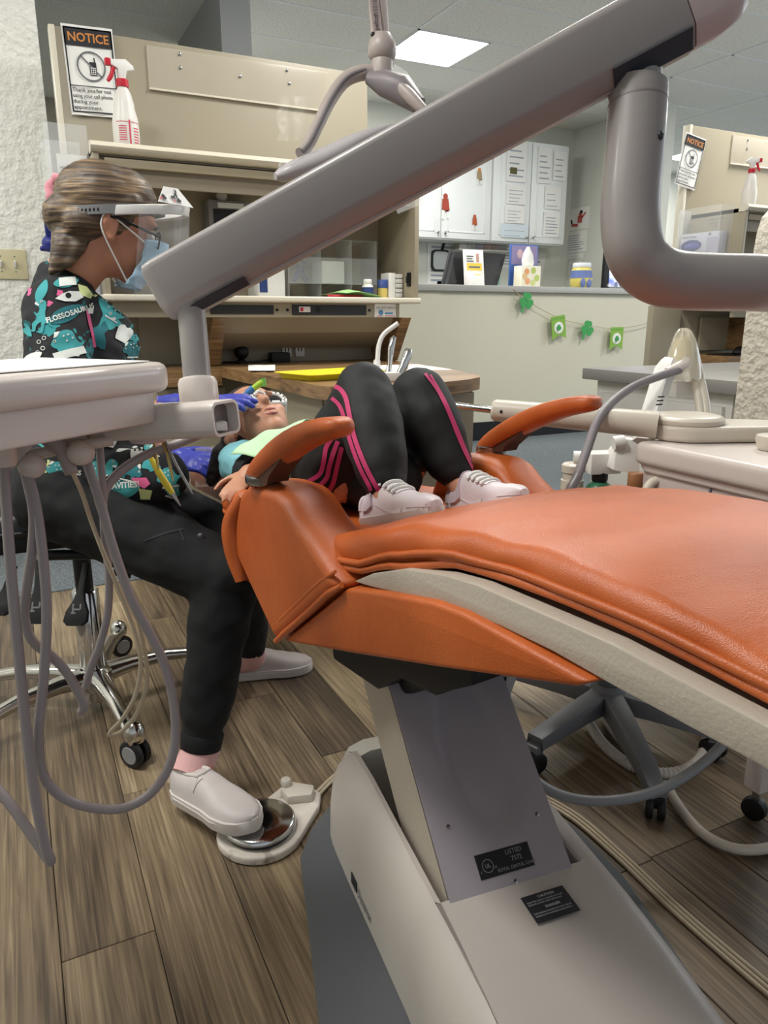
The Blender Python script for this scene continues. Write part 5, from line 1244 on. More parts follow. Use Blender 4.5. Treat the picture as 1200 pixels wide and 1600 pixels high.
# assistant's stool: polished base, black saddle seat, paddles
sa = thing('saddle_stool', 'black padded stool on polished star base under the assistant', 'stool', (.10, 1.965, 0))
M_POL = mat('polished_aluminium', '#c9c7c3', .16, 1, var=.04)
cx, cy = .10, 1.965
MB().lathe([(.031, .03), (.033, .035), (.033, .34), (.03, .345)], (cx, cy, 0), EZ, 24).build('column', M_CHROME, sa)
MB().lathe([(.022, .345), (.022, .52)], (cx, cy, 0), EZ, 20).build('gas_lift', M_BLACK, sa)
MB().lathe([(.04, .06), (.05, .075), (.048, .115), (.036, .125)], (cx, cy, 0), EZ, 24).build('hub', M_POL, sa)
for ex, ey in ((.155, 1.645), (-.21, 1.84), (-.20, 2.14), (.20, 2.28), (.43, 2.03)):
    d_ = V((ex - cx, ey - cy, 0)); dn = d_.normalized(); nn_ = V((-dn.y, dn.x, 0)); Ld = d_.length
    rs = []
    for q, w_, zt_, zb_ in ((.03, .030, .125, .075), (.10, .024, .125, .085), (.20, .020, .118, .085), (Ld - .05, .018, .098, .07), (Ld - .01, .022, .092, .06), (Ld + .018, .019, .082, .062)):
        p = V((cx, cy, 0)) + dn * q
        rs.append([p + nn_ * x + EZ * ((zt_ + zb_) / 2 + y) for x, y in rrect(w_ * 2, zt_ - zb_, (zt_ - zb_) * .45, 3)])
    lg = MB().rings(rs).build('leg', M_POL, sa, smooth=60)
    MB().ball((ex, ey, .085), (.026, .026, .032)).build('caster_socket', M_POL, lg)
    caster(lg, (ex, ey, 0), atan2(dn.y, dn.x) + (-1.1 if ey < 1.8 else .7), .034, M_BLACK, mat('hub_grey', '#8b8b8d', .4))
rs = []
for i in range(15):
    q = i / 14; x = -.20 + .42 * q
    w_ = .155 * sqrt(max(.02, 1 - (abs(q - .45) / .56) ** 2.6)) + .01
    zt_ = .60 + .018 * sin(q * 3) - .02 * q
    rs.append([(x, cy + c * w_, zt_ - .075 + e_) for c, e_ in ((-.75, 0), (-1, .022), (-1, .05), (-.85, .068), (-.5, .078), (0, .082), (.5, .078), (.85, .068), (1, .05), (1, .022), (.75, 0))])
M_VIN = mat('black_vinyl_seat', '#1d1d20', .38, bump=.1, bscale=200)
seat_ = MB().rings(rs).build('seat', M_VIN, sa, smooth=60)
MB().tube([(x, cy - .157 * sqrt(max(.02, 1 - (abs((x + .2) / .42 - .45) / .56) ** 2.6)) - .008, .556) for x in [-.19 + .04 * k for k in range(10)]], .004, 8).build('seat_piping', M_VIN, sa)
MB().span((-.10, cy - .10, .49), (.20, cy + .10, .528)).build('seat_plate', M_BLACK, sa, bev=.006)
def paddle(px0, px1, d0, sym):
    a = P(*px0, d=d0); e = P(*px1, d=d0 - .03); dv_ = (e - a).normalized(); sd = V((cos(-YAW), sin(-YAW), 0))
    rs = []
    Lp = (e - a).length
    for q, w_ in ((0, .008), (.45, .009), (.6, .014), (.78, .026), (.93, .028), (1, .018)):
        p = a + dv_ * Lp * q; n2_ = sd.cross(dv_).normalized()
        rs.append([p + sd * x + n2_ * y for x, y in rrect(w_ * 2, .012, .005, 2)])
    o = MB().rings(rs).build('paddle', M_BLACK, sa, smooth=50)
    if sym:
        c = e - dv_ * .036; n2_ = sd.cross(dv_).normalized()
        if n2_.y > 0: n2_ = -n2_
        flat([rect(-.010, -.006, -.006, .012), rect(-.006, -.002, .008, .002), rect(.006, .0, .010, .012), rect(-.012, -.010, -.002, -.006)], c + n2_ * .0066, sd, n2_.cross(sd), M_INKG, o, 'seat_symbol')
paddle((62, 875), (57, 975), 1.66, True); paddle((135, 880), (117, 978), 1.66, True); paddle((22, 885), (-4, 962), 1.70, False)
MB().tube([P(60, 868, d=1.68), P(150, 866, d=1.72), P(200, 860, d=1.74)], .012, 10).build('mechanism_bar', M_BLACK, sa)
MB().tube([P(190, 900, d=1.83), P(196, 880, d=1.83)], .022, 12).build('tension_knob', M_BLACK, sa)

# ================================================================== FLOOR THINGS
fp = thing('foot_control', 'round chrome foot pedal on ivory base under the assistant\'s shoe', 'foot pedal', (.36, 1.27, 0))
pc = V((.345, 1.27, 0)); d_ = V((.11, .07, 0))
M_FP = speck_mat('worn_ivory', [(.3, '#8d8377'), (.42, '#cdc5ba'), (.7, '#d8d1c7')], 28, .55, .2)
pts = [pc + V((cos(a) * .088, sin(a) * .088, 0)) for a in [radians(70 + 250 * k / 20) for k in range(21)]]
pts += [pc + V((.135, .015, 0)), pc + V((.155, .055, 0)), pc + V((.135, .10, 0)), pc + V((.085, .115, 0))]
b = MB(); b.rings([[p + EZ * z for p in pts] for z in (.001, .020)]); b.build('base', M_FP, fp, bev=.006, bseg=3)
MB().lathe([(.066, .02), (.068, .022), (.068, .028)], pc, EZ, 32).build('rubber_ring', M_DARKP, fp)
MB().lathe([(.070, .028), (.073, .031), (.072, .038), (.066, .042), (.02, .040), (.004, .039)], pc, EZ, 40).build('chrome_disc', mat('pedal_chrome', '#c8c8ca', .14, 1, var=.03), fp, smooth=50)
b = MB(); b.prism([pc + V((.075, .045, .018)), pc + V((.125, .03, .018)), pc + V((.142, .06, .018)), pc + V((.095, .10, .018)), pc + V((.07, .08, .018))], (0, 0, .022)); b.build('valve_block', mat('ivory_block', '#cdc6ba', .45), fp, bev=.006)
MB().lathe([(.010, 0), (.011, .004), (.011, .016), (.009, .018)], pc + V((.085, .085, .038)), EZ, 16).build('valve_knob', mat('ivory_block', '#cdc6ba', .45), fp)
for k in range(2):
    MB().tube(bez([pc + V((.14, .05 + k * .012, .012)), pc + V((.20, .10 + k * .01, .006)), pc + V((.27, .14 + k * .008, .006)), (.66, 1.42 + k * .008, .006), (.72, 1.40 + k * .008, .006)], 5), .004, 8).build('air_tube', M_HOSE2, fp)
# thin cords along the base plate
for k in range(3):
    c = MB().tube(bez([(.80 + k * .012, 1.36, .0045), (.88 + k * .010, 1.22, .0045), (.945 + k * .010, 1.05, .0045), (.952 + k * .009, .90, .0045), (.945 + k * .009, .74, .0045), (.948 + k * .010, .55, .0045), (.96 + k * .01, .3, .0045)], 6), .0042, 8).build('thin_cord', M_HOSE2)
    tag(c, ['thin cream cord on the floor hugging the grey base plate', 'middle of three thin cream cords beside the grey base plate', 'outermost of three thin cream cords beside the grey base plate'][k], 'cord', 'cords along the base plate')
def floor_tube(pts, r, m_, label, name='floor_hose', ribs=0):
    q = bez(pts, 8)
    if ribs:
        q2 = []
        for a, b_2 in zip(q, q[1:]):
            n_ = max(1, int((b_2 - a).length / .0022))
            for k in range(n_): q2.append(a.lerp(b_2, k / n_))
        q = q2; rr_ = [r * (1 + .13 * sin(i * 2 * pi / 4)) for i in range(len(q))]
    else: rr_ = r
    return tag(MB().tube(q, rr_, 10).build(name, m_, smooth=60), label, 'hose')
g_ = lambda x, y, z: tuple(P(x, y, z=z))
floor_tube([P(805, 1045, d=1.60), P(790, 1090, d=1.55), P(792, 1135, d=1.50), P(815, 1195, d=1.44), P(860, 1235, d=1.40), P(920, 1251, d=1.38), P(990, 1246, d=1.38), P(1050, 1225, d=1.40), P(1105, 1187, d=1.44), P(1150, 1140, d=1.48), P(1180, 1100, d=1.5), P(1195, 1060, d=1.52)], .0098, mat('blue_grey_cable', '#898b8e', .4), 'thick grey hose sagging in a loop behind the pedestal', 'sagging_hose')
M_RIB = mat('white_ribbed', '#d5cfc6', .4)
floor_tube([(*g_(920, 1130, .016),), (*g_(945, 1165, .016),), (*g_(985, 1195, .016),), (*g_(1030, 1208, .016),), (*g_(1070, 1203, .016),), (*g_(1098, 1180, .016),), (*g_(1103, 1145, .016),), (*g_(1080, 1108, .016),), (*g_(1030, 1090, .016),), (*g_(985, 1086, .016),)], .0125, M_RIB, 'white ribbed suction hose coiled on the floor under the stool', 'ribbed_hose', 1)
floor_tube([(*g_(945, 1120, .016),), (*g_(965, 1150, .016),), (*g_(985, 1172, .016),), (*g_(1000, 1195, .016),)], .0125, M_RIB, 'short inner length of white ribbed hose with black end', 'ribbed_hose', 1)
tag(MB().tube([g_(995, 1186, .018), g_(1006, 1205, .018)], .016, 12).build('hose_coupling', M_BLACK), 'black coupling on the short ribbed hose end', 'coupling')
floor_tube([(*g_(1040, 1225, .013),), (*g_(1062, 1262, .013),), (*g_(1092, 1297, .013),), (*g_(1130, 1320, .013),), (*g_(1170, 1328, .013),), (*g_(1215, 1320, .013),), (*g_(1260, 1290, .013),)], .0105, mat('ivory_hose', '#cfc6b8', .4), 'ivory hose curving on the floor beside the black caster', 'ivory_hose')
# ================================================================== PEOPLE
def fuse(mb, voxel, it=6, disp=None, fac=.5):
    """weld overlapping volumes into one continuous surface"""
    me = bpy.data.meshes.new('tmp'); mb.bm.to_mesh(me); mb.bm.free()
    o = bpy.data.objects.new('tmp', me); COL.objects.link(o)
    md = o.modifiers.new('r', 'REMESH'); md.mode = 'VOXEL'; md.voxel_size = voxel; md.adaptivity = 0
    ms = o.modifiers.new('s', 'SMOOTH'); ms.iterations = it; ms.factor = fac
    dg = bpy.context.evaluated_depsgraph_get()
    m2 = bpy.data.meshes.new_from_object(o.evaluated_get(dg))
    bm = bmesh.new(); bm.from_mesh(m2)
    bpy.data.objects.remove(o); bpy.data.meshes.remove(me); bpy.data.meshes.remove(m2)
    bm.normal_update()
    if disp:
        mv = [(v, v.normal * disp(v.co)) for v in bm.verts]
        for v, d in mv: v.co += d
    return bm
def clip(bm, co, no):
    """cut away what lies on the side the normal points to"""
    g = bm.verts[:] + bm.edges[:] + bm.faces[:]
    bmesh.ops.bisect_plane(bm, geom=g, plane_co=V(co), plane_no=V(no), clear_outer=True)
    return bm
def chain(mb, pts, seg=12):
    for (p0, r0), (p1, r1) in zip(pts, pts[1:]): mb.capsule(p0, r0, p1, r1, seg)
def folds(amp, fx, seed=0):
    def f(p):
        return amp * (noise.noise(V((p.x * fx, p.y * fx, p.z * fx * 1.6 + seed))) + .5 * noise.noise(V((p.x * fx * 2.3, p.y * fx * 2.3 + seed, p.z * fx * 2.3))))
    return f
def cast(bvh, x, y, lift):
    d = (FW + RT * ((x - 600) / F_PX) + UP * ((800 - y) / F_PX)).normalized()
    h = bvh.ray_cast(CP, d)
    return None if h[0] is None else h[0] + h[1] * lift
def print_on(bvh, polys, m, parent, name, lift=.0012, step=7):
    """flat print laid on a garment"""
    out = bmesh.new()
    for p in polys:
        b = bmesh.new()
        try: b.faces.new([b.verts.new((x, y, 0)) for x, y in p])
        except ValueError: b.free(); continue
        bmesh.ops.triangulate(b, faces=b.faces[:])
        for _ in range(3):
            es = [e for e in b.edges if e.calc_length() > step]
            if not es: break
            bmesh.ops.subdivide_edges(b, edges=es, cuts=1)
            bmesh.ops.triangulate(b, faces=b.faces[:])
        vm = {}
        for v in b.verts:
            q = cast(bvh, v.co.x, v.co.y, lift)
            vm[v] = out.verts.new(q) if q is not None else None
        for f in b.faces:
            vs = [vm[v] for v in f.verts]
            if None in vs: continue
            if max((vs[i].co - vs[i - 1].co).length for i in range(3)) > .06: continue
            try: out.faces.new(vs)
            except ValueError: pass
        b.free()
    return finish(out, name, m, parent, 60)
def text_polys(txt, x, y, size, rot=0, bold=.02, sq=1):
    b = text_bm(txt, size, bold); out = []
    c, s = cos(rot), sin(rot)
    for f in b.faces:
        out.append([(x + c * v.co.x * sq + s * v.co.y, y + s * v.co.x * sq - c * v.co.y) for v in f.verts])
    b.free(); return out
def place(poly, x, y, s, rot=0, flip=1):
    c, sn = cos(rot), sin(rot)
    return [(x + s * (c * a * flip - sn * b), y + s * (sn * a * flip + c * b)) for a, b in poly]
def pstrip(pts, w):
    out = []
    for (x0, y0), (x1, y1) in zip(pts, pts[1:]): out.append(strip(x0, y0, x1, y1, w))
    return out
def head_mesh(mb, M, k=1.0):
    """head volumes in a frame with x forward, y left, z up, origin between the ears"""
    q = lambda x, y, z: M @ V((x * k, y * k, z * k)); R = M.to_3x3()
    B = lambda c, r: mb.ball(q(*c), V(r) * k, R, 18, 12)
    B((-.012, 0, .040), (.098, .077, .088)); B((.030, 0, .045), (.068, .068, .070)); B((.042, 0, -.035), (.056, .058, .072))
    B((.060, 0, -.084), (.032, .032, .030)); B((.010, 0, -.06), (.05, .056, .05))
    for s in (-1, 1):
        B((.066, s * .034, -.028), (.026, .024, .026)); B((.078, s * .030, .028), (.022, .026, .012))
        B((-.012, s * .076, -.008), (.020, .009, .031)); B((-.008, s * .079, -.030), (.010, .007, .012)); B((-.022, s * .083, .004), (.010, .008, .022))
        B((.087, s * .012, -.028), (.010, .010, .009))
    mb.capsule(q(.088, 0, .018), .009 * k, q(.107, 0, -.022), .013 * k)
    B((.090, 0, -.056), (.012, .024, .008)); B((.088, 0, -.070), (.012, .022, .008))
def hand_chain(mb, w, fwd, up, k=1.0, curl=(.5, .55, .6, .65), side=1, thumb=.5, spread=.05, grow=0):
    """palm and five fingers; w wrist, fwd along the fingers, up the back of the hand, side the thumb side"""
    fwd = V(fwd).normalized(); up = (V(up) - fwd * V(up).dot(fwd)).normalized(); th = up.cross(fwd) * side
    q = lambda a, b, c: V(w) + (fwd * a + th * b + up * c) * k
    R = Matrix((fwd, th, up)).transposed()
    mb.ball(q(.045, 0, 0), V((.055, .040 + grow, .015 + grow)) * k, R); mb.ball(q(.075, 0, .002), V((.025, .038 + grow, .013 + grow)) * k, R)
    mb.ball(q(.03, .025, -.006), V((.034, .018, .016)) * k, R)
    mb.capsule(q(-.03, 0, 0), (.026 + grow) * k, q(.02, 0, 0), (.028 + grow) * k)
    for i, (b, L, r) in enumerate(((.028, .078, .0088), (.010, .088, .0092), (-.009, .082, .0088), (-.027, .064, .0078))):
        c = curl[i]; p = q(.088 - abs(b) * .25, b, .002); a = 0; d2 = spread * (b / .03)
        for f_, rr_ in ((.45, 1), (.32, .93), (.23, .84)):
            dr = (fwd * cos(a) - up * sin(a) + th * d2 * cos(a)).normalized()
            e = p + dr * L * f_ * k
            mb.capsule(p, r * k * rr_ + grow * k * .6, e, r * k * rr_ * .95 + grow * k * .6, 10); p = e; a += c
    p = q(.022, .036, -.006)
    for f_, rr_, a in ((.040, .0115, .75), (.032, .0105, .75 - thumb * .6), (.026, .0092, .75 - thumb * 1.3)):
        dr = (fwd * cos(a) + th * sin(a) - up * .35).normalized(); e = p + dr * f_ * k
        mb.capsule(p, rr_ * k + grow * k * .6, e, rr_ * k * .93 + grow * k * .6, 10); p = e
def rings_fn(fn, n, m_):
    return [[fn(i / n, j / m_) for j in range(m_ + 1)] for i in range(n + 1)]
M_SKIN = mat('tan_skin', '#c0866a', .5, var=.08, vscale=14, bump=.05, bscale=300)
M_SKINC = mat('child_skin', '#c58f72', .48, var=.08, vscale=14, bump=.04, bscale=300)
M_BPANT = mat('black_scrub_fabric', '#0d0e11', .85, var=.08, bump=.15, bscale=260)
M_TRACK = mat('black_track_fabric', '#131516', .68, var=.05, bump=.08, bscale=300)
M_PINK = mat('pink_stripe', '#c2386c', .6)
M_MASK = mat('blue_mask', '#a9cbe0', .8, var=.04)
M_SHOE = mat('white_leather', '#c3bbb9', .5, var=.02, bump=.05)
M_SOLE = mat('white_rubber', '#d0c9c5', .5, var=.02)
M_SOCK = mat('pink_sock', '#d8aaa8', .9, bump=.2, bscale=300)
def hair_mat(name, stops, sc):
    m, N, L, b = nodes(name)
    tc = N.new('ShaderNodeTexCoord'); mp = N.new('ShaderNodeMapping'); mp.inputs['Scale'].default_value = sc; mp.inputs['Rotation'].default_value = (0, -.35, 0); L.new(tc.outputs['Object'], mp.inputs['Vector'])
    nz = N.new('ShaderNodeTexNoise'); nz.inputs['Scale'].default_value = 1; nz.inputs['Detail'].default_value = 4; nz.inputs['Distortion'].default_value = .15; L.new(mp.outputs[0], nz.inputs['Vector'])
    r = ramp(N, stops); L.new(nz.outputs['Fac'], r.inputs['Fac']); L.new(r.outputs[0], b.inputs['Base Color'])
    bp = N.new('ShaderNodeBump'); bp.inputs['Strength'].default_value = .6; bp.inputs['Distance'].default_value = .003; L.new(nz.outputs['Fac'], bp.inputs['Height']); L.new(bp.outputs['Normal'], b.inputs['Normal'])
    b.inputs['Roughness'].default_value = .5; return m
M_HAIR = hair_mat('brown_hair', [(.3, '#2b2019'), (.48, '#51402f'), (.62, '#7c654a'), (.75, '#a98e6b')], (6, 25, 150))
M_HAIRC = hair_mat('black_hair', [(.3, '#0e0b0b'), (.5, '#1d1717'), (.75, '#3d3230')], (9, 90, 90))
# scrub print: black cloth with small scattered motifs
M_SCRUB, N, L, b_ = nodes('scrub_print')
tc = N.new('ShaderNodeTexCoord'); n0 = N.new('ShaderNodeTexNoise'); n0.inputs['Scale'].default_value = 40; n0.inputs['Detail'].default_value = 2; L.new(tc.outputs['Object'], n0.inputs['Vector'])
mxv = N.new('ShaderNodeMix'); mxv.data_type = 'VECTOR'; mxv.inputs[0].default_value = .055; L.new(tc.outputs['Object'], mxv.inputs[4]); L.new(n0.outputs['Color'], mxv.inputs[5])
vo = N.new('ShaderNodeTexVoronoi'); vo.inputs['Scale'].default_value = 19; vo.inputs['Randomness'].default_value = .8; L.new(mxv.outputs[1], vo.inputs['Vector'])
st_ = N.new('ShaderNodeMath'); st_.operation = 'LESS_THAN'; st_.inputs[1].default_value = .30; L.new(vo.outputs['Distance'], st_.inputs[0])
sx = N.new('ShaderNodeSeparateColor'); L.new(vo.outputs['Color'], sx.inputs[0])
rp = N.new('ShaderNodeValToRGB'); rp.color_ramp.interpolation = 'CONSTANT'
els = [(0, '#15161b'), (.42, '#2f8f93'), (.68, '#17575f'), (.82, '#d8dcd6'), (.90, '#15161b'), (.94, '#d65f8f'), (.97, '#c9d38e')]
rp.color_ramp.elements[0].color = lin(els[0][1]); rp.color_ramp.elements[1].position = els[1][0]; rp.color_ramp.elements[1].color = lin(els[1][1])
for p_, c_ in els[2:]: e_ = rp.color_ramp.elements.new(p_); e_.color = lin(c_)
L.new(sx.outputs[0], rp.inputs['Fac'])
mx = N.new('ShaderNodeMix'); mx.data_type = 'RGBA'; mx.inputs[6].default_value = lin('#15161b'); L.new(st_.outputs[0], mx.inputs[0]); L.new(rp.outputs[0], mx.inputs[7]); L.new(mx.outputs[2], b_.inputs['Base Color'])
b_.inputs['Roughness'].default_value = .85

# ------------------------------------------------------------------ ASSISTANT
pa = thing('person', 'seated person in dinosaur-print scrub top, face shield and blue mask, leaning over the child', 'person', (.08, 1.9, .62))
Hc = P(170, 356, d=1.66)
HM = Matrix.Translation(Hc) @ Matrix.Rotation(radians(4), 4, 'Z') @ Matrix.Rotation(radians(13), 4, 'Y')
hq = lambda x, y, z: HM @ V((x, y, z))
hipN, hipF = V((.09, 1.79, .635)), V((.10, 2.00, .635))
SH_N = (P(281, 1238, z=.028), P(384, 1289, z=.050)); SH_F = (P(356, 1058, z=.002), P(470, 1045, z=.002))
kneN, ankN = P(352, 905, d=1.585), P(312, 1178, d=1.60)
kneF, ankF = P(368, 850, z=.50), P(392, 1025, z=.10)
pel, bel, chs, nkb = V((.075, 1.895, .66)), V((.125, 1.89, .79)), V((.135, 1.885, .945)), V((.135, 1.882, 1.115))
shN, shF = P(88, 484, d=1.57), V((.15, 2.055, 1.05))
elN = P(92, 625, d=1.52); wrN = P(292, 645, d=1.60)
elF = V((.17, 2.09, .80)); wrF = P(262, 716, d=1.80)
b = MB()
head_mesh(b, HM, .98)
chain(b, [(hq(-.025, 0, -.03), .056), (hq(-.045, 0, -.10), .052), (nkb, .058)])
b.ball(chs, (.085, .15, .13)); b.ball(bel, (.09, .13, .12)); b.ball(pel, (.105, .155, .10))
chain(b, [(nkb + V((0, -.05, -.06)), .04), (shN, .05), (elN, .038), (P(205, 655, d=1.57), .034), (P(290, 637, d=1.60), .024), (P(312, 632, d=1.61), .012)])
chain(b, [(nkb + V((0, .05, -.06)), .04), (shF, .05), (elF, .038), (wrF, .026), (P(285, 718, d=1.79), .012)])
chain(b, [(hipN, .085), (kneN, .052), (kneN.lerp(ankN, .35), .05), (ankN, .034), (SH_N[0].lerp(SH_N[1], .3) + EZ * .035, .028)])
chain(b, [(hipF, .085), (kneF, .052), (kneF.lerp(ankF, .35), .05), (ankF, .034), (SH_F[0].lerp(SH_F[1], .3) + EZ * .035, .028)])
finish(fuse(b, .0055, 5), 'body', M_SKIN, pa, 70)
# scrub top
b = MB()
b.ball(chs + V((.0, 0, .0)), (.108, .165, .145)); b.ball(chs + V((.035, 0, -.02)), (.10, .14, .11)); b.ball(bel, (.125, .16, .14)); b.ball(pel + V((.01, 0, .02)), (.13, .185, .11))
b.ball(bel + V((.055, -.01, -.06)), (.105, .15, .10)); 
chain(b, [(nkb + V((-.01, -.05, -.045)), .060), (shN + V((0, .01, 0)), .066), (shN.lerp(elN, .55), .066), (shN.lerp(elN, .8), .07)], 16)
chain(b, [(nkb + V((-.01, .05, -.045)), .060), (shF, .066), (shF.lerp(elF, .75), .068)], 16)
b.capsule(nkb + V((-.03, 0, -.06)), .066, nkb + V((-.018, 0, -.015)), .060); b.capsule(nkb + V((-.01, -.03, -.05)), .058, chs + V((.05, 0, .03)), .09)
b.capsule(pel + V((.05, -.09, .0)), .085, P(255, 745, d=1.60), .055); b.capsule(pel + V((.06, .09, .0)), .085, P(250, 735, d=1.75), .055)
bm = fuse(b, .0075, 8, folds(.007, 16, 3))
clip(bm, shN.lerp(elN, .80), elN - shN) if False else None
top = finish(bm, 'scrub_top', M_SCRUB, pa, 70)
bv = bmesh.new(); bv.from_mesh(top.data); bmesh.ops.translate(bv, verts=bv.verts, vec=wloc(top)); tb_ = BVHTree.FromBMesh(bv); bv.free()
# flat print on the cloth
T1, T2, TW, TP_, TL_, TD = (mat('print_teal', '#3f9a9e', .85), mat('print_deep_teal', '#236c74', .85), mat('print_white', '#d6d9d4', .85), mat('print_pink', '#d8608f', .85), mat('print_lime', '#cdd795', .85), mat('print_black', '#15161b', .85))
DINO = [(-.5, .12), (-.42, -.08), (-.30, -.16), (-.22, -.34), (0, -.42), (.2, -.36), (.32, -.14), (.46, -.02), (.62, -.06), (.52, .1), (.36, .16), (.32, .38), (.2, .38), (.18, .22), (-.04, .24), (-.06, .40), (-.2, .40), (-.22, .22), (-.36, .24)]
REX = [(-.1, -.6), (.16, -.66), (.3, -.54), (.12, -.44), (.3, -.4), (.1, -.32), (.12, -.1), (.28, -.12), (.16, 0), (.1, .12), (.22, .34), (.16, .56), (.3, .62), (.04, .62), (.04, .4), (-.1, .2), (-.14, .5), (0, .6), (-.26, .6), (-.26, .2), (-.56, .3), (-.34, .06), (-.18, -.1)]
LEAF = [(-.6, .14), (-.35, -.16), (.1, -.28), (.6, -.22), (.42, .06), (.05, .24), (-.35, .26)]
TOOTH = [(-.4, -.3), (-.18, -.42), (0, -.34), (.18, -.42), (.4, -.3), (.4, .0), (.28, .42), (.12, .1), (-.12, .1), (-.28, .42), (-.4, 0)]
def smooth_poly(p):
    n_ = len(p); o = []
    for i in range(n_):
        p0, p1, p2, p3 = (V((*p[(i + k) % n_], 0)) for k in (-1, 0, 1, 2))
        for t_ in (0, .33, .67):
            v = .5 * (2 * p1 + (p2 - p0) * t_ + (2 * p0 - 5 * p1 + 4 * p2 - p3) * t_ ** 2 + (3 * p1 - p0 - 3 * p2 + p3) * t_ ** 3); o.append((v.x, v.y))
    return o
DINO, REX, LEAF, TOOTH = (smooth_poly(q_) for q_ in (DINO, REX, LEAF, TOOTH))
def A_(l, shape, x, y, s, r=0, f=1):
    l.append(place(shape, x, y, s, r, f))
    if shape is DINO:
        w_.append(place(disc(-.38, 0, .05, n=8), x, y, s, r, f)); k_.append(place(disc(-.385, 0, .025, n=8), x, y, s, r, f))
        w_.append(place([(-.22, -.34), (-.30, -.16), (-.42, -.10), (-.40, -.30)], x, y, s, r, f))
        for a_, b_2 in ((-.1, -.2), (.05, -.26), (.2, -.16), (.02, -.05)): w_.append(place(disc(a_, b_2, .035, n=8), x, y, s, r, f))
        w_.append(place([(-.3, .42), (.42, .40), (.46, .46), (-.28, .5)], x, y, s, r, f))
    elif shape is REX:
        w_.append(place(disc(.08, -.58, .05, n=8), x, y, s, r, f)); k_.append(place(disc(.08, -.58, .025, n=8), x, y, s, r, f))
        w_.append(place([(.12, -.44), (.28, -.52), (.3, -.42), (.14, -.38)], x, y, s, r, f))
t1, t2, w_, p_, l_, k_ = [], [], [], [], [], []
A_(t1, DINO, 103, 535, 46, .05); A_(t2, LEAF, 103, 492, 46, -.2); A_(t1, REX, 63, 495, 40, .25, -1); A_(t1, LEAF, 103, 442, 32, .1); A_(t1, LEAF, 66, 456, 30, -.9)
A_(t1, REX, 168, 490, 40, -.5); A_(t2, REX, 160, 515, 46, .3); A_(t1, DINO, 178, 487, 30, .6); A_(t1, REX, 212, 510, 42, -.3); A_(t2, DINO, 206, 545, 30)
A_(t2, LEAF, 140, 545, 26, -1.2); A_(t1, LEAF, 42, 515, 22, 1.3); A_(t1, DINO, 225, 545, 22, .3)
A_(w_, TOOTH, 192, 522, 30, .5); A_(w_, [(-.9, .25), (-.5, -.1), (.0, -.3), (.6, -.3), (.9, .05), (.4, .35), (-.3, .4)], 108, 463, 24, .05); A_(w_, LEAF, 52, 560, 26, -.2); A_(w_, rect(-.5, -.25, .5, .25), 105, 441, 26, -.1)
A_(w_, [(-.6, 0), (.6, -.2), (.7, .1), (-.5, .3)], 106, 551, 40, -.1); A_(k_, disc(0, 0, .35), 106, 463, 13)
A_(l_, [(-.5, -.35), (.1, -.3), (.6, .1), (.5, .4), (-.2, .3)], 131, 455, 24, .2); A_(l_, [(-.5, 0), (0, -.3), (.5, 0), (0, .3)], 148, 462, 8)
p_ += pstrip([(135, 484), (139, 505), (144, 525), (147, 543)], 5) + [place(rect(-.5, -.5, .5, .5), 93, 459, 9, .2), place(DINO, 222, 532, 10, .4)]
w_ += [place(rect(-.5, -.5, .5, .5), 140, 486, 9, .1)] + text_polys('FLOSSOSAURUS', 74, 506, 11.5, -.33, .03, .93) + text_polys('OUR', 98, 444, 8, -.1, .03)
# lower front
for x, y, s, r, f in ((78, 690, 40, .2, 1), (150, 735, 34, -.4, 1), (108, 768, 40, .1, 1), (205, 735, 36, .2, -1), (262, 745, 34, -.1, 1), (185, 760, 34, .1, 1), (88, 735, 32, .4, 1), (240, 700, 28, .2, 1), (270, 765, 26, .4, 1)): A_(t1 if int(x) % 2 == 0 else t2, DINO, x, y, s, r, f)
for x, y, s, r in ((165, 740, 38, .5), (235, 715, 34, -.4)): A_(t1, REX, x, y, s, r)
A_(t1, LEAF, 190, 768, 50, 0)
for x, y in ((172, 690), (214, 708)): A_(w_, TOOTH, x, y, 24, .2); A_(k_, disc(0, 0, .08), x - 3, y - 3, 22); A_(k_, disc(0, 0, .08), x + 4, y - 3, 22)
A_(p_, [(-.6, -.2), (.3, -.4), (.6, -.1), (.3, .25), (-.2, .1)], 220, 755, 26, .2); A_(l_, [(-.5, -.35), (.4, -.3), (.3, .3), (-.3, .35)], 228, 772, 24, .1); p_.append(place(DINO, 62, 768, 14, .9))
w_ += text_polys('FLOSS', 98, 742, 11, .05, .03) + text_polys('CAVITIES!', 168, 764, 12.5, -.08, .03, .95)
for cx, cy in ((62, 535), (68, 545), (60, 552), (70, 529)): w_ += [place(q_, cx, cy, 1) for q_ in ringp(0, 0, 3.4, .9, 8)]
for lst, m_, nm in ((t2, T2, 'teal_leaf_print'), (t1, T1, 'teal_dinosaur_print'), (l_, TL_, 'lime_print'), (p_, TP_, 'pink_toothbrush_print'), (w_, TW, 'white_print'), (k_, TD, 'black_dot_print')):
    if nm != 'white_print' and nm != 'black_dot_print' and nm != 'pink_toothbrush_print':
        for q_ in lst: print_on(tb_, [q_], m_, top, nm, .0012 + (.0004 if nm != 'teal_leaf_print' else 0))
    else: print_on(tb_, lst, m_, top, nm, .0012 + .0004 * (('teal_leaf_print', 'teal_dinosaur_print', 'lime_print', 'pink_toothbrush_print', 'white_print', 'black_dot_print').index(nm)))['kind'] = 'stuff'
# V collar band
print_on(tb_, pstrip([(92, 418), (108, 424), (128, 436), (150, 450), (170, 464), (181, 472)], 7), mat('collar_black', '#1f2026', .85), top, 'collar_band', .002)
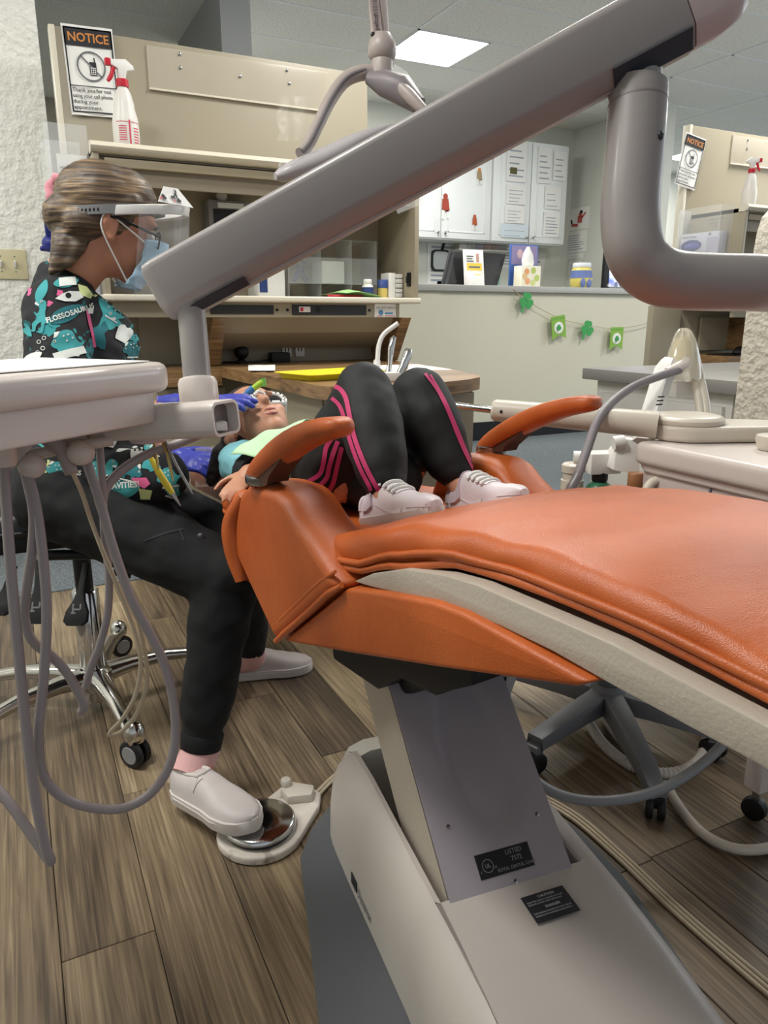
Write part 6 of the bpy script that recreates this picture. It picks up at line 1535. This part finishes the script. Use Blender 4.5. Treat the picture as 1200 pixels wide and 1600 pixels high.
# trousers
b = MB(); b.ball(pel + V((-.01, 0, -.03)), (.125, .19, .10))
chain(b, [(hipN + V((-.03, .02, 0)), .105), (hipN.lerp(kneN, .5), .092), (kneN, .072), (kneN.lerp(ankN, .3), .066), (kneN.lerp(ankN, .75), .055), (kneN.lerp(ankN, .86), .042), (kneN.lerp(ankN, .98), .041)], 18)
chain(b, [(hipF + V((-.03, -.02, 0)), .105), (hipF.lerp(kneF, .5), .092), (kneF, .072), (kneF.lerp(ankF, .3), .066), (kneF.lerp(ankF, .78), .055), (kneF.lerp(ankF, .9), .043)], 18)
b.ball(kneN + V((.01, -.01, .012)), .068)
bm = fuse(b, .0075, 6, folds(.005, 14, 9))
tr_ = finish(bm, 'scrub_trousers', M_BPANT, pa, 70)
ax_ = (ankN - kneN).normalized(); c = kneN.lerp(ankN, .87)
MB().lathe([(.044, 0), (.046, .004), (.044, .034), (.041, .037)], c, ax_, 24).build('ankle_cuff', M_BPANT, tr_)
bv = bmesh.new(); bv.from_mesh(tr_.data); bmesh.ops.translate(bv, verts=bv.verts, vec=wloc(tr_)); tv_ = BVHTree.FromBMesh(bv); bv.free()
print_on(tv_, pstrip([(225, 845), (262, 832), (288, 826)], 3) + pstrip([(280, 826), (287, 845)], 3), mat('seam_black', '#22242a', .8), tr_, 'pocket_seam')
MB().lathe([(.007, 0), (.008, .002), (.006, .004)], cast(tv_, 314, 838, 0), (-.2, -.8, .5), 12).build('snap_button', mat('snap', '#2b2d33', .4), tr_)
# socks
for a, k, nm in ((ankN, kneN, 0), (ankF, kneF, 1)):
    MB().tube([a.lerp(k, .10), a, (SH_N, SH_F)[nm][0].lerp((SH_N, SH_F)[nm][1], .16) + EZ * .05], [.0425, .042, .040], 18).build('sock', M_SOCK, pa)
def shoe(heel, toe, w, h, par, m_u, m_s, nm, top_):
    """lofted low shoe: sole and upper; returns parts and the upper's surface function"""
    heel = V(heel); toe = V(toe); fd_ = (toe - heel); Ls = fd_.length; fd_ = fd_ / Ls
    lf = EZ.cross(fd_).normalized(); upz = fd_.cross(lf)
    q = lambda a, s_, z: heel + fd_ * a * Ls + lf * s_ + upz * z
    hw = [(0, .30), (.04, .62), (.12, .78), (.3, .82), (.5, .86), (.68, 1.0), (.82, .95), (.92, .72), (.975, .42), (1.0, .12)]
    hw2 = lambda a: w / 2 * interp(hw, a)
    rs = []; st = h * .33
    for i in range(25):
        a = i / 24; ww = hw2(a) * 1.04
        rs.append([q(a, s_, z) for s_, z in ((-ww, .004), (-ww * .96, 0), (ww * .96, 0), (ww, .004), (ww, st), (ww * .9, st + .001), (-ww * .9, st + .001), (-ww, st))])
    o = MB().rings(rs).build(nm + '_sole', m_s, par, smooth=50)
    def sf(a, t_, off=0):
        ww = hw2(a) + off; tz = interp(top_, a) * h + off; e = .5
        x = -cos(t_); z = max(sin(t_), 0) ** e
        return q(a, ww * .98 * (abs(x) ** .8) * (1 if x > 0 else -1) * (1 - .2 * z), st * .8 + (tz - st * .8) * z)
    rs = [[sf(.005 + .985 * i / 28, pi * k / 16) for k in range(17)] for i in range(29)]
    up_ = MB().rings(rs).build(nm + '_upper', m_u, par, smooth=60)
    return up_, o, q, sf
def patch(sf, a0, a1, t0, t1, off, m, par, name, n=6, k=14):
    outer = [[sf(a0 + (a1 - a0) * i / n, t0 + (t1 - t0) * j / k, off) for j in range(k + 1)] for i in range(n + 1)]
    inner = [[sf(a0 + (a1 - a0) * i / n, t0 + (t1 - t0) * j / k, -.001) for j in range(k + 1)] for i in range(n + 1)]
    b = MB(); rs = [o_ + list(reversed(i_)) for o_, i_ in zip(outer, inner)]
    return b.rings(rs).build(name, m, par, smooth=50)
# slip-on shoes
for heel, toe, foot in ((*SH_N, ankN), (*SH_F, ankF)):
    heel = V(heel); toe = V(toe); d_ = (toe - heel).normalized(); toe = heel + d_ * .252
    u_, s_, q, sf = shoe(heel, toe, .096, .076, pa, M_SHOE, M_SOLE, 'slip_on', [(0, 1.0), (.10, 1.0), (.22, .94), (.36, 1.04), (.46, 1.0), (.6, .82), (.75, .68), (.9, .56), (1, .42)])
    MB().tube([sf(.02 + .36 * k / 10, pi * .36, .001) for k in range(11)] + [sf(.40, pi * .5, .001)] + [sf(.02 + .36 * k / 10, pi * .64, .001) for k in range(10, -1, -1)], .0042, 8).build('collar_binding', M_SOLE, u_)
    for t0_, t1_ in ((pi * .12, pi * .34), (pi * .66, pi * .88)):
        patch(sf, .33, .41, t0_, t1_, .0008, mat('elastic_white', '#c4bdbb', .9, bump=.3, bscale=400), u_, 'elastic_gore', 3, 5)
    MB().tube([sf(.41 + .03 * k / 6, pi * (.10 + .3 * k / 6), .001) for k in range(7)], .0016, 6).build('stitching', M_SOLE, u_)
    MB().tube([q(.015 + .97 * k / 16, -.048 * interp([(0, .35), (.1, .8), (.5, .9), (.7, 1.03), (.9, .75), (1, .2)], k / 16) * 1.03, .018) for k in range(17)], .0014, 6).build('sole_line', mat('sole_line', '#c9bfbc', .6), s_)
# gloves
def glove(w, fwd, up, side, curl, label, k=1.0, thumb=.5):
    b = MB(); hand_chain(b, w, fwd, up, k, curl, side, thumb, grow=.0012)
    o = finish(fuse(b, .0035, 3), 'nitrile_glove', glove_m, pa, 70, label=label)
    MB().lathe([(.031 * k, -.01), (.034 * k, -.02), (.031 * k, -.055), (.034 * k, -.058)], w, V(fwd), 18).build('glove_cuff', glove_m, o)
glove(P(292, 634, d=1.60), P(395, 623, d=1.62) - P(292, 634, d=1.60), (0, -.2, .95), 1, (.12, .2, .3, .4), 'blue gloved hand at the child\'s glasses', .86)
glove(wrF, P(322, 724, d=1.77) - wrF, (-.15, -.6, .8), 1, (.6, .6, .65, .7), 'blue gloved hand resting curled on the lap', .92)
# hair: smooth cap pulled back into a bun with a hanging tail
b = MB(); R3 = HM.to_3x3()
b.ball(hq(-.022, 0, .045), (.101, .083, .092), R3, 20, 14); b.ball(hq(.02, 0, .062), (.078, .074, .074), R3, 20, 12); b.ball(hq(-.055, 0, .0), (.070, .074, .07), R3)
for s_ in (-1, 1): b.capsule(hq(.03, s_ * .062, .055), .022, hq(-.07, s_ * .05, -.015), .032)
bun = P(95, 318, d=1.66)
b.capsule(hq(-.09, 0, .0), .05, P(102, 322, d=1.66), .030); b.capsule(P(100, 325, d=1.66), .028, P(80, 326, d=1.66), .016)
chain(b, [(P(115, 335, d=1.64), .040), (P(108, 362, d=1.61), .036), (P(100, 390, d=1.59), .028), (P(90, 412, d=1.58), .018), (P(80, 426, d=1.57), .008)])
chain(b, [(P(128, 355, d=1.60), .024), (P(122, 385, d=1.59), .018), (P(106, 412, d=1.58), .010)])
bm = fuse(b, .005, 4, lambda p: .0016 * noise.noise(V((p.x * 20, p.y * 120, p.z * 150))))
hair = finish(bm, 'hair', M_HAIR, pa, 70)
sc = MB(); cpt = P(96, 305, d=1.645)
sc.tube([cpt + V((.022 * cos(a), -.012 + .006 * sin(3 * a), .030 * sin(a))) for a in [2 * pi * k / 20 for k in range(21)]], [.013 + .003 * sin(k * 2.4) for k in range(21)], 10)
sc.build('hair_scrunchie', mat('pink_velvet', '#c9808c', .9, sheen=.5, bump=.3, bscale=200), pa, smooth=60)
# glasses
gl_ = MB()
for s_ in (-1, 1): gl_.tube([hq(-.022, s_ * .082, .010), hq(.0, s_ * .082, .014), hq(.085, s_ * .066, .004), hq(.102, s_ * .056, .002)], .0032, 8)
gl_ = gl_.build('spectacles', M_BLACK, pa)
for s_ in (-1, 1):
    c = hq(.104, s_ * .032, -.004); 
    MB().tube([c + R3 @ V((-.012 * abs(y_) * 12, y_, z_)) for y_, z_ in rrect(.052, .036, .014, 4)] + [c + R3 @ V((-.012 * abs(rrect(.052, .036, .014, 4)[0][0]) * 12, *rrect(.052, .036, .014, 4)[0]))], .0022, 6).build('lens_rim', M_BLACK, gl_)
    b = MB(); b.face([c + R3 @ V((-.012 * abs(y_) * 12, y_, z_)) for y_, z_ in rrect(.05, .034, .014, 4)]); b.build('lens', mat('lens_glass', '#dfe3e6', .05, alpha=.18, spec=.8), gl_, smooth=0)
    MB().ball(hq(.084, s_ * .032, -.002), (.0115, .0125, .0115), R3).build('eye', mat('eye_white', '#e6e1da', .25), pa)
    MB().ball(hq(.0925, s_ * .032, -.003), (.0045, .0058, .0058), R3).build('iris', mat('iris_brown', '#2f1d14', .2), pa)
    MB().tube([hq(.088, s_ * .050, .020), hq(.097, s_ * .034, .026), hq(.096, s_ * .016, .022)], [.002, .0038, .003], 6).build('eyebrow', mat('brow_brown', '#3a2a20', .8), pa)
MB().tube([hq(.108, -.010, .002), hq(.112, 0, .005), hq(.108, .010, .002)], .002, 6).build('bridge', M_STEEL, gl_)
# mask
def mk_(i, j):
    z = .000 - .118 * i; th = (-1.30 + 2.60 * j) * (1 - .10 * (1 - i))
    rx = .092 + .022 * sin(pi * min(1, i * 1.1)) - .018 * i; ry = .068 - .004 * i
    pl = .003 * sin(i * 18) * (.2 < i < .85)
    nose = .020 * max(0, 1 - abs(th) / .5) * max(0, 1 - i * 1.8)
    return hq(.022 - .010 * i + (rx + pl + nose) * cos(th) ** .75 if cos(th) > 0 else .02, (ry + pl) * sin(th), z - .012 * (1 - cos(th)) * (1 - i) * 1.6)
b = MB(); b.rings(rings_fn(mk_, 22, 26), cap=False, closed=False)
mk = b.build('face_mask', M_MASK, pa, smooth=70)
md = mk.modifiers.new('s', 'SOLIDIFY'); md.thickness = .002; md.offset = 1
for s_ in (-1, 1):
    j = 0 if s_ < 0 else 1
    MB().tube(bez([mk_(.06, j), hq(.0, s_ * .078, .012), hq(-.018, s_ * .084, .022), hq(-.030, s_ * .084, .004), hq(-.022, s_ * .083, -.028), mk_(.92, j)], 6), .0019, 6).build('ear_loop', M_PAPER, mk)
# face shield
def band(th): return V((.002 + .112 * cos(th), .092 * sin(th), .032 + .036 * cos(th)))
ths = [radians(-180 + 360 * k / 48) for k in range(49)]
b = MB(); bw = .010
def band_r(th): 
    c = band(th); o_ = V((cos(th), sin(th), 0)) * .0022
    return [hq(*(c + o_ + V((0, 0, -bw)))), hq(*(c + o_ + V((0, 0, bw)))), hq(*(c - o_ + V((0, 0, bw)))), hq(*(c - o_ + V((0, 0, -bw))))]
b.rings([band_r(t_) for t_ in ths if abs(t_) > radians(88)][:0] or [band_r(t_) for t_ in ths])
fs = b.build('face_shield_band', mat('grey_strap', '#77797b', .5), pa, smooth=40)
def fb(th, f_=0): 
    return V((.018 + (.150 + f_) * cos(th), (.098 + f_) * sin(th), .034 + .048 * cos(th)))
b = MB()
rs = []
for k in range(25):
    th = radians(-100 + 200 * k / 24); c = fb(th, -.006); o_ = V((cos(th), sin(th), 0)) * .0075
    rs.append([hq(*(c + o_ + V((0, 0, -.010)))), hq(*(c + o_ + V((0, 0, .010)))), hq(*(c - o_ + V((0, 0, .012)))), hq(*(c - o_ + V((0, 0, -.010))))])
b.rings(rs); b.build('front_frame', M_WPL, fs, bev=.002, smooth=40)
for k in range(9): 
    th = radians(-112 - 4.2 * k); c = band(th); MB().ball(hq(*(c + V((cos(th), sin(th), 0)) * .0024)), (.0022, .0022, .0036), R3, 6, 4).build('strap_hole', M_BLACK, fs)
b = MB()
def vis(i, j): 
    th = radians(-82 + 164 * j); c = fb(th, .004 + .010 * i); return hq(c.x + .012 * i, c.y, c.z - .006 - .185 * i)
b.rings(rings_fn(vis, 6, 24), cap=False, closed=False)
b.build('visor', mat('visor_clear', '#f3f7fa', .06, alpha=.13, spec=.7), fs, smooth=60)
b = MB(); c3 = [hq(.075, -.104, .068), hq(.166, -.050, .088), hq(.125, -.050, .118), hq(.088, -.075, .108)]; b.face(c3); lbc = b.build('sticker_card', M_PAPER, fs, smooth=0)
md = lbc.modifiers.new('s', 'SOLIDIFY'); md.thickness = .0012
axc = (c3[1] - c3[0]).normalized(); ayc = ((c3[2] - c3[0]) - axc * (c3[2] - c3[0]).dot(axc)).normalized()
flat([place(DINO, .020, .012, .016, 3.1), place(TOOTH, .048, .014, .012, 3.1), place(REX, .060, .024, .018, 2.6), place(DINO, .065, .010, .014, 3.3)], c3[0], axc, ayc, M_INK, lbc, 'sticker_print', .0024)
flat([place(disc(0, 0, .3, n=10), .012, .009, .012), place(disc(0, 0, .3, n=10), .052, .008, .010)], c3[0], axc, ayc, M_RED, lbc, 'red_sticker', .0026)
# tool held over the glasses
t = thing('prophy_handle', 'blue and lime disposable handle held above the child\'s glasses', 'tool', P(385, 622, d=1.69))
MB().tube([P(378, 626, d=1.69), P(388, 613, d=1.69), P(396, 606, d=1.69)], [.006, .0085, .008], 10).build('blue_grip', mat('blue_grip', '#3a78b3', .4), t)
MB().tube([P(396, 607, d=1.688), P(404, 601, d=1.688), P(412, 595, d=1.688)], [.007, .0075, .007], 10).build('lime_neck', mat('lime_grip', '#a8cc3c', .4), t)
MB().tube([P(410, 592, d=1.688), P(413, 603, d=1.688)], [.0075, .006], 10).build('lime_head', mat('lime_grip2', '#6fb04a', .4), t)

# ------------------------------------------------------------------ CHILD
pc_ = thing('person', 'child in black track pants with pink stripes lying on the orange chair', 'person', ch(-.1, .25, .66))
cH = P(404, 673, d=1.73)
cup = (-CF * cos(radians(25)) + EZ * sin(radians(25))); cfw = (EZ * cos(radians(25)) + CF * sin(radians(25)))
cfw = (Matrix.Rotation(radians(-5), 3, cup) @ cfw); clf = cup.cross(cfw)
CM = Matrix.Translation(cH) @ Matrix((cfw, clf, cup)).transposed().to_4x4()
cq = lambda x, y, z: CM @ V((x, y, z)); CR = CM.to_3x3()
K = .90
cnk = ch(-.40, .255, .715)
cch, cbl, cpe = ch(-.30, .26, .715), ch(-.18, .26, .715), ch(-.075, .26, .735)
csh, cel, cwr = P(372, 722, d=1.63), P(415, 752, d=1.50), ps(389, 740, .065)
cshF, celF, cwrF = ch(-.36, .39, .715), ch(-.22, .42, .70), ch(-.10, .38, .76)
hpN, hpF = ch(-.06, .19, .735), ch(-.06, .33, .735)
knN, knF = V(ps(568, 612, .20)), V(ps(655, 618, .35))
anN, anF = V(ps(606, 775, .155)), V(ps(716, 752, .36))
b = MB(); head_mesh(b, CM, K)
chain(b, [(cq(-.02, 0, -.05), .042), (cnk, .042)])
b.ball(cch, (.10, .085, .06)); b.ball(cbl, (.09, .095, .055)); b.ball(cpe, (.085, .085, .065))
chain(b, [(cch.lerp(csh, .5), .04), (csh, .036), (cel, .028), (cwr, .020)])
chain(b, [(cch.lerp(cshF, .5), .04), (cshF, .036), (celF, .028), (cwrF, .020)])
hand_chain(b, cwr, ps(360, 772, .005) - cwr, (-.25, -.65, .7), .56, (.2, .3, .4, .45), -1, .5)
hand_chain(b, cwrF, ch(.02, .34, .78) - cwrF, (0, 0, 1), .60, (.3, .3, .35, .4), 1, .5)
chain(b, [(hpN, .062), (knN, .042), (anN, .026), (anN + CF * .04 - EZ * .03, .022)])
chain(b, [(hpF, .062), (knF, .042), (anF, .026), (anF + CF * .04 - EZ * .03, .022)])
finish(fuse(b, .0036, 7), 'body', M_SKINC, pc_, 70)
# shirt
b = MB()
b.ball(cch, (.115, .105, .068)); b.ball(cbl, (.12, .115, .066)); b.ball(ch(-.24, .26, .735), (.11, .095, .05))
chain(b, [(cch.lerp(csh, .4), .05), (csh, .046), (csh.lerp(cel, .55), .042)])
chain(b, [(cch.lerp(cshF, .4), .05), (cshF, .046), (cshF.lerp(celF, .6), .042)])
tee = finish(fuse(b, .006, 6, folds(.005, 24, 5)), 'teal_shirt', mat('teal_cotton', '#79b3bd', .9, bump=.15, bscale=300), pc_, 70)
b = MB(); dcl = (cel - csh).normalized()
MB().tube([csh.lerp(cel, .52), csh.lerp(cel, .72)], [.045, .043], 18).build('sleeve_band', mat('black_band', '#17181b', .85), tee)
# bib
BA, BB_, BC, BD = P(360, 710, d=1.53), P(424, 672, d=1.57), P(490, 654, d=1.50), P(445, 716, d=1.40)
def bib(i, j):
    p = (BA.lerp(BD, i)).lerp(BB_.lerp(BC, i), j)
    return p + EZ * (.022 * sin(pi * j) * (.35 + .65 * i) + .003 * sin(i * 8 + j * 9))
b = MB(); b.rings(rings_fn(bib, 14, 14), cap=False, closed=False)
bb_ = b.build('bib', mat('green_bib', '#bfe3b8', .85, var=.04, bump=.2, bscale=250), pc_, smooth=60)
bb_.modifiers.new('s', 'SOLIDIFY').thickness = .0015
bb_['label'] = 'pale green paper bib'
# track pants
b = MB(); b.ball(ch(-.08, .26, .733), (.105, .112, .080)); b.ball(ch(-.035, .26, .725), (.085, .125, .070))
chain(b, [(hpN + CF * -.03, .080), (hpN.lerp(knN, .55) , .072), (knN, .054), (knN.lerp(anN, .35), .058), (knN.lerp(anN, .75), .047), (knN.lerp(anN, .86), .039)], 18)
chain(b, [(hpF + CF * -.03, .080), (hpF.lerp(knF, .55), .072), (knF, .056), (knF.lerp(anF, .35), .060), (knF.lerp(anF, .75), .047), (knF.lerp(anF, .86), .039)], 18)
pants = finish(fuse(b, .0055, 6, folds(.003, 14, 2)), 'track_pants', M_TRACK, pc_, 70)
bv = bmesh.new(); bv.from_mesh(pants.data); bmesh.ops.translate(bv, verts=bv.verts, vec=wloc(pants)); pt_ = BVHTree.FromBMesh(bv); bv.free()
ST = [[(524, 604), (532, 608), (541, 622), (547, 650), (555, 685), (568, 720), (580, 745), (592, 766)],
      [(519, 622), (530, 632), (537, 648), (543, 672), (552, 702), (565, 735), (576, 756), (580, 766)],
      [(481, 753), (500, 740), (506, 722), (510, 700), (518, 686)], [(491, 766), (510, 748), (515, 728), (522, 706), (528, 690)], [(506, 778), (520, 756), (527, 728), (534, 700)],
      [(664, 584), (684, 612), (700, 645), (716, 685), (728, 712), (739, 734)], [(672, 586), (694, 624), (710, 660), (724, 695), (736, 722)]]
W_s = [7, 6, 7, 7, 7, 4, 3]
for k, (l, w0) in enumerate(zip(ST, W_s)):
    q_ = [(p.x, p.y) for p in bez([(x, y, 0) for x, y in l], 4)]
    pp_ = []
    for i_, (a_, c_) in enumerate(zip(q_, q_[1:])): pp_ += [strip(a_[0], a_[1], c_[0] + (c_[0] - a_[0]) * .25, c_[1] + (c_[1] - a_[1]) * .25, w0)]
    print_on(pt_, pp_, M_PINK, pants, 'pink_stripe', .0014, 5)
# sneakers
M_SNK = mat('pale_pink_leather', '#dccfd2', .45, var=.03, bump=.05)
for k, (hl_, tl_, s_) in enumerate((((576, 822), (687, 808), .155), ((709, 808), (825, 788), .36))):
    hw_ = V(ps(*hl_, s_)); tw_ = V(ps(*tl_, s_))
    d_ = (tw_ - hw_); Ls_ = d_.length
    u_, so_, q, sf = shoe(hw_, tw_, .070, .050, pc_, M_SNK, mat('worn_rubber', '#cbbfba', .6), 'sneaker', [(0, 1.05), (.12, 1.05), (.22, 1.1), (.33, 1.62), (.42, 1.45), (.6, 1.05), (.75, .85), (.9, .72), (1, .5)])
    patch(sf, .15, .31, .10, pi - .10, .0045, mat('strap_leather', '#cdbfc6', .5), u_, 'strap')
    patch(sf, .02, .10, .15, pi - .15, .002, M_SNK, u_, 'heel_tab')
    patch(sf, .38, .64, .95, pi - .95, .002, mat('tongue_white', '#e6dfe0', .6), u_, 'tongue')
    patch(sf, .80, .985, .12, pi - .12, .0016, M_SNK, u_, 'toe_cap')
    for j in range(4):
        a_ = .42 + j * .055
        MB().tube([sf(a_ + .012 * sin(pi * i_ / 8), .75 + (pi - 1.5) * i_ / 8, .004) for i_ in range(9)], .0028, 8).build('lace', M_WPL, u_)
    # side mark, toe cap and perforations on the side facing the viewer
    bv = bmesh.new(); bv.from_mesh(u_.data); bmesh.ops.translate(bv, verts=bv.verts, vec=wloc(u_)); sv = BVHTree.FromBMesh(bv); bv.free()
    SW = [(-.52, -.10), (-.46, .12), (-.28, .2), (.0, .12), (.55, -.28), (.0, .0), (-.25, .05), (-.40, .0)]
    cx, cy = ((606, 796), (731, 782))[k]
    print_on(sv, [place(SW, cx, cy, 44, -.08, -1)], mat('pearl_mark', '#e9e2e4', .3), u_, 'side_mark', .0012, 5)
    cx, cy = ((650, 790), (782, 768))[k]
    print_on(sv, [place(disc(0, 0, .5, n=8), cx + dx_, cy + dy_, 3) for dx_, dy_ in ((0, 0), (8, -2), (16, -1), (4, 6), (12, 5), (20, 5))], mat('perforation', '#a99a9c', .8), u_, 'perforation', .0012)
# child's hair, glasses, mouth, ear stud
b = MB()
b.ball(cq(-.030, 0, .030), V((.098, .080, .088)) * K, CR, 18, 12); b.ball(cq(.006, 0, .060), V((.082, .076, .072)) * K, CR, 16, 10)
chain(b, [(cq(-.07, .02, -.01), .045), (P(352, 712, d=1.74), .034), (P(338, 735, d=1.74), .022), (P(330, 752, d=1.74), .014)])
for s_ in (-1, 1): b.capsule(cq(-.03, s_ * .062, .03), .018, cq(-.055, s_ * .055, -.05), .026)
finish(fuse(b, .0045, 4, lambda p: .0014 * noise.noise(V((p.x * 60, p.y * 130, p.z * 60)))), 'hair', M_HAIRC, pc_, 70)
M_FRW = mat('white_frame', '#e9e6e2', .35)
gg = MB().tube([cq(.092, -.012, .012), cq(.098, 0, .016), cq(.092, .012, .012)], .004, 8).build('sunglasses', M_FRW, pc_)
for s_ in (-1, 1):
    c = V((.082, s_ * .033, .004)); rr_ = rrect(.054, .040, .018, 5)
    pts = [cq(c.x - .010 * (abs(y_ + (s_ * .033)) * 14) ** 2, c.y + y_, c.z + z_) for y_, z_ in rr_]
    MB().tube(pts + [pts[0]], .0062, 8).build('frame_rim', M_FRW, gg)
    b = MB(); b.face(pts); b.build('dark_lens', mat('dark_lens', '#1b1d20', .1), gg, smooth=0)
    sp_ = MB()
    for i_ in range(0, len(pts), 2): sp_.ball(pts[i_] + CR @ V((.0045, 0, 0)), .0032, None, 6, 4)
    sp_.build('frame_spots', M_BLACK, gg)
    MB().tube([cq(.060, s_ * .066, .006), cq(.02, s_ * .070, .008), cq(-.02, s_ * .070, .004)], .0042, 8).build('temple', M_FRW, gg)
M_LIP = mat('lips', '#a8605a', .4)
MB().tube([cq(.079, -.019, -.053), cq(.0885, -.009, -.049), cq(.090, 0, -.0505), cq(.0885, .009, -.049), cq(.079, .019, -.053)], [.002, .004, .0042, .004, .002], 8).build('upper_lip', M_LIP, pc_)
MB().tube([cq(.078, -.018, -.054), cq(.086, -.009, -.0625), cq(.0875, 0, -.064), cq(.086, .009, -.0625), cq(.078, .018, -.054)], [.002, .004, .0046, .004, .002], 8).build('lower_lip', M_LIP, pc_)
MB().tube([cq(.081, -.013, -.055), cq(.0865, 0, -.0558), cq(.081, .013, -.055)], .0034, 8).build('teeth', M_WPL, pc_)
for s_ in (-1, 1): MB().ball(cq(-.008 * K, s_ * .088 * K, -.034 * K), .0028, None, 8, 6).build('ear_stud', M_BRASS, pc_)
# film cover on the headrest
b = MB(); b.rings([[P(305 + 50 * i / 6, 700 + 62 * j / 5 - 6 * i / 6, d=1.80 - .03 * j / 5 + .008 * sin(i * 2.4 + j)) for i in range(7)] for j in range(6)], cap=False, closed=False)
fh = b.build('headrest_film', mat('headrest_film', '#e8e0da', .12, alpha=.28, spec=.9), smooth=50); tag(fh, 'crinkled clear plastic cover over the headrest end', 'plastic cover')
